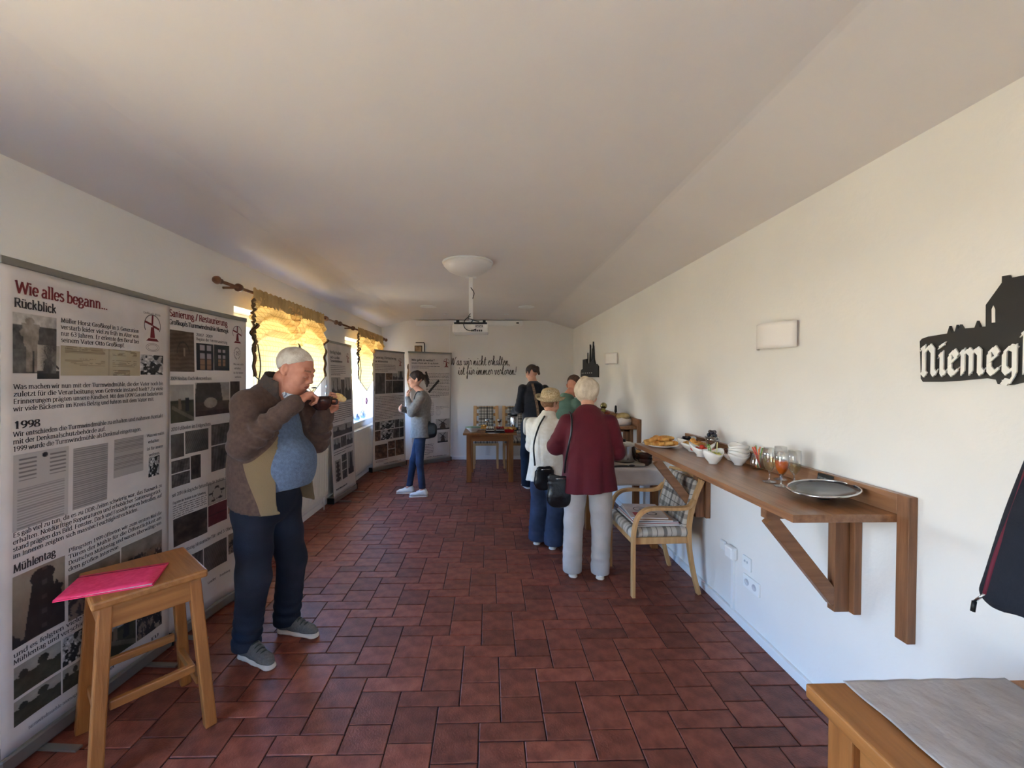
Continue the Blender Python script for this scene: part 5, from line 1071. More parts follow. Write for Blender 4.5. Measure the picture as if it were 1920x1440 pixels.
banner('second roll-up banner, with window photographs, behind the eating man\'s back', (-1.92, 2.42), (-1.884, 3.249), (-1.90, 2.42), (-1.80, 3.08), B2, W=.85)
B3 = [('T', .08, .14, .038, .38, 'Beteiligt haben', 'k', .6), ('T', .08, .20, .028, .32, 'sich u.a.das', 'k', 1), ('T', .08, .245, .028, .42, 'Turmwindmühlenteam', 'k', 1), ('M', .72, .16, .05), ('L', .08, .28, .62, .42, 6, 'k'), ('P', .08, .44, .40, .75, 'village'), ('P', .41, .47, .56, .70, 'interior'), ('P', .57, .44, .80, .75, 'village'), ('L', .08, .78, .80, 1.02, 9, 'k'),
      ('P', .08, 1.06, .80, 1.20, 'village', (80, 24)), ('P', .08, 1.22, .32, 1.36, 'village'), ('P', .33, 1.22, .56, 1.36, 'interior'), ('P', .57, 1.22, .80, 1.36, 'village'), ('L', .08, 1.38, .78, 1.44, 2, 'k'), ('P', .10, 1.50, .30, 1.78, 'tree_tower'), ('P', .34, 1.46, .54, 1.55, 'interior'), ('P', .34, 1.56, .54, 1.66, 'interior'), ('P', .34, 1.67, .54, 1.78, 'interior'), ('P', .58, 1.46, .80, 1.76, 'obelisk'), ('L', .10, 1.84, .78, 1.90, 1, 'k')]
banner('narrow-looking leaning roll-up banner between the two windows with village photographs', (-1.985, 5.094), (-1.987, 5.996), (-1.94, 5.17), (-1.88, 5.86), B3, W=.88)
B4 = [('T', .06, .13, .040, .62, 'Sanierung / Restaurierung', 'k', .8), ('T', .06, .19, .030, .36, 'der Mühlentechnik', 'k', 1), ('M', .80, .16, .055), ('L', .06, .22, .66, .35, 5, 'k'), ('P', .06, .37, .34, .72, 'interior'), ('P', .36, .37, .56, .49, 'warm_room'), ('P', .57, .37, .72, .49, 'village'), ('P', .73, .33, .90, .49, 'obelisk'), ('P', .36, .50, .56, .72, 'interior'), ('P', .57, .50, .90, .72, 'dark_room'),
      ('L', .06, .76, .90, 1.16, 15, 'k'), ('P', .06, 1.19, .20, 1.33, 'interior'), ('P', .21, 1.19, .62, 1.33, 'photo_bw'), ('P', .63, 1.19, .76, 1.33, 'interior'), ('P', .77, 1.19, .90, 1.33, 'landscape'), ('P', .06, 1.345, .22, 1.51, 'warm_room'), ('P', .23, 1.345, .57, 1.51, 'photo_bw'), ('P', .58, 1.345, .76, 1.51, 'interior'), ('P', .77, 1.345, .90, 1.51, 'dark_room'),
      ('P', .06, 1.58, .40, 1.82, 'warm_room'), ('P', .42, 1.55, .63, 1.68, 'warm_room'), ('P', .42, 1.69, .63, 1.82, 'warm_room'), ('P', .64, 1.55, .90, 1.82, 'warm_room'), ('L', .08, 1.84, .42, 1.88, 2, 'r'), ('T', .3, 1.92, .018, .5, 'Leader  Brandenburg  EU', 'g', 1)]
banner('roll-up banner left of the woman in grey, full of warm workshop photographs', (-1.90, 6.80), (-1.56, 7.66), (-1.93, 6.86), (-1.50, 7.45), B4, W=.95)
B5 = [('S', .36, .34, .42, .50, .04), ('S', .42, .72, .66, .50, .045), ('T', .06, .15, .036, .50, 'Wie geht es weiter?', 'k', 1), ('T', .06, .20, .026, .62, 'Unsere Vision wie 30- og Kosten...', 'k', .6), ('L', .06, .23, .68, .29, 2, 'k'), ('M', .83, .16, .065), ('L', .36, .36, .90, .82, 17, 'k'), ('L', .46, .90, .54, 1.16, 12, 'g'), ('E', .64, 1.10, .06, .05), ('L', .58, .98, .90, 1.04, 3, 'g'), ('P', .58, 1.22, .92, 1.42, 'mill_small'), ('P', .62, 1.47, .88, 1.66, 'mill_small'),
      ('L', .24, 1.50, .56, 1.56, 3, 'r'), ('L', .24, 1.66, .52, 1.86, 7, 'k'), ('T', .34, 1.91, .018, .5, 'Leader  Brandenburg  EU', 'g', 1)]
B5b = banner('roll-up banner with two windmill drawings in the left corner by the back wall', (-1.434, 7.372), (-.711, 7.86), (-1.37, 7.40), (-.73, 7.80), B5, W=.95)
# ------------------------------------------------------------ furniture
W_oak = [wood('oak_x', (142, 90, 44), (168, 112, 60), 0), wood('oak_y', (142, 90, 44), (168, 112, 60), 1), wood('oak_z', (136, 84, 40), (162, 104, 54), 2)]
W_shelf = [wood('shelf_oak_x', (118, 78, 50), (150, 104, 70), 0, rough=.4, coat=.15), wood('shelf_oak_y', (122, 82, 54), (156, 110, 76), 1, rough=.32, coat=.3), wood('shelf_oak_z', (112, 74, 48), (144, 98, 66), 2, rough=.45)]
W_beech = wood('beech', (182, 138, 88), (204, 160, 108), 2, rough=.4)

# stool beside the banners
st = thing('wooden_stool', 'tall wooden stool with a pink folder on its seat beside the nearest banner', 'stool', (-1.56, 1.885, 0), math.radians(-41))
a, c, ht_ = .20, .192, .72
MB().box((-a, -c, ht_ - .035), (a, c, ht_)).build('seat', W_oak[0], st, bevel=.009)
spl = .045
for sx_ in (-1, 1):
    for sy_ in (-1, 1): MB().bar((sx_ * (a - .045 + spl), sy_ * (c - .045 + spl), 0), (sx_ * (a - .045), sy_ * (c - .045), ht_ - .03), .046, .046, (0, 1, 0)).build('leg', W_oak[2], st, bevel=.006)
for sy_ in (-1, 1): MB().box((-a + .05, sy_ * (c - .035) - .011, ht_ - .13), (a - .05, sy_ * (c - .035) + .011, ht_ - .034)).build('apron', W_oak[0], st, bevel=.003)
for sx_ in (-1, 1): MB().box((sx_ * (a - .035) - .011, -c + .05, ht_ - .13), (sx_ * (a - .035) + .011, c - .05, ht_ - .034)).build('apron', W_oak[1], st, bevel=.003)
for sy_, z_ in ((-1, .20), (1, .20)): MB().box((-a + .05, sy_ * (c - .028) - .012, z_ - .018), (a - .05, sy_ * (c - .028) + .012, z_ + .018)).build('stretcher', W_oak[0], st, bevel=.004)
for sx_, z_ in ((-1, .28), (1, .28)): MB().box((sx_ * (a - .03) - .012, -c + .05, z_ - .018), (sx_ * (a - .03) + .012, c - .05, z_ + .018)).build('stretcher', W_oak[1], st, bevel=.004)
M_pink = mat('pink_card', (222, 42, 92), c2=(236, 66, 112), rough=.7, vs_=60)
fo = thing('document_folder', 'bright pink cardboard folder lying across the stool seat', 'folder', (-1.60, 1.79, .7215), math.radians(24))
MB().box((-.155, -.115, 0), (.155, .115, .0035)).build('back_cover', M_pink, fo)
MB().box((-.150, -.108, .0038), (.150, .110, .0055)).build('papers', mat('paper', (236, 234, 228), rough=.8), fo)
MB().grid(8, 6, lambda u, v: (-.155 + .31 * u, -.115 + .225 * v, .0065 + .006 * u * (1 - v))).build('front_cover', M_pink, fo, solid=.0015)
MB().box((-.155, .085, .0085), (.155, .0865, .0105)).build('elastic_band', mat('dark_elastic', (120, 20, 46), rough=.8), fo)

# bentwood armchair with checked cushions
PL = plaid('checked_cushion', (190, 180, 166), [(.08, .12, (112, 108, 110), .75), (.34, .022, (70, 68, 72), .8), (.52, .16, (140, 134, 130), .6), (.84, .03, (94, 90, 94), .75)], freq=4.6, axes=(0, 1))
PLb = plaid('checked_cushion_back', (190, 180, 166), [(.08, .12, (112, 108, 110), .75), (.34, .022, (70, 68, 72), .8), (.52, .16, (140, 134, 130), .6), (.84, .03, (94, 90, 94), .75)], freq=4.6, axes=(1, 2))
def armchair(name, label, loc, rz, group=None, back=.86):
    """faces local -x; arms and front legs are one bent strip each"""
    t = thing(name, label, 'chair', loc, rz, group)
    for q in (-1, 1):
        y_ = q * .25
        MB().sweep(smooth_path([(0, y_, 0), (.0, y_, .30), (.004, y_, .47), (.03, y_, .575), (.085, y_, .63), (.17, y_, .645), (.33, y_, .64), (.41, y_, .652), (.455, y_ * .97, .70)], 5), .042, .024, (0, 1, 0)).build('armrest', W_beech, t, bevel=.004)
        MB().sweep(smooth_path([(.50, y_ * .92, 0), (.455, y_ * .92, .18), (.425, y_ * .92, .38), (.43, y_ * .92, .55), (.47, y_ * .92, .72), (.52, y_ * .92, back)], 5), .038, .028, (0, 1, 0)).build('leg', W_beech, t, bevel=.004)
        MB().box((.012, q * .222 - .011, .375), (.44, q * .222 + .011, .425)).build('side_rail', W_beech, t, bevel=.004)
    MB().box((.0, -.225, .375), (.024, .225, .425)).build('front_rail', W_beech, t, bevel=.004); MB().box((.415, -.215, .375), (.435, .215, .425)).build('rear_rail', W_beech, t, bevel=.004)
    MB().sweep(smooth_path([(.51, -.235, back - .01), (.535, 0, back + .015), (.51, .235, back - .01)], 6), .03, .02, (0, 0, 1)).build('top_rail', W_beech, t, bevel=.004)
    S = SDF((-.07, -.29, .38), (.50, .29, .54), .007); S.cap((.02, -.20, .455), (.02, .20, .455), .036, .036, .02); S.cap((.40, -.20, .455), (.40, .20, .455), .034, .034, .02)
    for k in range(8): S.cap((.02, -.20 + .057 * k, .455), (.40, -.20 + .057 * k, .455), .036, .036, .03)
    S.mesh().build('seat_cushion', PL, t)
    S = SDF((.34, -.28, .42), (.62, .28, back + .06), .007)
    for k in range(8): S.cap((.405, -.19 + .054 * k, .50), (.485, -.19 + .054 * k, back - .03), .030, .026, .03, flat=((1, 0, -.15), .8))
    S.mesh().build('back_cushion', PLb, t); return t
armchair('armchair', 'bentwood armchair with checked cushions and papers on its seat beside the wall shelf', (1.035, 3.195, 0), math.radians(2), back=.84)
# tray cloth stack with magazines on the seat
M_paper = mat('magazine_paper', (218, 214, 210), rough=.7, var=.03)
sg = 'magazines stacked on the armchair seat'
def magazine(k, x_, y_, z_, rz, lb, w_=.29, l_=.36, c=(210, 206, 204), print_=True):
    t = thing('magazine', lb, 'magazine', (x_, y_, z_), rz, sg)
    MB().box((-w_ / 2, -l_ / 2, 0), (w_ / 2, l_ / 2, .009)).build('pages', M_paper, t, bevel=.003)
    MB().box((-w_ / 2 - .002, -l_ / 2 - .002, .009), (w_ / 2 + .002, l_ / 2 + .002, .0105)).build('cover', mat('cover_%d' % k, c, rough=.4, var=.1, vs_=12), t)
    return t
magazine(0, 1.245, 3.20, .494, .05, 'lowest and widest magazine of the stack on the armchair', .34, .40, (196, 186, 176))
magazine(1, 1.24, 3.20, .505, .02, 'second magazine from below in the stack on the armchair', .33, .39, (176, 60, 54))
magazine(2, 1.238, 3.195, .516, .03, 'third magazine from below in the stack on the armchair', .32, .38, (150, 150, 156))
magazine(3, 1.228, 3.19, .527, -.06, 'fourth magazine from below in the stack on the armchair', .29, .35, (190, 150, 120))
mg = magazine(4, 1.215, 3.20, .538, -.10, 'top magazine with a round dark ring on its cover on the armchair', .27, .33, (198, 188, 186))
b = MB(); pl = lambda x_, y_: Vector((x_ - .02, y_ + .03, .0112)); pen(b, [(.05 * math.cos(a_), .05 * math.sin(a_)) for a_ in np.linspace(0, 2 * PI, 30)], 1, .007, .007, pl); pen(b, [(-.01, 0), (.012, 0)], 1, .014, .014, pl)
pen(b, [(.06 + .035 * math.cos(a_), -.1 + .035 * math.sin(a_)) for a_ in np.linspace(0, 2 * PI, 24)], 1, .010, .010, pl); b.build('ring_print', mat('ring_ink', (52, 50, 62), rough=.5), mg)
MB().box((-.10, -.15, .0106), (-.055, -.05, .0114)).build('red_block', mat('red_ink', (170, 40, 50), rough=.5), mg)

# buffet table with pots beside the shelf
def table(name, label, x0, x1, y0, y1, h, m3, leg=.06, inset=.03, th=.03, apron=.10):
    t = thing(name, label, 'table', ((x0 + x1) / 2, (y0 + y1) / 2, 0)); a, c = (x1 - x0) / 2, (y1 - y0) / 2
    MB().box((-a, -c, h - th), (a, c, h)).build('tabletop', m3[1] if c > a else m3[0], t, bevel=.005)
    for sx_ in (-1, 1):
        for sy_ in (-1, 1): cx_, cy_ = sx_ * (a - inset - leg / 2), sy_ * (c - inset - leg / 2); MB().box((cx_ - leg / 2, cy_ - leg / 2, 0), (cx_ + leg / 2, cy_ + leg / 2, h - th)).build('leg', m3[2], t, bevel=.004)
    for sy_ in (-1, 1): MB().box((-a + inset + leg, sy_ * (c - inset - .03) - .011, h - th - apron), (a - inset - leg, sy_ * (c - inset - .03) + .011, h - th)).build('apron', m3[0], t, bevel=.003)
    for sx_ in (-1, 1): MB().box((sx_ * (a - inset - .03) - .011, -c + inset + leg, h - th - apron), (sx_ * (a - inset - .03) + .011, c - inset - leg, h - th)).build('apron', m3[1], t, bevel=.003)
    return t
table('buffet_table', 'square wooden table under a white cloth beside the wall shelf, with the soup pot', .98, 1.60, 3.74, 4.34, .755, W_oak)
M_cloth = mat('white_linen', (206, 198, 196), c2=(222, 216, 214), rough=.9, vs_=5, bump=.2, bs=20)
def cloth_fn(x0, x1, y0, y1, z_, drop):
    def f(u, v):
        X = (x0 - drop) + (x1 - x0 + 2 * drop) * u; Y = (y0 - drop) + (y1 - y0 + 2 * drop) * v; dx = max(x0 - X, X - x1, 0); dy = max(y0 - Y, Y - y1, 0); d = max(dx, dy)
        x_, y_ = min(max(X, x0), x1), min(max(Y, y0), y1); wv = .006 * math.sin(23 * (X + Y)) * min(1, d * 12)
        ox = (1 if X > x1 else -1 if X < x0 else 0); oy = (1 if Y > y1 else -1 if Y < y0 else 0); k = .5 if (ox and oy) else 1
        return (x_ + ox * (min(d, .006) + wv * k + .05 * min(dx, dy)), y_ + oy * (min(d, .006) + wv * k + .05 * min(dx, dy)), z_ - max(0, d - .004))
    return f
tag(MB().grid(44, 44, cloth_fn(.975, 1.605, 3.735, 4.345, .760, .16)).build('tablecloth', M_cloth, solid=.003), 'white cloth hanging over the buffet table under the soup pot', 'tablecloth')
hp = thing('hot_plate', 'flat pale electric hot plate under the steel pot', 'hot plate', (1.29, 3.92, .763)); MB().box((-.16, -.14, 0), (.16, .14, .028)).build('casing', mat('grey_plastic', (168, 160, 150), rough=.4), hp, bevel=.008); MB().lathe([(.0, .0), (.10, 0), (.10, .006), (0, .006)], (0, 0, .028)).build('heating_plate', M_blk, hp)
pt = thing('cooking_pot', 'polished steel soup pot with lid beside the burgundy-dressed woman\'s elbow', 'pot', (1.29, 3.92, .798))
MB().lathe([(.0, 0), (.105, 0), (.112, .008), (.112, .145), (.117, .150), (.110, .150), (.106, .01), (0, .008)], seg=40).build('vessel', M_steel, pt)
MB().lathe([(.116, .150), (.116, .156), (.07, .178), (0, .186)], seg=40).build('lid', glassy('pot_lid_glass', (.75, .75, .75), .25), pt, solid=.003); MB().lathe([(.0, 0), (.018, 0), (.024, .014), (0, .02)], (0, 0, .186), seg=16).build('lid_knob', M_blk, pt)
for q in (-1, 1): MB().tube(smooth_path([(q * .110, -.04, .12), (q * .148, -.03, .125), (q * .148, .03, .125), (q * .110, .04, .12)]), .007, 7).build('handle', M_steel, pt)
M_dbowl = M_bowl
for k, (x_, y_, z_, lb) in enumerate(((1.475, 3.86, .763, 'dark brown soup bowl, lower one of the pair beside the steel pot'), (1.475, 3.86, .806, 'dark brown soup bowl, upper one of the pair beside the steel pot'), (1.475, 4.06, .763, 'dark brown soup bowl standing behind the stacked pair'))):
    t = thing('soup_bowl', lb, 'bowl', (x_, y_, z_), 2.4, 'dark bowls beside the soup pot')
    MB().lathe([(.035, 0), (.037, .004), (.058, .02), (.066, .05), (.067, .066), (.063, .066), (.058, .03), (.0, .014)], seg=32).build('vessel', M_dbowl, t); MB().tube(smooth_path([(.062, 0, .056), (.088, 0, .052), (.086, 0, .03), (.060, 0, .026)]), .006, 6).build('handle', M_dbowl, t)
t = thing('ladle', 'black kitchen ladle lying before the steel pot', 'ladle', (1.20, 3.77, .766), .15); MB().tube(smooth_path([(-.10, 0, .006), (0, 0, .010), (.10, 0, .006)]), .006, 6).build('handle', M_blk, t); MB().ball((.125, 0, .010), (.032, .026, .010)).build('ladle_bowl', M_blk, t)
t = thing('bread_basket', 'small woven basket with bread slices at the wall end of the buffet table', 'basket', (1.51, 4.22, .763)); MB().lathe([(.05, 0), (.075, .045), (.08, .06), (.072, .06), (.045, .006)], seg=28).build('weave', mat('wicker', (150, 128, 92), c2=(196, 172, 130), rough=.9, vs_=80, bump=.8, bs=120), t)
tag(MB().ball((0, 0, 0), (.05, .04, .02)).build('bread_roll', mat('crust', (196, 140, 76), c2=(222, 176, 108), rough=.8, vs_=16), None, (1.51, 4.22, .825)), 'pale roll in the small woven basket on the buffet table', 'bread')

# wall shelves on diagonal brackets
def wall_shelf(label, y0, y1, brackets, endpost, z=1.06, dep=.445, upz=1.14):
    t = thing('wall_shelf', label, 'shelf', (XR, (y0 + y1) / 2, 0)); m_ = (y0 + y1) / 2
    MB().box((-dep, y0 - m_, z - .032), (-.004, y1 - m_, z)).build('board', W_shelf[1], t, bevel=.003)
    MB().box((-.032, y0 - m_ - (.0 if endpost else .0), z), (-.002, y1 - m_, upz)).build('back_strip', W_shelf[1], t, bevel=.003)
    if endpost: MB().box((-.034, y0 - .05 - m_, .575), (0, y0 - m_, upz)).build('end_post', W_shelf[2], t, bevel=.003)
    for yb in brackets:
        q = yb - m_
        MB().box((-.034, q - .045, .555), (-.001, q + .045, z - .032)).build('wall_batten', W_shelf[2], t, bevel=.003)
        MB().box((-.10, q - .02, .555), (-.034, q + .02, z - .032)).build('upright', W_shelf[2], t, bevel=.003)
        MB().box((-dep + .035, q - .02, z - .088), (-.034, q + .02, z - .033)).build('bracket_arm', W_shelf[0], t, bevel=.003)
        MB().bar((-dep + .06, q, z - .088), (-.085, q, .60), .036, .06, (1, 0, 0)).build('brace', W_shelf[0], t, bevel=.003)
    return t
wall_shelf('near oak wall shelf with buffet food and glasses on diagonal brackets', 1.575, 3.33, (1.80, 3.03), True)
wall_shelf('far oak wall shelf carrying the bread basket behind the women', 4.42, 6.3, (4.66, 5.9), True)

# foreground table, lower right
table('foreground_table', 'light oak table with a pale runner in the near right corner', .878, 1.60, .05, 1.113, .75, W_oak, leg=.075, inset=.035, th=.038)
M_run = mat('crumpled_runner', (168, 162, 160), c2=(186, 180, 179), rough=.85, vs_=5, bump=.5, bs=22, stretch=(1.2, 1.0, 1))
def runner(u, v):
    X = .983 + .462 * u; Y = .02 + 1.093 * v
    return (X + .002 * math.sin(40 * Y), Y, .7535 + .0028 * abs(math.sin(30 * X + 11 * Y + 2 * math.sin(9 * Y))) * (.3 + .7 * math.sin(7 * Y + 5 * X) ** 2))
tag(MB().grid(60, 120, runner).build('table_runner', M_run, solid=.0012), 'pale crumpled fleece runner along the foreground table', 'table runner')

# food table at the back with two high-backed chairs
table('dining_table', 'oak dining table at the back of the room set with cakes and bowls', -.39, .42, 6.17, 7.0, .75, W_oak, leg=.075, inset=.05)
PLc = plaid('checked_back', (178, 168, 152), [(.05, .14, (84, 80, 84), .8), (.30, .03, (60, 58, 60), .9), (.50, .12, (120, 114, 112), .7), (.80, .06, (70, 66, 70), .85)], freq=5.0, axes=(0, 2))
def highchair(label, loc):
    t = thing('dining_chair', label, 'chair', loc, 0, 'high-backed chairs behind the back table')
    for q in (-1, 1):
        MB().bar((q * .205, .20, 0), (q * .205, .20, .46), .035, .035, (0, 1, 0)).build('leg', W_beech, t, bevel=.004); MB().bar((q * .205, -.20, 0), (q * .205, -.20, .44), .035, .035, (0, 1, 0)).build('leg', W_beech, t, bevel=.004)
        MB().bar((q * .205, .20, .46), (q * .20, .26, 1.06), .06, .028, (0, 1, 0)).build('back_post', W_beech, t, bevel=.005)
        MB().box((q * .205 - .01, -.19, .39), (q * .205 + .01, .19, .44)).build('side_rail', W_beech, t)
    for z_ in (.62, .76, .90, 1.02): MB().bar((-.19, .215 + (z_ - .46) * .1, z_), (.19, .215 + (z_ - .46) * .1, z_), .02, .05, (0, 0, 1)).build('back_slat', W_beech, t, bevel=.003)
    MB().box((-.19, -.21, .40), (.19, -.19, .44)).build('front_rail', W_beech, t)
    MB().box((-.215, -.22, .44), (.215, .21, .485)).build('seat_cushion', PLc, t, bevel=.015)
    MB().grid(10, 20, lambda u, v: (-.135 + .27 * u, (.185 if v < .8 else .185 + (v - .8) * .35) + .06 * min(v, .8), .56 + .52 * min(v, .92) + 0)).build('back_cushion', PLc, t, solid=.03, bevel=.008)
    return t
highchair('high-backed chair with a checked cover, left of the two behind the back table', (-.055, 7.35, 0)); highchair('high-backed chair with a checked cover, behind the black-dressed person\'s elbow', (.475, 7.35, 0))

# ------------------------------------------------------------ food and tableware
M_porc = mat('white_porcelain', (236, 234, 230), rough=.18, var=.01, coat=.5); M_past = mat('puff_pastry', (196, 138, 66), c2=(228, 184, 112), rough=.75, vs_=26, bump=.5, bs=60)
M_past2 = mat('golden_pastry', (186, 112, 44), c2=(224, 172, 92), rough=.7, vs_=30, bump=.4, bs=60)
def roll_mesh(r=.018, l=.05, tw=3):
    b = MB(); n_ = 14; pts = [(-l + 2 * l * k / n_, .006 * math.sin(PI * k / n_), 0) for k in range(n_ + 1)]
    b.tube(pts, [r * (.35 + .65 * math.sin(PI * min(1, max(0, .08 + .84 * k / n_))) ** .6) * (1 + .14 * math.sin(k * tw)) for k in range(n_ + 1)], 9); return b
def plate(name, label, loc, r, sx_=1.0, rz=0, h=.018):
    t = thing(name, label, 'plate', loc, rz); MB().lathe([(0, 0), (r * .6, 0), (r * .64, .004), (r, h), (r * .995, h + .003), (r * .62, .009), (0, .007)], seg=48, sx=sx_).build('dish', M_porc, t); return t
plate('serving_plate', 'large white serving plate heaped with pastry rolls on the near shelf', (1.325, 3.155, 1.062), .145, .92)
me = roll_mesh().mesh('pastry_roll', M_past); me2 = roll_mesh(.02, .042, 2).mesh('pastry_roll', M_past2)
spots = [(-.09, -.05, .026, .2), (-.04, -.07, .026, .1), (.02, -.06, .026, -.2), (.08, -.04, .026, .3), (-.09, .02, .026, .9), (-.03, -.01, .026, .4), (.04, .01, .026, -.3), (.09, .03, .026, 1.2), (-.05, .07, .026, 0), (.02, .075, .026, .3), (-.06, -.03, .056, .5), (.01, -.03, .056, -.1), (.06, .0, .056, .2), (-.02, .03, .056, .9), (.045, .045, .056, .1)]
names = ['front left', 'front', 'front right', 'outer right', 'far left', 'middle', 'inner right', 'rear right', 'rear left', 'rear']
for k, (a_, c_, z_, r_) in enumerate(spots):
    o = link('pastry_roll', (me, me2)[k % 2], None, (1.325 + a_, 3.155 + c_, 1.064 + z_), (random.uniform(-.1, .1), random.uniform(-.1, .1), r_))
    tag(o, 'pastry roll on the large serving plate, ' + ('lower layer, ' if k < 10 else 'upper layer, ') + ('front row leftmost', 'front row second from left', 'front row second from right', 'front row rightmost', 'middle row leftmost', 'middle row second from left', 'middle row second from right', 'middle row rightmost', 'wall side left one', 'wall side right one', 'front left one', 'front middle one', 'front right one', 'wall side left one', 'wall side right one')[k], 'pastry', 'pastry rolls on the large serving plate')
def boat(name, label, loc, r, h, rz=0, sx_=1.35, tip=.5, foot=.4, cat='bowl', m=None):
    t = thing(name, label, cat, loc, rz); wv = lambda a_, u: tip * h * (math.cos(a_) ** 2) * (u if u < .5 else 1 - u) * 2
    MB().lathe([(r * foot, 0), (r * foot * 1.02, h * .06), (r * .72, h * .35), (r * .93, h * .75), (r, h), (r * .97, h), (r * .88, h * .72), (r * .66, h * .36), (0, h * .12)], seg=40, sx=sx_, wav=wv).build('vessel', m or M_porc, t); return t
boat('oval_bowl', 'white oval bowl of dark olives against the wall behind the pastries', (1.515, 3.13, 1.062), .058, .05, 0.4, 1.4)
M_ol = mat('black_olive', (22, 16, 22), c2=(48, 34, 40), rough=.25)
ol = MB().ball((0, 0, 0), (.011, .011, .014), seg=8, rings=6).mesh('olive', M_ol)
for k in range(22):
    a_ = k * 2.4; r_ = .044 * math.sqrt((k % 14 + .5) / 14) * (.75 if k >= 14 else 1); o = link('olive', ol, None, (1.515 + r_ * 1.3 * math.cos(a_ + .4), 3.13 + r_ * math.sin(a_ + .4), 1.062 + .052 + (.016 if k >= 14 else 0)), (random.random() * 3, random.random() * 3, 0)); tag(o, 'glossy dark olive in the white oval bowl by the wall', 'olive', 'olives in the oval bowl')
boat('low_bowl', 'low white bowl of golden pastries beside the bowl of tomatoes', (1.475, 2.935, 1.062), .078, .045, .2, 1.25)
for k in range(7):
    a_ = k * 1.05; o = link('pastry', (me2, me)[k % 2], None, (1.475 + (.045 if k else 0) * math.cos(a_), 2.935 + (.035 if k else 0) * math.sin(a_), 1.062 + .052 + (.02 if k == 0 else 0)), (0, 0, a_ + 1.2)); tag(o, 'golden pastry in the low white bowl', 'pastry', 'pastries in the low white bowl')
boat('boat_bowl', 'white boat-shaped bowl full of red tomatoes', (1.430, 2.735, 1.062), .062, .058, -.5, 1.35, tip=.8)
M_tom = mat('tomato', (186, 40, 28), c2=(206, 70, 46), rough=.2, coat=.5); tm = MB().ball((0, 0, 0), (.017, .017, .015), seg=12, rings=8).mesh('tomato', M_tom)
for k, (a_, c_) in enumerate(((-.05, .0), (-.02, -.02), (.015, -.022), (.05, -.02), (-.02, .018), (.02, .012), (.055, .015), (.0, -.002))): tag(link('tomato', tm, None, (1.430 + a_, 2.735 + c_ - a_ * .4, 1.062 + .050 + (.017 if k == 7 else 0))), 'small red tomato in the white boat-shaped bowl', 'tomato', 'tomatoes in the boat-shaped bowl')
boat('dip_bowl', 'small white wavy bowl of green salad with straws, nearest bowl to the shelf edge', (1.385, 2.515, 1.062), .058, .062, .3, 1.12, tip=.5)
S = SDF((-.06, -.06, 0), (.06, .06, .06), .004); S.ell((0, 0, .022), (.046, .044, .018), .01); S.disp(noise3(.006, 150, 3)); o = S.mesh().build('salad', mat('chopped_salad', (170, 172, 60), c2=(222, 206, 118), rough=.5, vs_=70), None, (1.385, 2.515, 1.092)); tag(o, 'yellow-green chopped salad filling the small white bowl', 'salad', None, 'stuff')
for (p, q, cc, lb) in (((-.012, .01, .03), (-.035, .0, .115), (96, 160, 60), 'green drinking straw leaning left in the salad bowl'), ((-.002, .01, .03), (-.018, .01, .112), (104, 170, 66), 'green drinking straw, inner one, in the salad bowl'), ((.02, .0, .03), (.026, 0, .125), (224, 216, 150), 'pale yellow stick upright in the salad bowl')):
    tag(MB().tube([p, q], .0028, 6).build('straw', mat('straw_%d' % cc[0], cc, rough=.4), None, (1.385, 2.515, 1.068)), lb, 'straw')
M_gl = glassy('clear_glass', (.96, .97, .97), .10)
t = thing('glass_goblet', 'footed glass goblet piled with dark grapes by the wall', 'goblet', (1.535, 2.80, 1.062)); MB().lathe([(.032, 0), (.032, .003), (.006, .008), (.005, .05), (.03, .065), (.044, .10), (.046, .125)], seg=28).build('vessel', M_gl, t, solid=.002)
gr = MB().ball((0, 0, 0), .0135, seg=10, rings=7).mesh('grape', mat('dark_grape', (20, 22, 34), c2=(34, 36, 50), rough=.15, coat=.4))
for k in range(16):
    a_ = k * 2.4; lv = k // 6; r_ = (.026, .022, .014)[lv]; tag(link('grape', gr, None, (1.535 + r_ * math.cos(a_), 2.80 + r_ * math.sin(a_), 1.062 + .115 + .021 * lv)), 'dark grape heaped in the footed glass goblet', 'grape', 'grapes in the goblet')
boat('long_dish', 'long white dish of dried dates against the wall before the bowls', (1.560, 2.62, 1.062), .045, .042, 1.5, 2.1, tip=.4)
da = MB().ball((0, 0, 0), (.019, .009, .009), seg=8, rings=6).mesh('date', mat('dried_date', (70, 32, 18), c2=(112, 58, 34), rough=.3))
for k in range(16): tag(link('date', da, None, (1.560 + random.uniform(-.02, .02), 2.62 - .07 + .0092 * k, 1.062 + .046 + .009 * (k % 2)), (0, .2, random.uniform(0, 3))), 'brown dried date in the long white dish', 'date', 'dates in the long dish')
for k in range(4):
    t = boat('stacked_bowl', 'white bowl in the stack by the wall, %s' % ('the lowest one', 'second from below', 'third from below', 'the topmost one')[k], (1.520, 2.475, 1.062 + .019 * k), .058, .056, .5 * k, 1.08, tip=.35); t['group'] = 'stack of white bowls'
t = thing('stick_jar', 'clear glass jar holding coloured candy sticks beside the stacked bowls', 'jar', (1.575, 2.375, 1.062)); MB().lathe([(0, .001), (.032, .0), (.040, .012), (.041, .035), (.034, .062), (.030, .082)], seg=28).build('vessel', M_gl, t, solid=.002)
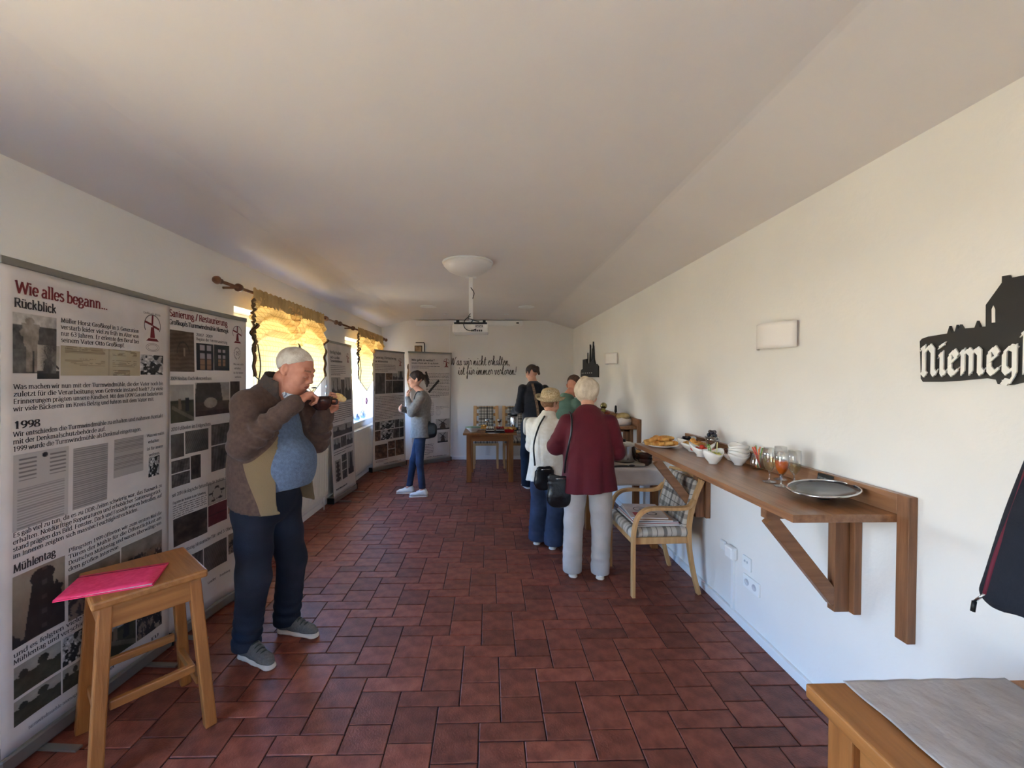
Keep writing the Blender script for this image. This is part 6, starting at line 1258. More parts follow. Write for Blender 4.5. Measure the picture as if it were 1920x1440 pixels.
for k in range(9):
    a_ = k * .7; cc = ((206, 60, 44), (226, 128, 60), (120, 160, 80), (236, 224, 196), (216, 84, 60))[k % 5]
    tag(MB().tube([(.013 * math.cos(a_ + 2.6), .013 * math.sin(a_ + 2.6), .008), (.030 * math.cos(a_), .030 * math.sin(a_), .118 + .006 * (k % 3))], .0034, 6).build('candy_stick', mat('stick_%d' % cc[0], cc, rough=.4), None, (1.575, 2.375, 1.062)), ('red', 'orange', 'green', 'cream-coloured', 'coral')[k % 5] + ' candy stick in the clear glass jar' + ('', ', inner one')[k // 5], 'candy stick', 'candy sticks in the glass jar')
def flute(label, loc, liq, lv):
    t = thing('champagne_flute', label, 'glass', loc, 0, 'stemmed glasses on the shelf'); k = 1.0
    MB().lathe([(.031, 0), (.030, .002), (.006, .006), (.0035, .012), (.0035, .048), (.010, .056), (.022, .075), (.029, .105), (.030, .14), (.027, .172)], seg=28).build('vessel', M_gl, t, solid=.0014)
    if liq:
        pr_ = [(0, .058), (.009, .060), (.0205, .077), (.0272, .105), (.0283, lv), (0, lv)]; MB().lathe(pr_, seg=24).build('drink', liq, t)
    return t
M_sekt = glassy('sparkling_wine', (.99, .97, .85), .03); M_oj = mat('orange_drink', (232, 104, 20), c2=(240, 120, 30), rough=.35)
flute('champagne flute of pale wine, nearest to the candy stick jar', (1.435, 2.075, 1.062), M_sekt, .118); flute('empty stemmed glass standing behind the orange drink', (1.525, 2.12, 1.062), None, 0)
flute('champagne flute filled with an orange drink', (1.437, 1.99, 1.062), M_oj, .122); flute('champagne flute of pale wine, next to the round glass lid', (1.512, 2.005, 1.062), M_sekt, .095)
t = thing('pan_cover', 'large round glass pan lid with a steel rim lying upside down on its knob', 'lid', (1.480, 1.785, 1.062))
t.rotation_euler = (0, math.radians(-7), 0)
MB().lathe([(.024, 0), (.027, .003), (.024, .018), (.014, .026), (0, .026)], seg=24).build('knob', M_blk, t); MB().lathe([(0, .024), (.06, .026), (.112, .034), (.128, .043), (.127, .046), (.110, .038), (.06, .030), (0, .028)], seg=64).build('glass_disc', mat('smoked_glass', (40, 42, 50), rough=.12, coat=.6, var=.02), t)
MB().tube([(.130 * math.cos(a_), .130 * math.sin(a_), .045) for a_ in np.linspace(0, 2 * PI, 65)], .005, 8, cap=False).build('rim', M_steel, t)
t = thing('chalkboard_label', 'small black chalk label leaning on the wall strip behind the round lid', 'label', (1.588, 1.915, 1.075), math.radians(-90)); MB().box((-.045, -.003, 0), (.045, .003, .062)).build('slate', M_blk, t, rot=(-.12, 0, 0), bevel=.003)
b = MB()
for k, s_ in enumerate(('Antik-', 'Papier')): write(b, ('Grütz-Wurst', 'Brotzeit')[k], lambda x_, y_, k=k: Vector((-.040 + x_, -.0044 + (.030 - .018 * k + y_ + .012) * .12, .036 - .019 * k + y_)), .010 / 7, .07 - .02 * k, thick=.8, thin=.6, serif=False, nseg=3)
b.build('chalk_writing', mat('chalk', (214, 214, 210), rough=.9), t)

# far shelf: bread in a cloth-lined basket, ornaments
t = thing('cloth_basket', 'basket lined with a white napkin holding bread on the far shelf', 'basket', (1.47, 4.66, 1.062)); MB().lathe([(.07, 0), (.11, .06), (.125, .085), (.115, .085), (.065, .008)], seg=30, sx=1.15).build('weave', MATS['wicker'], t)
MB().lathe([(.132, .03), (.128, .088), (.10, .085), (.04, .03)], seg=44, sx=1.15, wav=lambda a_, u: -(.035 * abs(math.sin(2 * a_)) + .01) * (1 - u) * 1.2).build('napkin', M_cloth, t, solid=.003)
for (a_, c_, r_, lb) in ((.05, -.02, .075, 'large pale loaf half in the napkin basket'), (-.07, .01, .05, 'darker bread piece at the left of the napkin basket'), (-.03, .05, .05, 'round roll behind the loaf in the napkin basket')): tag(MB().ball((0, 0, 0), (r_, r_ * .8, r_ * .55), seg=16, rings=10).build('bread_loaf', mat('loaf_%d' % int(r_ * 1000), (176, 146, 92) if r_ > .06 else (140, 92, 50), c2=(206, 182, 130) if r_ > .06 else (170, 118, 70), rough=.85, vs_=14), None, (1.47 + a_, 4.66 + c_, 1.15)), lb, 'bread')
M_dolive = mat('dark_fruit', (60, 40, 34), c2=(110, 60, 40), rough=.4)
t = thing('fruit_bowl', 'dark bowl heaped with fruit on the far shelf beside the white-haired head', 'bowl', (1.36, 4.95, 1.062)); MB().lathe([(.05, 0), (.06, .01), (.12, .05), (.14, .085), (.132, .085), (.05, .02)], seg=32).build('vessel', M_bowl, t)
fr_ = MB().ball((0, 0, 0), .032, seg=12, rings=8)
for k in range(9):
    a_ = k * .9; r_ = .075 if k < 7 else .02; tag(link('apple', fr_.mesh('apple', (mat('red_apple', (120, 34, 30), c2=(160, 80, 50), rough=.3, vs_=9), mat('green_pear', (140, 140, 60), c2=(170, 160, 84), rough=.35), M_dolive)[k % 3]), None, (1.36 + r_ * math.cos(a_), 4.95 + r_ * math.sin(a_), 1.062 + .095 + (.03 if k > 6 else 0))), ('red apple', 'green pear', 'dark plum')[k % 3] + ' heaped in the dark bowl on the far shelf' + (', wall side', ', room side', ', on top')[k // 3], 'fruit', 'fruit in the dark bowl')
t = thing('ball_ornament', 'shiny gold ball ornament on a dark stand above the fruit on the far shelf', 'ornament', (1.44, 5.15, 1.062)); MB().lathe([(.05, 0), (.05, .01), (.012, .02), (.012, .14), (0, .14)], seg=20).build('stand', M_blk, t); MB().ball((0, 0, .17), .042).build('ball', mat('dull_gold', (150, 140, 96), rough=.25, metal=.9), t)
t = thing('candle_stick', 'thin dark candle holder right of the gold ball on the far shelf', 'candle holder', (1.54, 4.98, 1.062)); MB().lathe([(.03, 0), (.03, .008), (.006, .016), (.006, .10), (.016, .11), (.012, .18), (0, .19)], seg=16).build('stem', M_blk, t)
t = thing('bottle', 'slim dark bottle at the left of the far shelf ornaments', 'bottle', (1.30, 5.30, 1.062)); MB().lathe([(.03, 0), (.032, .01), (.032, .13), (.012, .17), (.011, .24), (0, .24)], seg=20).build('vessel', mat('dark_bottle', (30, 38, 30), rough=.15), t); MB().lathe([(.012, .0), (.012, .03), (0, .03)], (0, 0, .24), seg=12).build('cap', M_blk, t)

# back table: food
t = thing('green_bowl', 'green-rimmed bowl of yellow food at the left end of the back table', 'bowl', (-.24, 6.30, .752)); MB().lathe([(.05, 0), (.055, .01), (.10, .05), (.12, .075), (.11, .075), (.09, .045), (0, .02)], seg=36).build('vessel', M_porc, t); MB().lathe([(.111, .074), (.123, .074), (.123, .080), (.111, .080)], seg=36).build('rim', mat('green_glaze', (96, 140, 112), rough=.3), t)
MB().lathe([(0, .078), (.06, .074), (.108, .062)], seg=24).build('filling', mat('yellow_food', (206, 176, 80), c2=(232, 214, 140), rough=.7, vs_=60, bump=.6, bs=120), t)
plate('pastry_plate', 'white plate of pastries behind the green-rimmed bowl on the back table', (-.10, 6.62, .752), .16, 1.0)
for k in range(9): a_ = k * .8; r_ = .085 if k < 7 else .02; tag(link('pastry', (me, me2)[k % 2], None, (-.10 + r_ * math.cos(a_), 6.62 + r_ * math.sin(a_), .752 + .028 + (.03 if k > 6 else 0)), (0, 0, a_ * 2)), 'golden pastry on the white plate on the back table', 'pastry', 'pastries on the back table plate')
M_choc = mat('chocolate_cake', (46, 24, 20), c2=(66, 36, 28), rough=.6); M_cream2 = mat('whipped_cream', (240, 236, 226), rough=.5); M_berry = mat('berry', (150, 24, 30), rough=.25)
for k, (x_, lb) in enumerate(((.02, 'black tray of cream-topped cake pieces, left one on the back table'), (.17, 'black tray of berry-topped cake pieces, right one on the back table'))):
    t = thing('cake_tray', lb, 'tray', (x_, 6.30, .752)); MB().box((-.075, -.09, 0), (.075, .09, .014)).build('base', M_blk, t, bevel=.004); MB().box((-.06, -.075, .014), (.06, .075, .06)).build('cake', M_choc, t, bevel=.005); MB().box((-.062, -.077, .032), (.062, .077, .042)).build('cream_layer', M_cream2, t)
    b = MB()
    for i in range(4):
        for j in range(4): b.ball((-.045 + .03 * i, -.055 + .037 * j, .068), (.012, .012, .012), seg=8, rings=6)
    o = b.build('topping', (M_cream2, M_berry)[k], t); o['kind'] = 'stuff'
t = thing('baking_dish', 'red baking dish of pastries at the right end of the back table', 'dish', (.315, 6.28, .752)); MB().lathe([(.06, 0), (.075, .006), (.088, .055), (.092, .055), (.08, .003)], seg=4, sx=1.3, smooth=False, M=Matrix.Rotation(0, 4, 'Z')).build('vessel', mat('red_enamel', (168, 26, 30), rough=.25, coat=.5), t, rot=(0, 0, PI / 4), bevel=.006)
for k in range(8): tag(link('pastry', (me, me2)[k % 2], None, (.315 - .06 + .04 * (k % 4), 6.28 - .03 + .05 * (k // 4), .752 + .058), (0, 0, k)), 'golden pastry in the red baking dish', 'pastry', 'pastries in the red baking dish')
t = thing('doily', 'small white paper doily under the cake trays on the back table', 'doily', (.07, 6.22, .7515)); MB().lathe([(0, .0), (.09, .0), (.10, .001)], seg=24, wav=None).build('paper', M_paper, t)
for k, (x_, y_) in enumerate(((-.03, 6.68), (.17, 6.66))): t = thing('dessert_glass', ('silver-rimmed dessert glass, left one behind the cakes', 'silver-rimmed dessert glass, right one behind the cakes')[k], 'glass', (x_, y_, .752), 0, 'dessert glasses'); MB().lathe([(.035, 0), (.034, .004), (.006, .010), (.006, .10), (.03, .12), (.042, .16), (.040, .16), (.028, .125), (0, .115)], seg=24).build('vessel', M_steel, t)
t = thing('thermos_flask', 'black and silver pump flask at the right end of the back table', 'flask', (.395, 6.50, .752)); MB().lathe([(.062, 0), (.064, .01), (.064, .20), (.055, .225), (0, .225)], seg=28).build('vessel', M_steel, t); MB().lathe([(.056, .225), (.056, .27), (.03, .285), (0, .285)], seg=28).build('pump_lid', M_blk, t); MB().box((-.10, -.015, .245), (-.04, .015, .265)).build('spout', M_blk, t, bevel=.004); MB().lathe([(.0655, .0), (.0655, .05)], seg=28).build('base_ring', M_blk, t, solid=.002)

# ------------------------------------------------------------ things on the walls and the ceiling
def sconce(label, y0, y1, z0, z1):
    t = thing('wall_lamp', label, 'lamp', (XR, (y0 + y1) / 2, (z0 + z1) / 2)); hy = (y1 - y0) / 2; hz = (z1 - z0) / 2
    MB().grid(16, 6, lambda u, v: (-.008 - .10 * math.sin(PI * (.03 + .94 * u)) ** .9, -hy + 2 * hy * u, -hz + 2 * hz * v)).build('shade', mat('plaster_shade', (232, 226, 220), rough=.7, var=.01), t, solid=.005)
    MB().box((-.006, -hy * .5, -hz * .6), (0, hy * .5, hz * .6)).build('backplate', M_trim, t); MB().lathe([(.012, 0), (.014, .03), (0, .05)], (-.045, 0, -.02), seg=12).build('bulb', mat('bulb_glass', (230, 228, 220), rough=.3), t)
sconce('white half-round wall lamp above the near shelf', 2.13, 2.43, 1.755, 1.895); sconce('small-looking white wall lamp far along the right wall above the food', 5.15, 5.55, 1.76, 1.90)
t = thing('ceiling_lamp', 'white bowl-shaped ceiling lamp before the projector', 'lamp', (-.20, 3.93, 2.68)); MB().lathe([(.10, 0), (.235, 0), (.240, -.006), (.236, -.014)], seg=48).build('mounting_ring', M_trim, t, solid=.004)
MB().lathe([(.233, -.012), (.225, -.035), (.18, -.080), (.11, -.112), (.04, -.124), (0, -.125)], seg=48).build('glass_bowl', mat('opal_glass', (232, 228, 222), rough=.3, var=.005), t, solid=.004)
pj = thing('projector', 'white video projector hanging from a ceiling pole with black cables', 'projector', (-.195, 4.50, 2.12))
MB().box((-.19, -.13, -.055), (.19, .13, .035)).build('casing', mat('projector_white', (226, 222, 214), rough=.4), pj, bevel=.012); MB().box((-.175, -.12, .036), (.175, .12, .055)).build('mount_plate', M_blk, pj, bevel=.006)
MB().box((-.022, -.018, .07), (.022, .018, .56)).build('pole', M_trim, pj, bevel=.003); MB().box((-.06, -.05, .555), (.06, .05, .56)).build('ceiling_plate', M_trim, pj)
for k, (a_, c_) in enumerate(((-.15, .06), (.13, .06))): MB().box((a_, -.13, .05), (a_ + .03, -.08, .075)).build('mount_foot', M_blk, pj)
MB().box((.05, -.1335, -.008), (.135, -.130, .033)).build('socket_panel', mat('socket_panel', (196, 192, 186), rough=.5), pj)
for k in range(5): MB().box((.055 + .016 * k, -.136, .006 + .006 * (k % 2)), (.065 + .016 * k, -.1335, .018)).build('socket', M_blk, pj)
for k in range(6): MB().box((.01 + .02 * k, -.132, -.045), (.024 + .02 * k, -.130, -.025)).build('vent_slot', M_blk, pj)
for pts in ([(-.005, -.03, .13), (-.05, -.10, .09), (-.07, -.15, .03), (-.05, -.17, -.02), (.0, -.165, -.04), (.06, -.14, -.02)], [(0, -.03, .10), (.05, -.07, .075), (.09, -.12, .06)], [(-.005, -.022, .16), (-.03, -.05, .11), (.02, -.06, .085), (.0, -.03, .06)], [(.02, -.02, .32), (.035, -.03, .38), (.0, -.02, .44)]): MB().tube(smooth_path(pts), .0045, 6).build('cable', M_blk, pj)
scn = thing('screen_case', 'long white roll-up projection screen case under the ceiling at the back wall', 'screen', (-.38, YB, 2.62)); MB().box((-1.02, -.095, -.045), (1.02, 0, .045)).build('casing', M_trim, scn, bevel=.008); MB().box((.90, -.097, -.015), (.95, -.094, .01)).build('badge', M_blk, scn); MB().box((-1.0, -.06, -.056), (1.0, -.035, -.045)).build('bottom_bar', M_trim, scn); MB().box((-.38, -.012, -1.0), (-.365, -.002, -.045)).build('cord', M_trim, scn)
for k, (x_, y_) in enumerate(((-.93, 6.4), (.58, 6.4))): t = thing('ceiling_speaker', ('round white loudspeaker in the ceiling left of the projector pole', 'round white loudspeaker in the ceiling right of the projector pole')[k], 'loudspeaker', (x_, y_, 2.68)); MB().lathe([(.125, 0), (.125, -.006), (.112, -.008)], seg=36).build('ring', M_trim, t, solid=.003); MB().lathe([(.110, -.004), (0, -.006)], seg=36).build('grille', M_ceil, t)
for k, (x_, y_) in enumerate(((-.74, 7.15), (.30, 7.15))): t = thing('ceiling_spotlight', ('small white recessed spotlight, left one before the back wall', 'small white recessed spotlight, right one before the back wall')[k], 'spotlight', (x_, y_, 2.68)); MB().lathe([(.042, 0), (.042, -.006), (.030, -.010), (.026, -.002)], seg=24).build('ring', M_trim, t, solid=.002); MB().lathe([(.026, -.004), (0, -.004)], seg=20).build('lens', mat('spot_lens', (240, 238, 230), rough=.2), t)

# wall writing on the back wall
M_wink = mat('wall_ink', (50, 42, 34), rough=.8, var=0)
def back_place(x0, z0): return lambda x_, y_: Vector((x0 + x_, YB - .003, z0 + y_))
b = MB(); sz = .0195
write(b, 'Was wir nicht erhalten,', back_place(-.742, 1.816), sz, 1.145, font=CU, thick=.86, thin=.34, serif=False, nseg=8, sp=2.6)
write(b, 'ist für immer verloren!', back_place(-.59, 1.635), sz, 1.12, font=CU, thick=.86, thin=.34, serif=False, nseg=8, sp=2.6)
tag(b.build('wall_lettering', M_wink, solid=.001), 'brown script lettering in two lines on the back wall', 'lettering')

# black town sign with raised white broken lettering (right wall)
M_sign = mat('black_sign', (40, 38, 36), rough=.5, var=.03); M_letter = mat('white_letters', (238, 236, 230), rough=.45, var=.01)
sg_ = thing('town_sign', 'black cut-out town sign with white broken lettering on the near right wall', 'sign', (XR, 1.2, 1.7))
Y0 = 1.535
outline = [(.016, .137), (.022, -.003), (.03, -.015), (.092, -.014), (.143, -.01), (.227, .0), (.251, -.005), (.256, -.019), (.29, -.021), (.34, -.005), (.40, -.02), (.80, -.02), (.80, .31), (.64, .31), (.60, .40), (.56, .311), (.28, .311), (.277, .321), (.261, .321), (.261, .301), (.22, .238), (.221, .168), (.205, .168), (.197, .190), (.19, .168), (.156, .169), (.148, .184), (.142, .168), (.137, .184), (.132, .162), (.122, .159), (.115, .183), (.108, .157), (.044, .152), (.023, .146)]
fs = lambda u, v, d: (-d, Y0 - 1.2 - u, 1.595 - 1.7 + v)
MB().prism(outline, .004, .013, fs).build('silhouette', M_sign, sg_)
w_poly = [(.238, .178), (.247, .178), (.246, .220), (.241, .233), (.237, .221)]; MB().prism(w_poly, .0131, .0140, fs).build('window_cutout', M_wall, sg_)
sl = .105 / 7; tot = sum(float(BL[c].split('|')[0]) for c in 'Niemegk') * sl; kx = .335 / tot; x0_ = 0.0
for c in 'Niemegk':
    b = MB()
    for st_ in BL[c].split('|')[1].split(';'): nib(b, [tuple(float(v) for v in q.split(',')) for q in st_.split()], 1.75, .6, .75, lambda x_, y_, k_: Vector((-.0165 - .00022 * k_, Y0 - 1.2 - .024 - x0_ - x_ * sl * kx, 1.595 - 1.7 + .010 + y_ * sl + .02 * (x0_ + x_ * sl))))
    b.build('letter', M_letter, sg_, solid=.005); x0_ += float(BL[c].split('|')[0]) * sl * kx
sg2 = thing('silhouette_sign', 'small dark silhouette sign with thin towers high on the far right wall', 'sign', (XR, 6.6, 1.75))
f2 = lambda u, v, d: (-d, .62 - u, -.16 + v)
MB().prism([(0, .0), (1.16, 0), (1.16, .16), (1.06, .20), (.98, .20), (.92, .27), (.88, .48), (.87, .30), (.82, .27), (.80, .27), (.79, .45), (.77, .27), (.70, .24), (.66, .24), (.655, .42), (.645, .24), (.58, .22), (.50, .22), (.49, .40), (.48, .22), (.42, .26), (.42, .30), (.15, .30), (.15, .14), (.04, .13), (0, .09)], .004, .02, f2).build('silhouette', M_sign, sg2)
for k, (a_, z_) in enumerate(((.62, .50), (.70, .52), (.80, .55), (.90, .50))): MB().bar((-.012, .62 - a_, .05), (-.012, .62 - a_ - .05 * (-1) ** k, z_ - .16), .012, .02, (1, 0, 0)).build('tower', M_sign, sg2)
for k in range(6): MB().box((-.023, .50 - .13 * k - .03, -.10), (-.020, .50 - .13 * k + .02, -.085)).build('lettering', M_letter, sg2)

# electrical fittings under the near shelf
t = thing('cable_outlet', 'white cable box with a duct running down to the baseboard under the shelf', 'cable box', (XR, 2.69, .40)); MB().box((-.045, -.045, -.01), (0, .045, .075)).build('box_cover', M_trim, t, bevel=.014); MB().box((-.022, .075, .0), (0, .14, .07)).build('side_cover', M_trim, t, bevel=.01); MB().box((-.016, -.012, -.35), (0, .012, 0)).build('duct', M_trim, t, bevel=.002)
M_sock = mat('socket_grey', (190, 192, 196), rough=.6)
t = thing('antenna_socket', 'single white antenna socket above the double power socket', 'socket', (XR, 2.545, .425)); MB().box((-.012, -.041, -.041), (0, .041, .041)).build('plate', M_trim, t, bevel=.004); MB().lathe([(.007, 0), (.007, .004), (0, .004)], seg=12, M=Matrix.Rotation(-PI / 2, 4, 'Y')).build('jack', M_sock, t, loc=(-.011, -.012, .01)); MB().lathe([(.007, 0), (.007, .004), (0, .004)], seg=12, M=Matrix.Rotation(-PI / 2, 4, 'Y')).build('jack', M_sock, t, loc=(-.011, .012, .01))
t = thing('power_socket', 'double white power socket lowest on the wall under the near shelf', 'socket', (XR, 2.50, .31)); MB().box((-.012, -.078, -.041), (0, .078, .041)).build('plate', M_trim, t, bevel=.004)
for q in (-.036, .036): MB().lathe([(.020, .0), (.020, .003), (.017, .003), (.016, .001), (0, .001)], seg=20, M=Matrix.Rotation(-PI / 2, 4, 'Y')).build('socket_well', M_sock, t, loc=(-.0115, q, 0))

# hanging jacket at the right edge
jk = thing('hanging_jacket', 'dark softshell jacket with a burgundy-lined zip hanging on the right wall', 'jacket', (1.50, .90, 0), 0)
S = SDF((-.16, -.34, .84), (.13, .40, 1.78), .007)
S.cap((0, -.14, 1.60), (0, .10, 1.60), .07, .07, .04); S.cap((0, -.01, 1.58), (-.01, .0, .98), .12, .185, .05, flat=((1, 0, 0), .42)); S.cap((-.02, .150, 1.40), (-.045, .238, .98), .045, .045, .05); S.cap((0, .08, 1.60), (.01, .10, 1.15), .05, .045, .03); S.cap((0, -.16, 1.58), (0, -.26, 1.05), .06, .045, .03)
S.cap((0, -.02, 1.66), (0, -.02, 1.72), .06, .055, .02); S.disp(lambda X, Y, Z: .006 * np.sin(30 * Y + 6 * Z)); S.disp(noise3(.004, 22, 3)); S.clip(lambda X, Y, Z: .945 - .12 * np.maximum(Y, -.3) * 1.0 * (Y < .0) - .15 * Y * (Y >= 0) - Z + .03)
S.mesh().build('shell', mat('navy_softshell', (20, 24, 34), c2=(30, 34, 46), rough=.9, vs_=8, bump=.2, bs=150), jk)
M_zred = mat('burgundy_zip', (96, 22, 44), rough=.7)
MB().tube(smooth_path([(-.058, .160, 1.40), (-.070, .192, 1.23), (-.080, .220, 1.09), (-.084, .238, .98)]), .006, 6).build('zip_tape', M_zred, jk)
MB().tube([(-.084, .238, .98), (-.086, .262, .945)], .0035, 6).build('zip_slider', M_steel, jk); MB().tube([(-.086, .262, .945), (-.088, .264, .915)], .006, 6).build('zip_pull', M_blk, jk)
t = thing('coat_hook', 'steel wall hook carrying the dark jacket', 'hook', (XR, .90, 1.74)); MB().tube(smooth_path([(0, 0, 0), (-.06, 0, -.02), (-.10, 0, -.03), (-.125, 0, 0)]), .005, 6).build('hook_bar', M_steel, t); MB().lathe([(.02, 0), (.02, .006), (0, .006)], seg=16, M=Matrix.Rotation(-PI / 2, 4, 'Y')).build('rose', M_steel, t)

# picture and ornament by the back left corner
t = thing('framed_picture', 'small brown framed picture hanging above the corner banner', 'picture', (-1.35, YB, 2.07)); MB().box((-.07, -.02, -.14), (.07, 0, .12)).build('frame', mat('dark_frame', (60, 46, 38), rough=.5), t, bevel=.004); MB().box((-.055, -.022, -.125), (.055, -.020, .105)).build('photo', mat('brown_photo', (120, 92, 66), c2=(176, 150, 118), rough=.5, vs_=14), t)
MB().sweep(smooth_path([(-.05, -.015, .175), (.08, -.015, .175), (.115, -.015, .15), (.115, -.015, -.10)], 5), .02, .012, (0, 1, 0)).build('hanger', M_blk, t)
t = thing('hanging_ornament', 'brown straw ornament hanging between the two corner banners', 'ornament', (-1.52, YB - .03, 0)); MB().tube([(0, 0, 1.95), (0, 0, 1.84)], .004, 5).build('cord', M_blk, t); MB().ball((0, 0, 1.78), (.045, .02, .07)).build('wreath', M_dolive, t); MB().tube(smooth_path([(0, 0, 1.74), (-.02, 0, 1.55), (.02, 0, 1.35), (-.02, 0, 1.10)]), [.03] * 24 + [.035], 8).build('ribbon', mat('brown_ribbon', (130, 92, 56), c2=(170, 130, 90), rough=.8, vs_=20), t)

# radiators
def radiator(label, y0, y1, z0=.18, z1=.73):
    t = thing('radiator', label, 'radiator', (XL + .05, (y0 + y1) / 2, 0)); h_ = (y1 - y0) / 2; M_rad = mat('radiator_white', (232, 228, 218), rough=.35, var=.01)
    MB().box((-.005, -h_, z0), (.055, h_, z1 - .012)).build('panel', M_rad, t, bevel=.01); MB().box((-.03, -h_ - .004, z1 - .014), (.06, h_ + .004, z1)).build('top_grille', M_rad, t, bevel=.004)
    b = MB(); n_ = int(h_ * 2 / .05)
    for k in range(n_): b.box((.055, -h_ + .03 + k * .05, z0 + .04), (.058, -h_ + .048 + k * .05, z1 - .05))
    b.build('ribs', M_rad, t)['kind'] = 'stuff'
    for q in (-1, 1): MB().box((-.045, q * h_ * .7 - .012, z0 + .1), (-.005, q * h_ * .7 + .012, z0 + .16)).build('bracket', M_rad, t)
    MB().tube([(.02, h_ - .05, z0), (.02, h_ - .05, .0)], .008, 8).build('pipe', M_rad, t); return t
radiator('white panel radiator under the near window, beyond the eating man', 3.75, 5.02); radiator('white panel radiator under the far window', 6.0, 7.35, .16, .80)

# curtain rods and tied-up checked curtains
M_rod = mat('turned_wood_rod', (104, 66, 40), c2=(132, 88, 56), rough=.45); M_cur = bpy.data.materials.new('yellow_curtain'); M_cur.use_nodes = True
n = M_cur.node_tree.nodes; L = M_cur.node_tree.links; n.clear(); o_ = n.new('ShaderNodeOutputMaterial'); mx = n.new('ShaderNodeMixShader'); df = n.new('ShaderNodeBsdfDiffuse'); tl = n.new('ShaderNodeBsdfTranslucent'); tc_ = n.new('ShaderNodeTexCoord'); sp_ = n.new('ShaderNodeSeparateXYZ'); L.new(tc_.outputs['Object'], sp_.inputs[0])
def thread(ax, fr, wd):
    a_ = n.new('ShaderNodeMath'); a_.operation = 'MULTIPLY'; a_.inputs[1].default_value = fr; L.new(sp_.outputs[ax], a_.inputs[0]); c_ = n.new('ShaderNodeMath'); c_.operation = 'FRACT'; L.new(a_.outputs[0], c_.inputs[0]); d_ = n.new('ShaderNodeMath'); d_.operation = 'LESS_THAN'; d_.inputs[1].default_value = wd; L.new(c_.outputs[0], d_.inputs[0]); return d_
ta, tb = thread(1, 22, .14), thread(2, 22, .14); ad = n.new('ShaderNodeMath'); ad.operation = 'MAXIMUM'; L.new(ta.outputs[0], ad.inputs[0]); L.new(tb.outputs[0], ad.inputs[1])
cm = n.new('ShaderNodeMix'); cm.data_type = 'RGBA'; L.new(ad.outputs[0], cm.inputs[0]); cm.inputs[6].default_value = lin((238, 206, 142)); cm.inputs[7].default_value = lin((210, 172, 108)); L.new(cm.outputs[2], df.inputs[0]); L.new(cm.outputs[2], tl.inputs[0]); mx.inputs[0].default_value = .42; L.new(df.outputs[0], mx.inputs[1]); L.new(tl.outputs[0], mx.inputs[2]); L.new(mx.outputs[0], o_.inputs[0])
M_edge = mat('olive_binding', (62, 60, 38), rough=.9); M_edge2 = mat('brown_check_strip', (150, 110, 76), c2=(120, 84, 60), rough=.9, vs_=60)
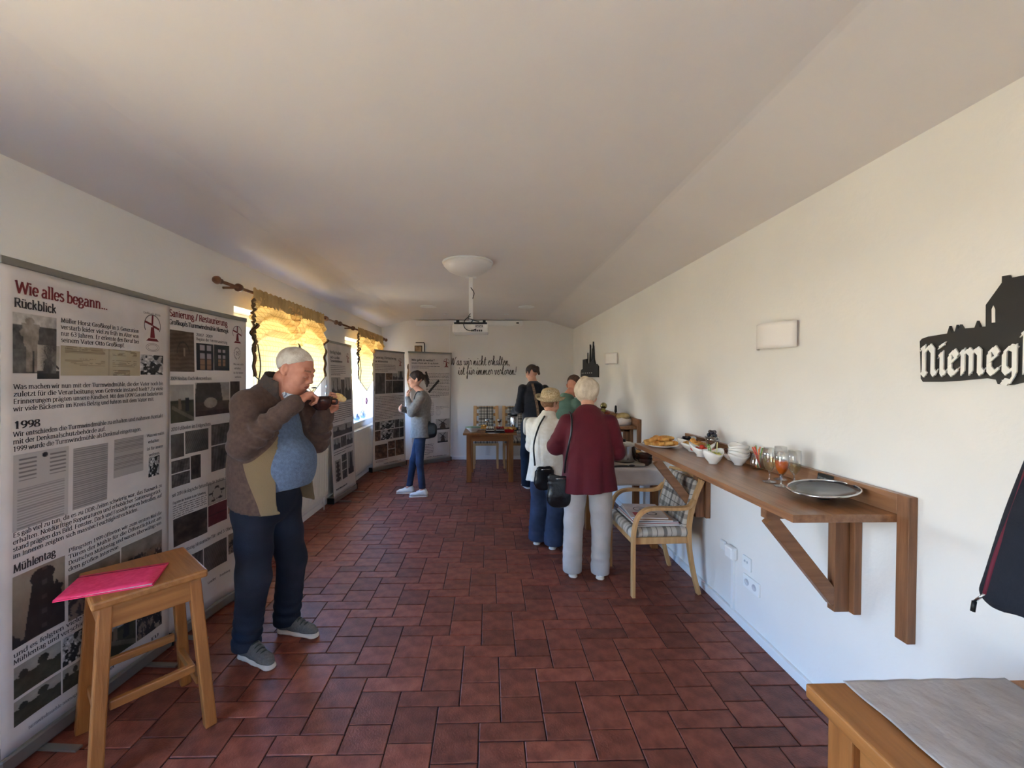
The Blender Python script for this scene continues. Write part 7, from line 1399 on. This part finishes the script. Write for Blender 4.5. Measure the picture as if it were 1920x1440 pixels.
def curtain(label, rlabel, ry0, ry1, y0, y1, tips, xo=-1.93, zt=2.285):
    r = thing('curtain_rod', rlabel, 'curtain rod', (xo, (ry0 + ry1) / 2, zt)); m_ = (ry0 + ry1) / 2; h_ = (ry1 - ry0) / 2
    MB().tube([(0, -h_, 0), (0, h_, 0)], .012, 10).build('pole', M_rod, r)
    for q in (-1, 1): MB().lathe([(.010, 0), (.020, .012), (.010, .024), (.012, .034), (.030, .052), (.024, .075), (.010, .090), (0, .095)], seg=16, M=Matrix.Translation((0, q * h_, 0)) @ Matrix.Rotation(-q * PI / 2, 4, 'X')).build('finial', M_rod, r)
    for q in (y0 - .16, y1 + .10): MB().tube([(XL - xo, q - m_, 0), (0, q - m_, 0)], .010, 8).build('bracket', M_rod, r); MB().lathe([(.028, -.012), (.028, .012), (.018, .014)], seg=14, M=Matrix.Translation((0, q - m_, 0)) @ Matrix.Rotation(PI / 2, 4, 'X')).build('bracket_ring', M_rod, r, solid=.006)
    t = thing('curtain', label, 'curtain', (xo, (y0 + y1) / 2, 0)); ym = (y0 + y1) / 2
    def surf(ya, yb, tip, zs, q):
        def f(u, v):
            y_ = ya + (yb - ya) * u; zb = zs - (zs - tip) * (1 - abs(2 * u - 1)) ** 1.0
            gather = math.exp(-((u - (1 if q < 0 else 0)) / .20) ** 2); z_ = zt - .02 - (zt - .02 - zb) * v
            sw = (v - .12) * 6 + 1.7 * (1 - (2 * u - 1) ** 2) * (1 if v < .62 else max(0, 1 - (v - .62) * 5)); am = .032 * math.exp(-((v - .32) / .22) ** 2) + .006
            x_ = am * math.sin(sw * 5.2) + .006 * math.sin(u * 26) * (1 - v) + .012 * gather * math.sin(v * 70) * (v < .5)
            pull = .10 * gather * math.exp(-((v - .33) / .14) ** 2) * (yb - ya) * q
            return (x_ + .018, y_ - ym + pull * .6 - .04 * (yb - ya) * (q) * math.exp(-((v - .4) / .2) ** 2) * 0, z_ + .02 * gather * math.sin(v * 70 + 1) * (v < .5))
        return f
    yc = y0 + (y1 - y0) * .55
    for (ya, yb, q) in ((y0, yc, -1), (yc - .03, y1, 1)):
        fn = surf(ya, yb, tips[0], tips[1], q); MB().grid(40, 90, fn).build('panel', M_cur, t)
        e_ = [Vector(fn(0 if q < 0 else 1, k / 40)) + Vector((.004, 0, 0)) for k in range(14, 41)]; MB().sweep(e_, .05, .003, (0, 1, 0)).build('edge_strip', M_edge2, t); MB().sweep([p + Vector((.003, q * .022, 0)) for p in e_], .014, .004, (0, 1, 0)).build('edge_binding', M_edge, t)
        pts = [Vector(fn(k / 20, 1.0)) + Vector((.005, 0, 0)) for k in range(21)]; MB().tube(pts, .004, 5).build('hem_binding', M_edge, t)
        ce = [Vector(fn(1 if q < 0 else 0, k / 30)) + Vector((.006, 0, 0)) for k in range(15, 31)]; MB().tube(ce, .007, 5).build('inner_binding', M_edge, t)
    MB().grid(90, 8, lambda u, v: (.022 + .010 * math.sin(u * 150) * (.4 + v), y0 - ym + (y1 - y0) * u, zt + .035 - .125 * v + .006 * math.sin(u * 110))).build('gathered_heading', mat('heading_cloth', (196, 164, 108), c2=(214, 184, 128), rough=.95), t, solid=.004)
    pts = [(.02 + .012 * math.sin(k * 1.9), (y0 - ym) + .012 * math.cos(k * 1.9) + .01 * k / 30, zt - .05 - .013 * k) for k in range(34)]; MB().tube(pts, [.016 if k % 2 else .007 for k in range(34)], 6).build('fringe', mat('brown_fringe', (120, 96, 66), rough=.9), t)
    for dy, zb in ((yc - ym, tips[0] - .02), (y0 - ym + .03, tips[1] - .06)): MB().tube(smooth_path([(.035, dy, zt - .42), (.045, dy + .02, zt - .6), (.04, dy - .01, zb)], 6), .005, 5).build('tie_ribbon', M_edge, t)
    return t
curtain('tied-up yellow checked curtain glowing before the near window', 'turned wooden curtain rod over the near window', 3.04, 5.22, 3.40, 4.84, (1.42, 1.60)); curtain('tied-up yellow checked curtain before the far window beside the banner', 'turned wooden curtain rod over the far window', 5.46, 7.75, 6.08, 7.50, (1.38, 1.56))
# window-sill trinkets
M_tr = glassy('blue_glass', (.7, .82, .95), .2)
for k, (y_, r_, h_, lb) in enumerate(((6.30, .035, .20, 'tall pale glass bottle on the far windowsill'), (6.62, .05, .10, 'round bluish glass ball vase on the far windowsill'), (6.95, .04, .12, 'small bluish glass figure at the end of the far windowsill'), (4.75, .04, .14, 'small glass vase on the near windowsill beside the curtain'))):
    t = thing('glass_vase', lb, 'vase', (XL - .06, y_, SILL + .025)); MB().lathe([(r_ * .7, 0), (r_, h_ * .2), (r_ * .9, h_ * .5), (r_ * .35, h_ * .75), (r_ * .45, h_)], seg=20).build('vessel', M_tr, t, solid=.002)
t = thing('suncatcher', 'pink flower suncatcher hanging below the far curtain', 'ornament', (-1.905, 6.46, 1.24)); MB().tube([(0, 0, .02), (0, 0, .18)], .002, 4).build('thread', M_blk, t)
b = MB()
for k in range(6): a_ = k * PI / 3; b.ball((0, .035 * math.cos(a_), .035 * math.sin(a_) - .02), (.006, .020, .020), seg=10, rings=6)
b.build('petals', mat('pink_plastic', (226, 150, 206), rough=.4), t); MB().ball((.004, 0, -.02), (.006, .012, .012), seg=8, rings=6).build('centre', mat('lilac', (180, 130, 190), rough=.4), t)
t = thing('suncatcher', 'string of clear glass drops beside the near curtain edge', 'ornament', (-1.90, 4.86, 1.36)); MB().tube([(0, 0, -.14), (0, 0, .20)], .002, 4).build('thread', M_blk, t)
for k in range(4): MB().ball((0, .006 * (-1) ** k, .12 - .08 * k), (.007, .014, .02), seg=8, rings=6).build('glass_drop', M_steel, t)
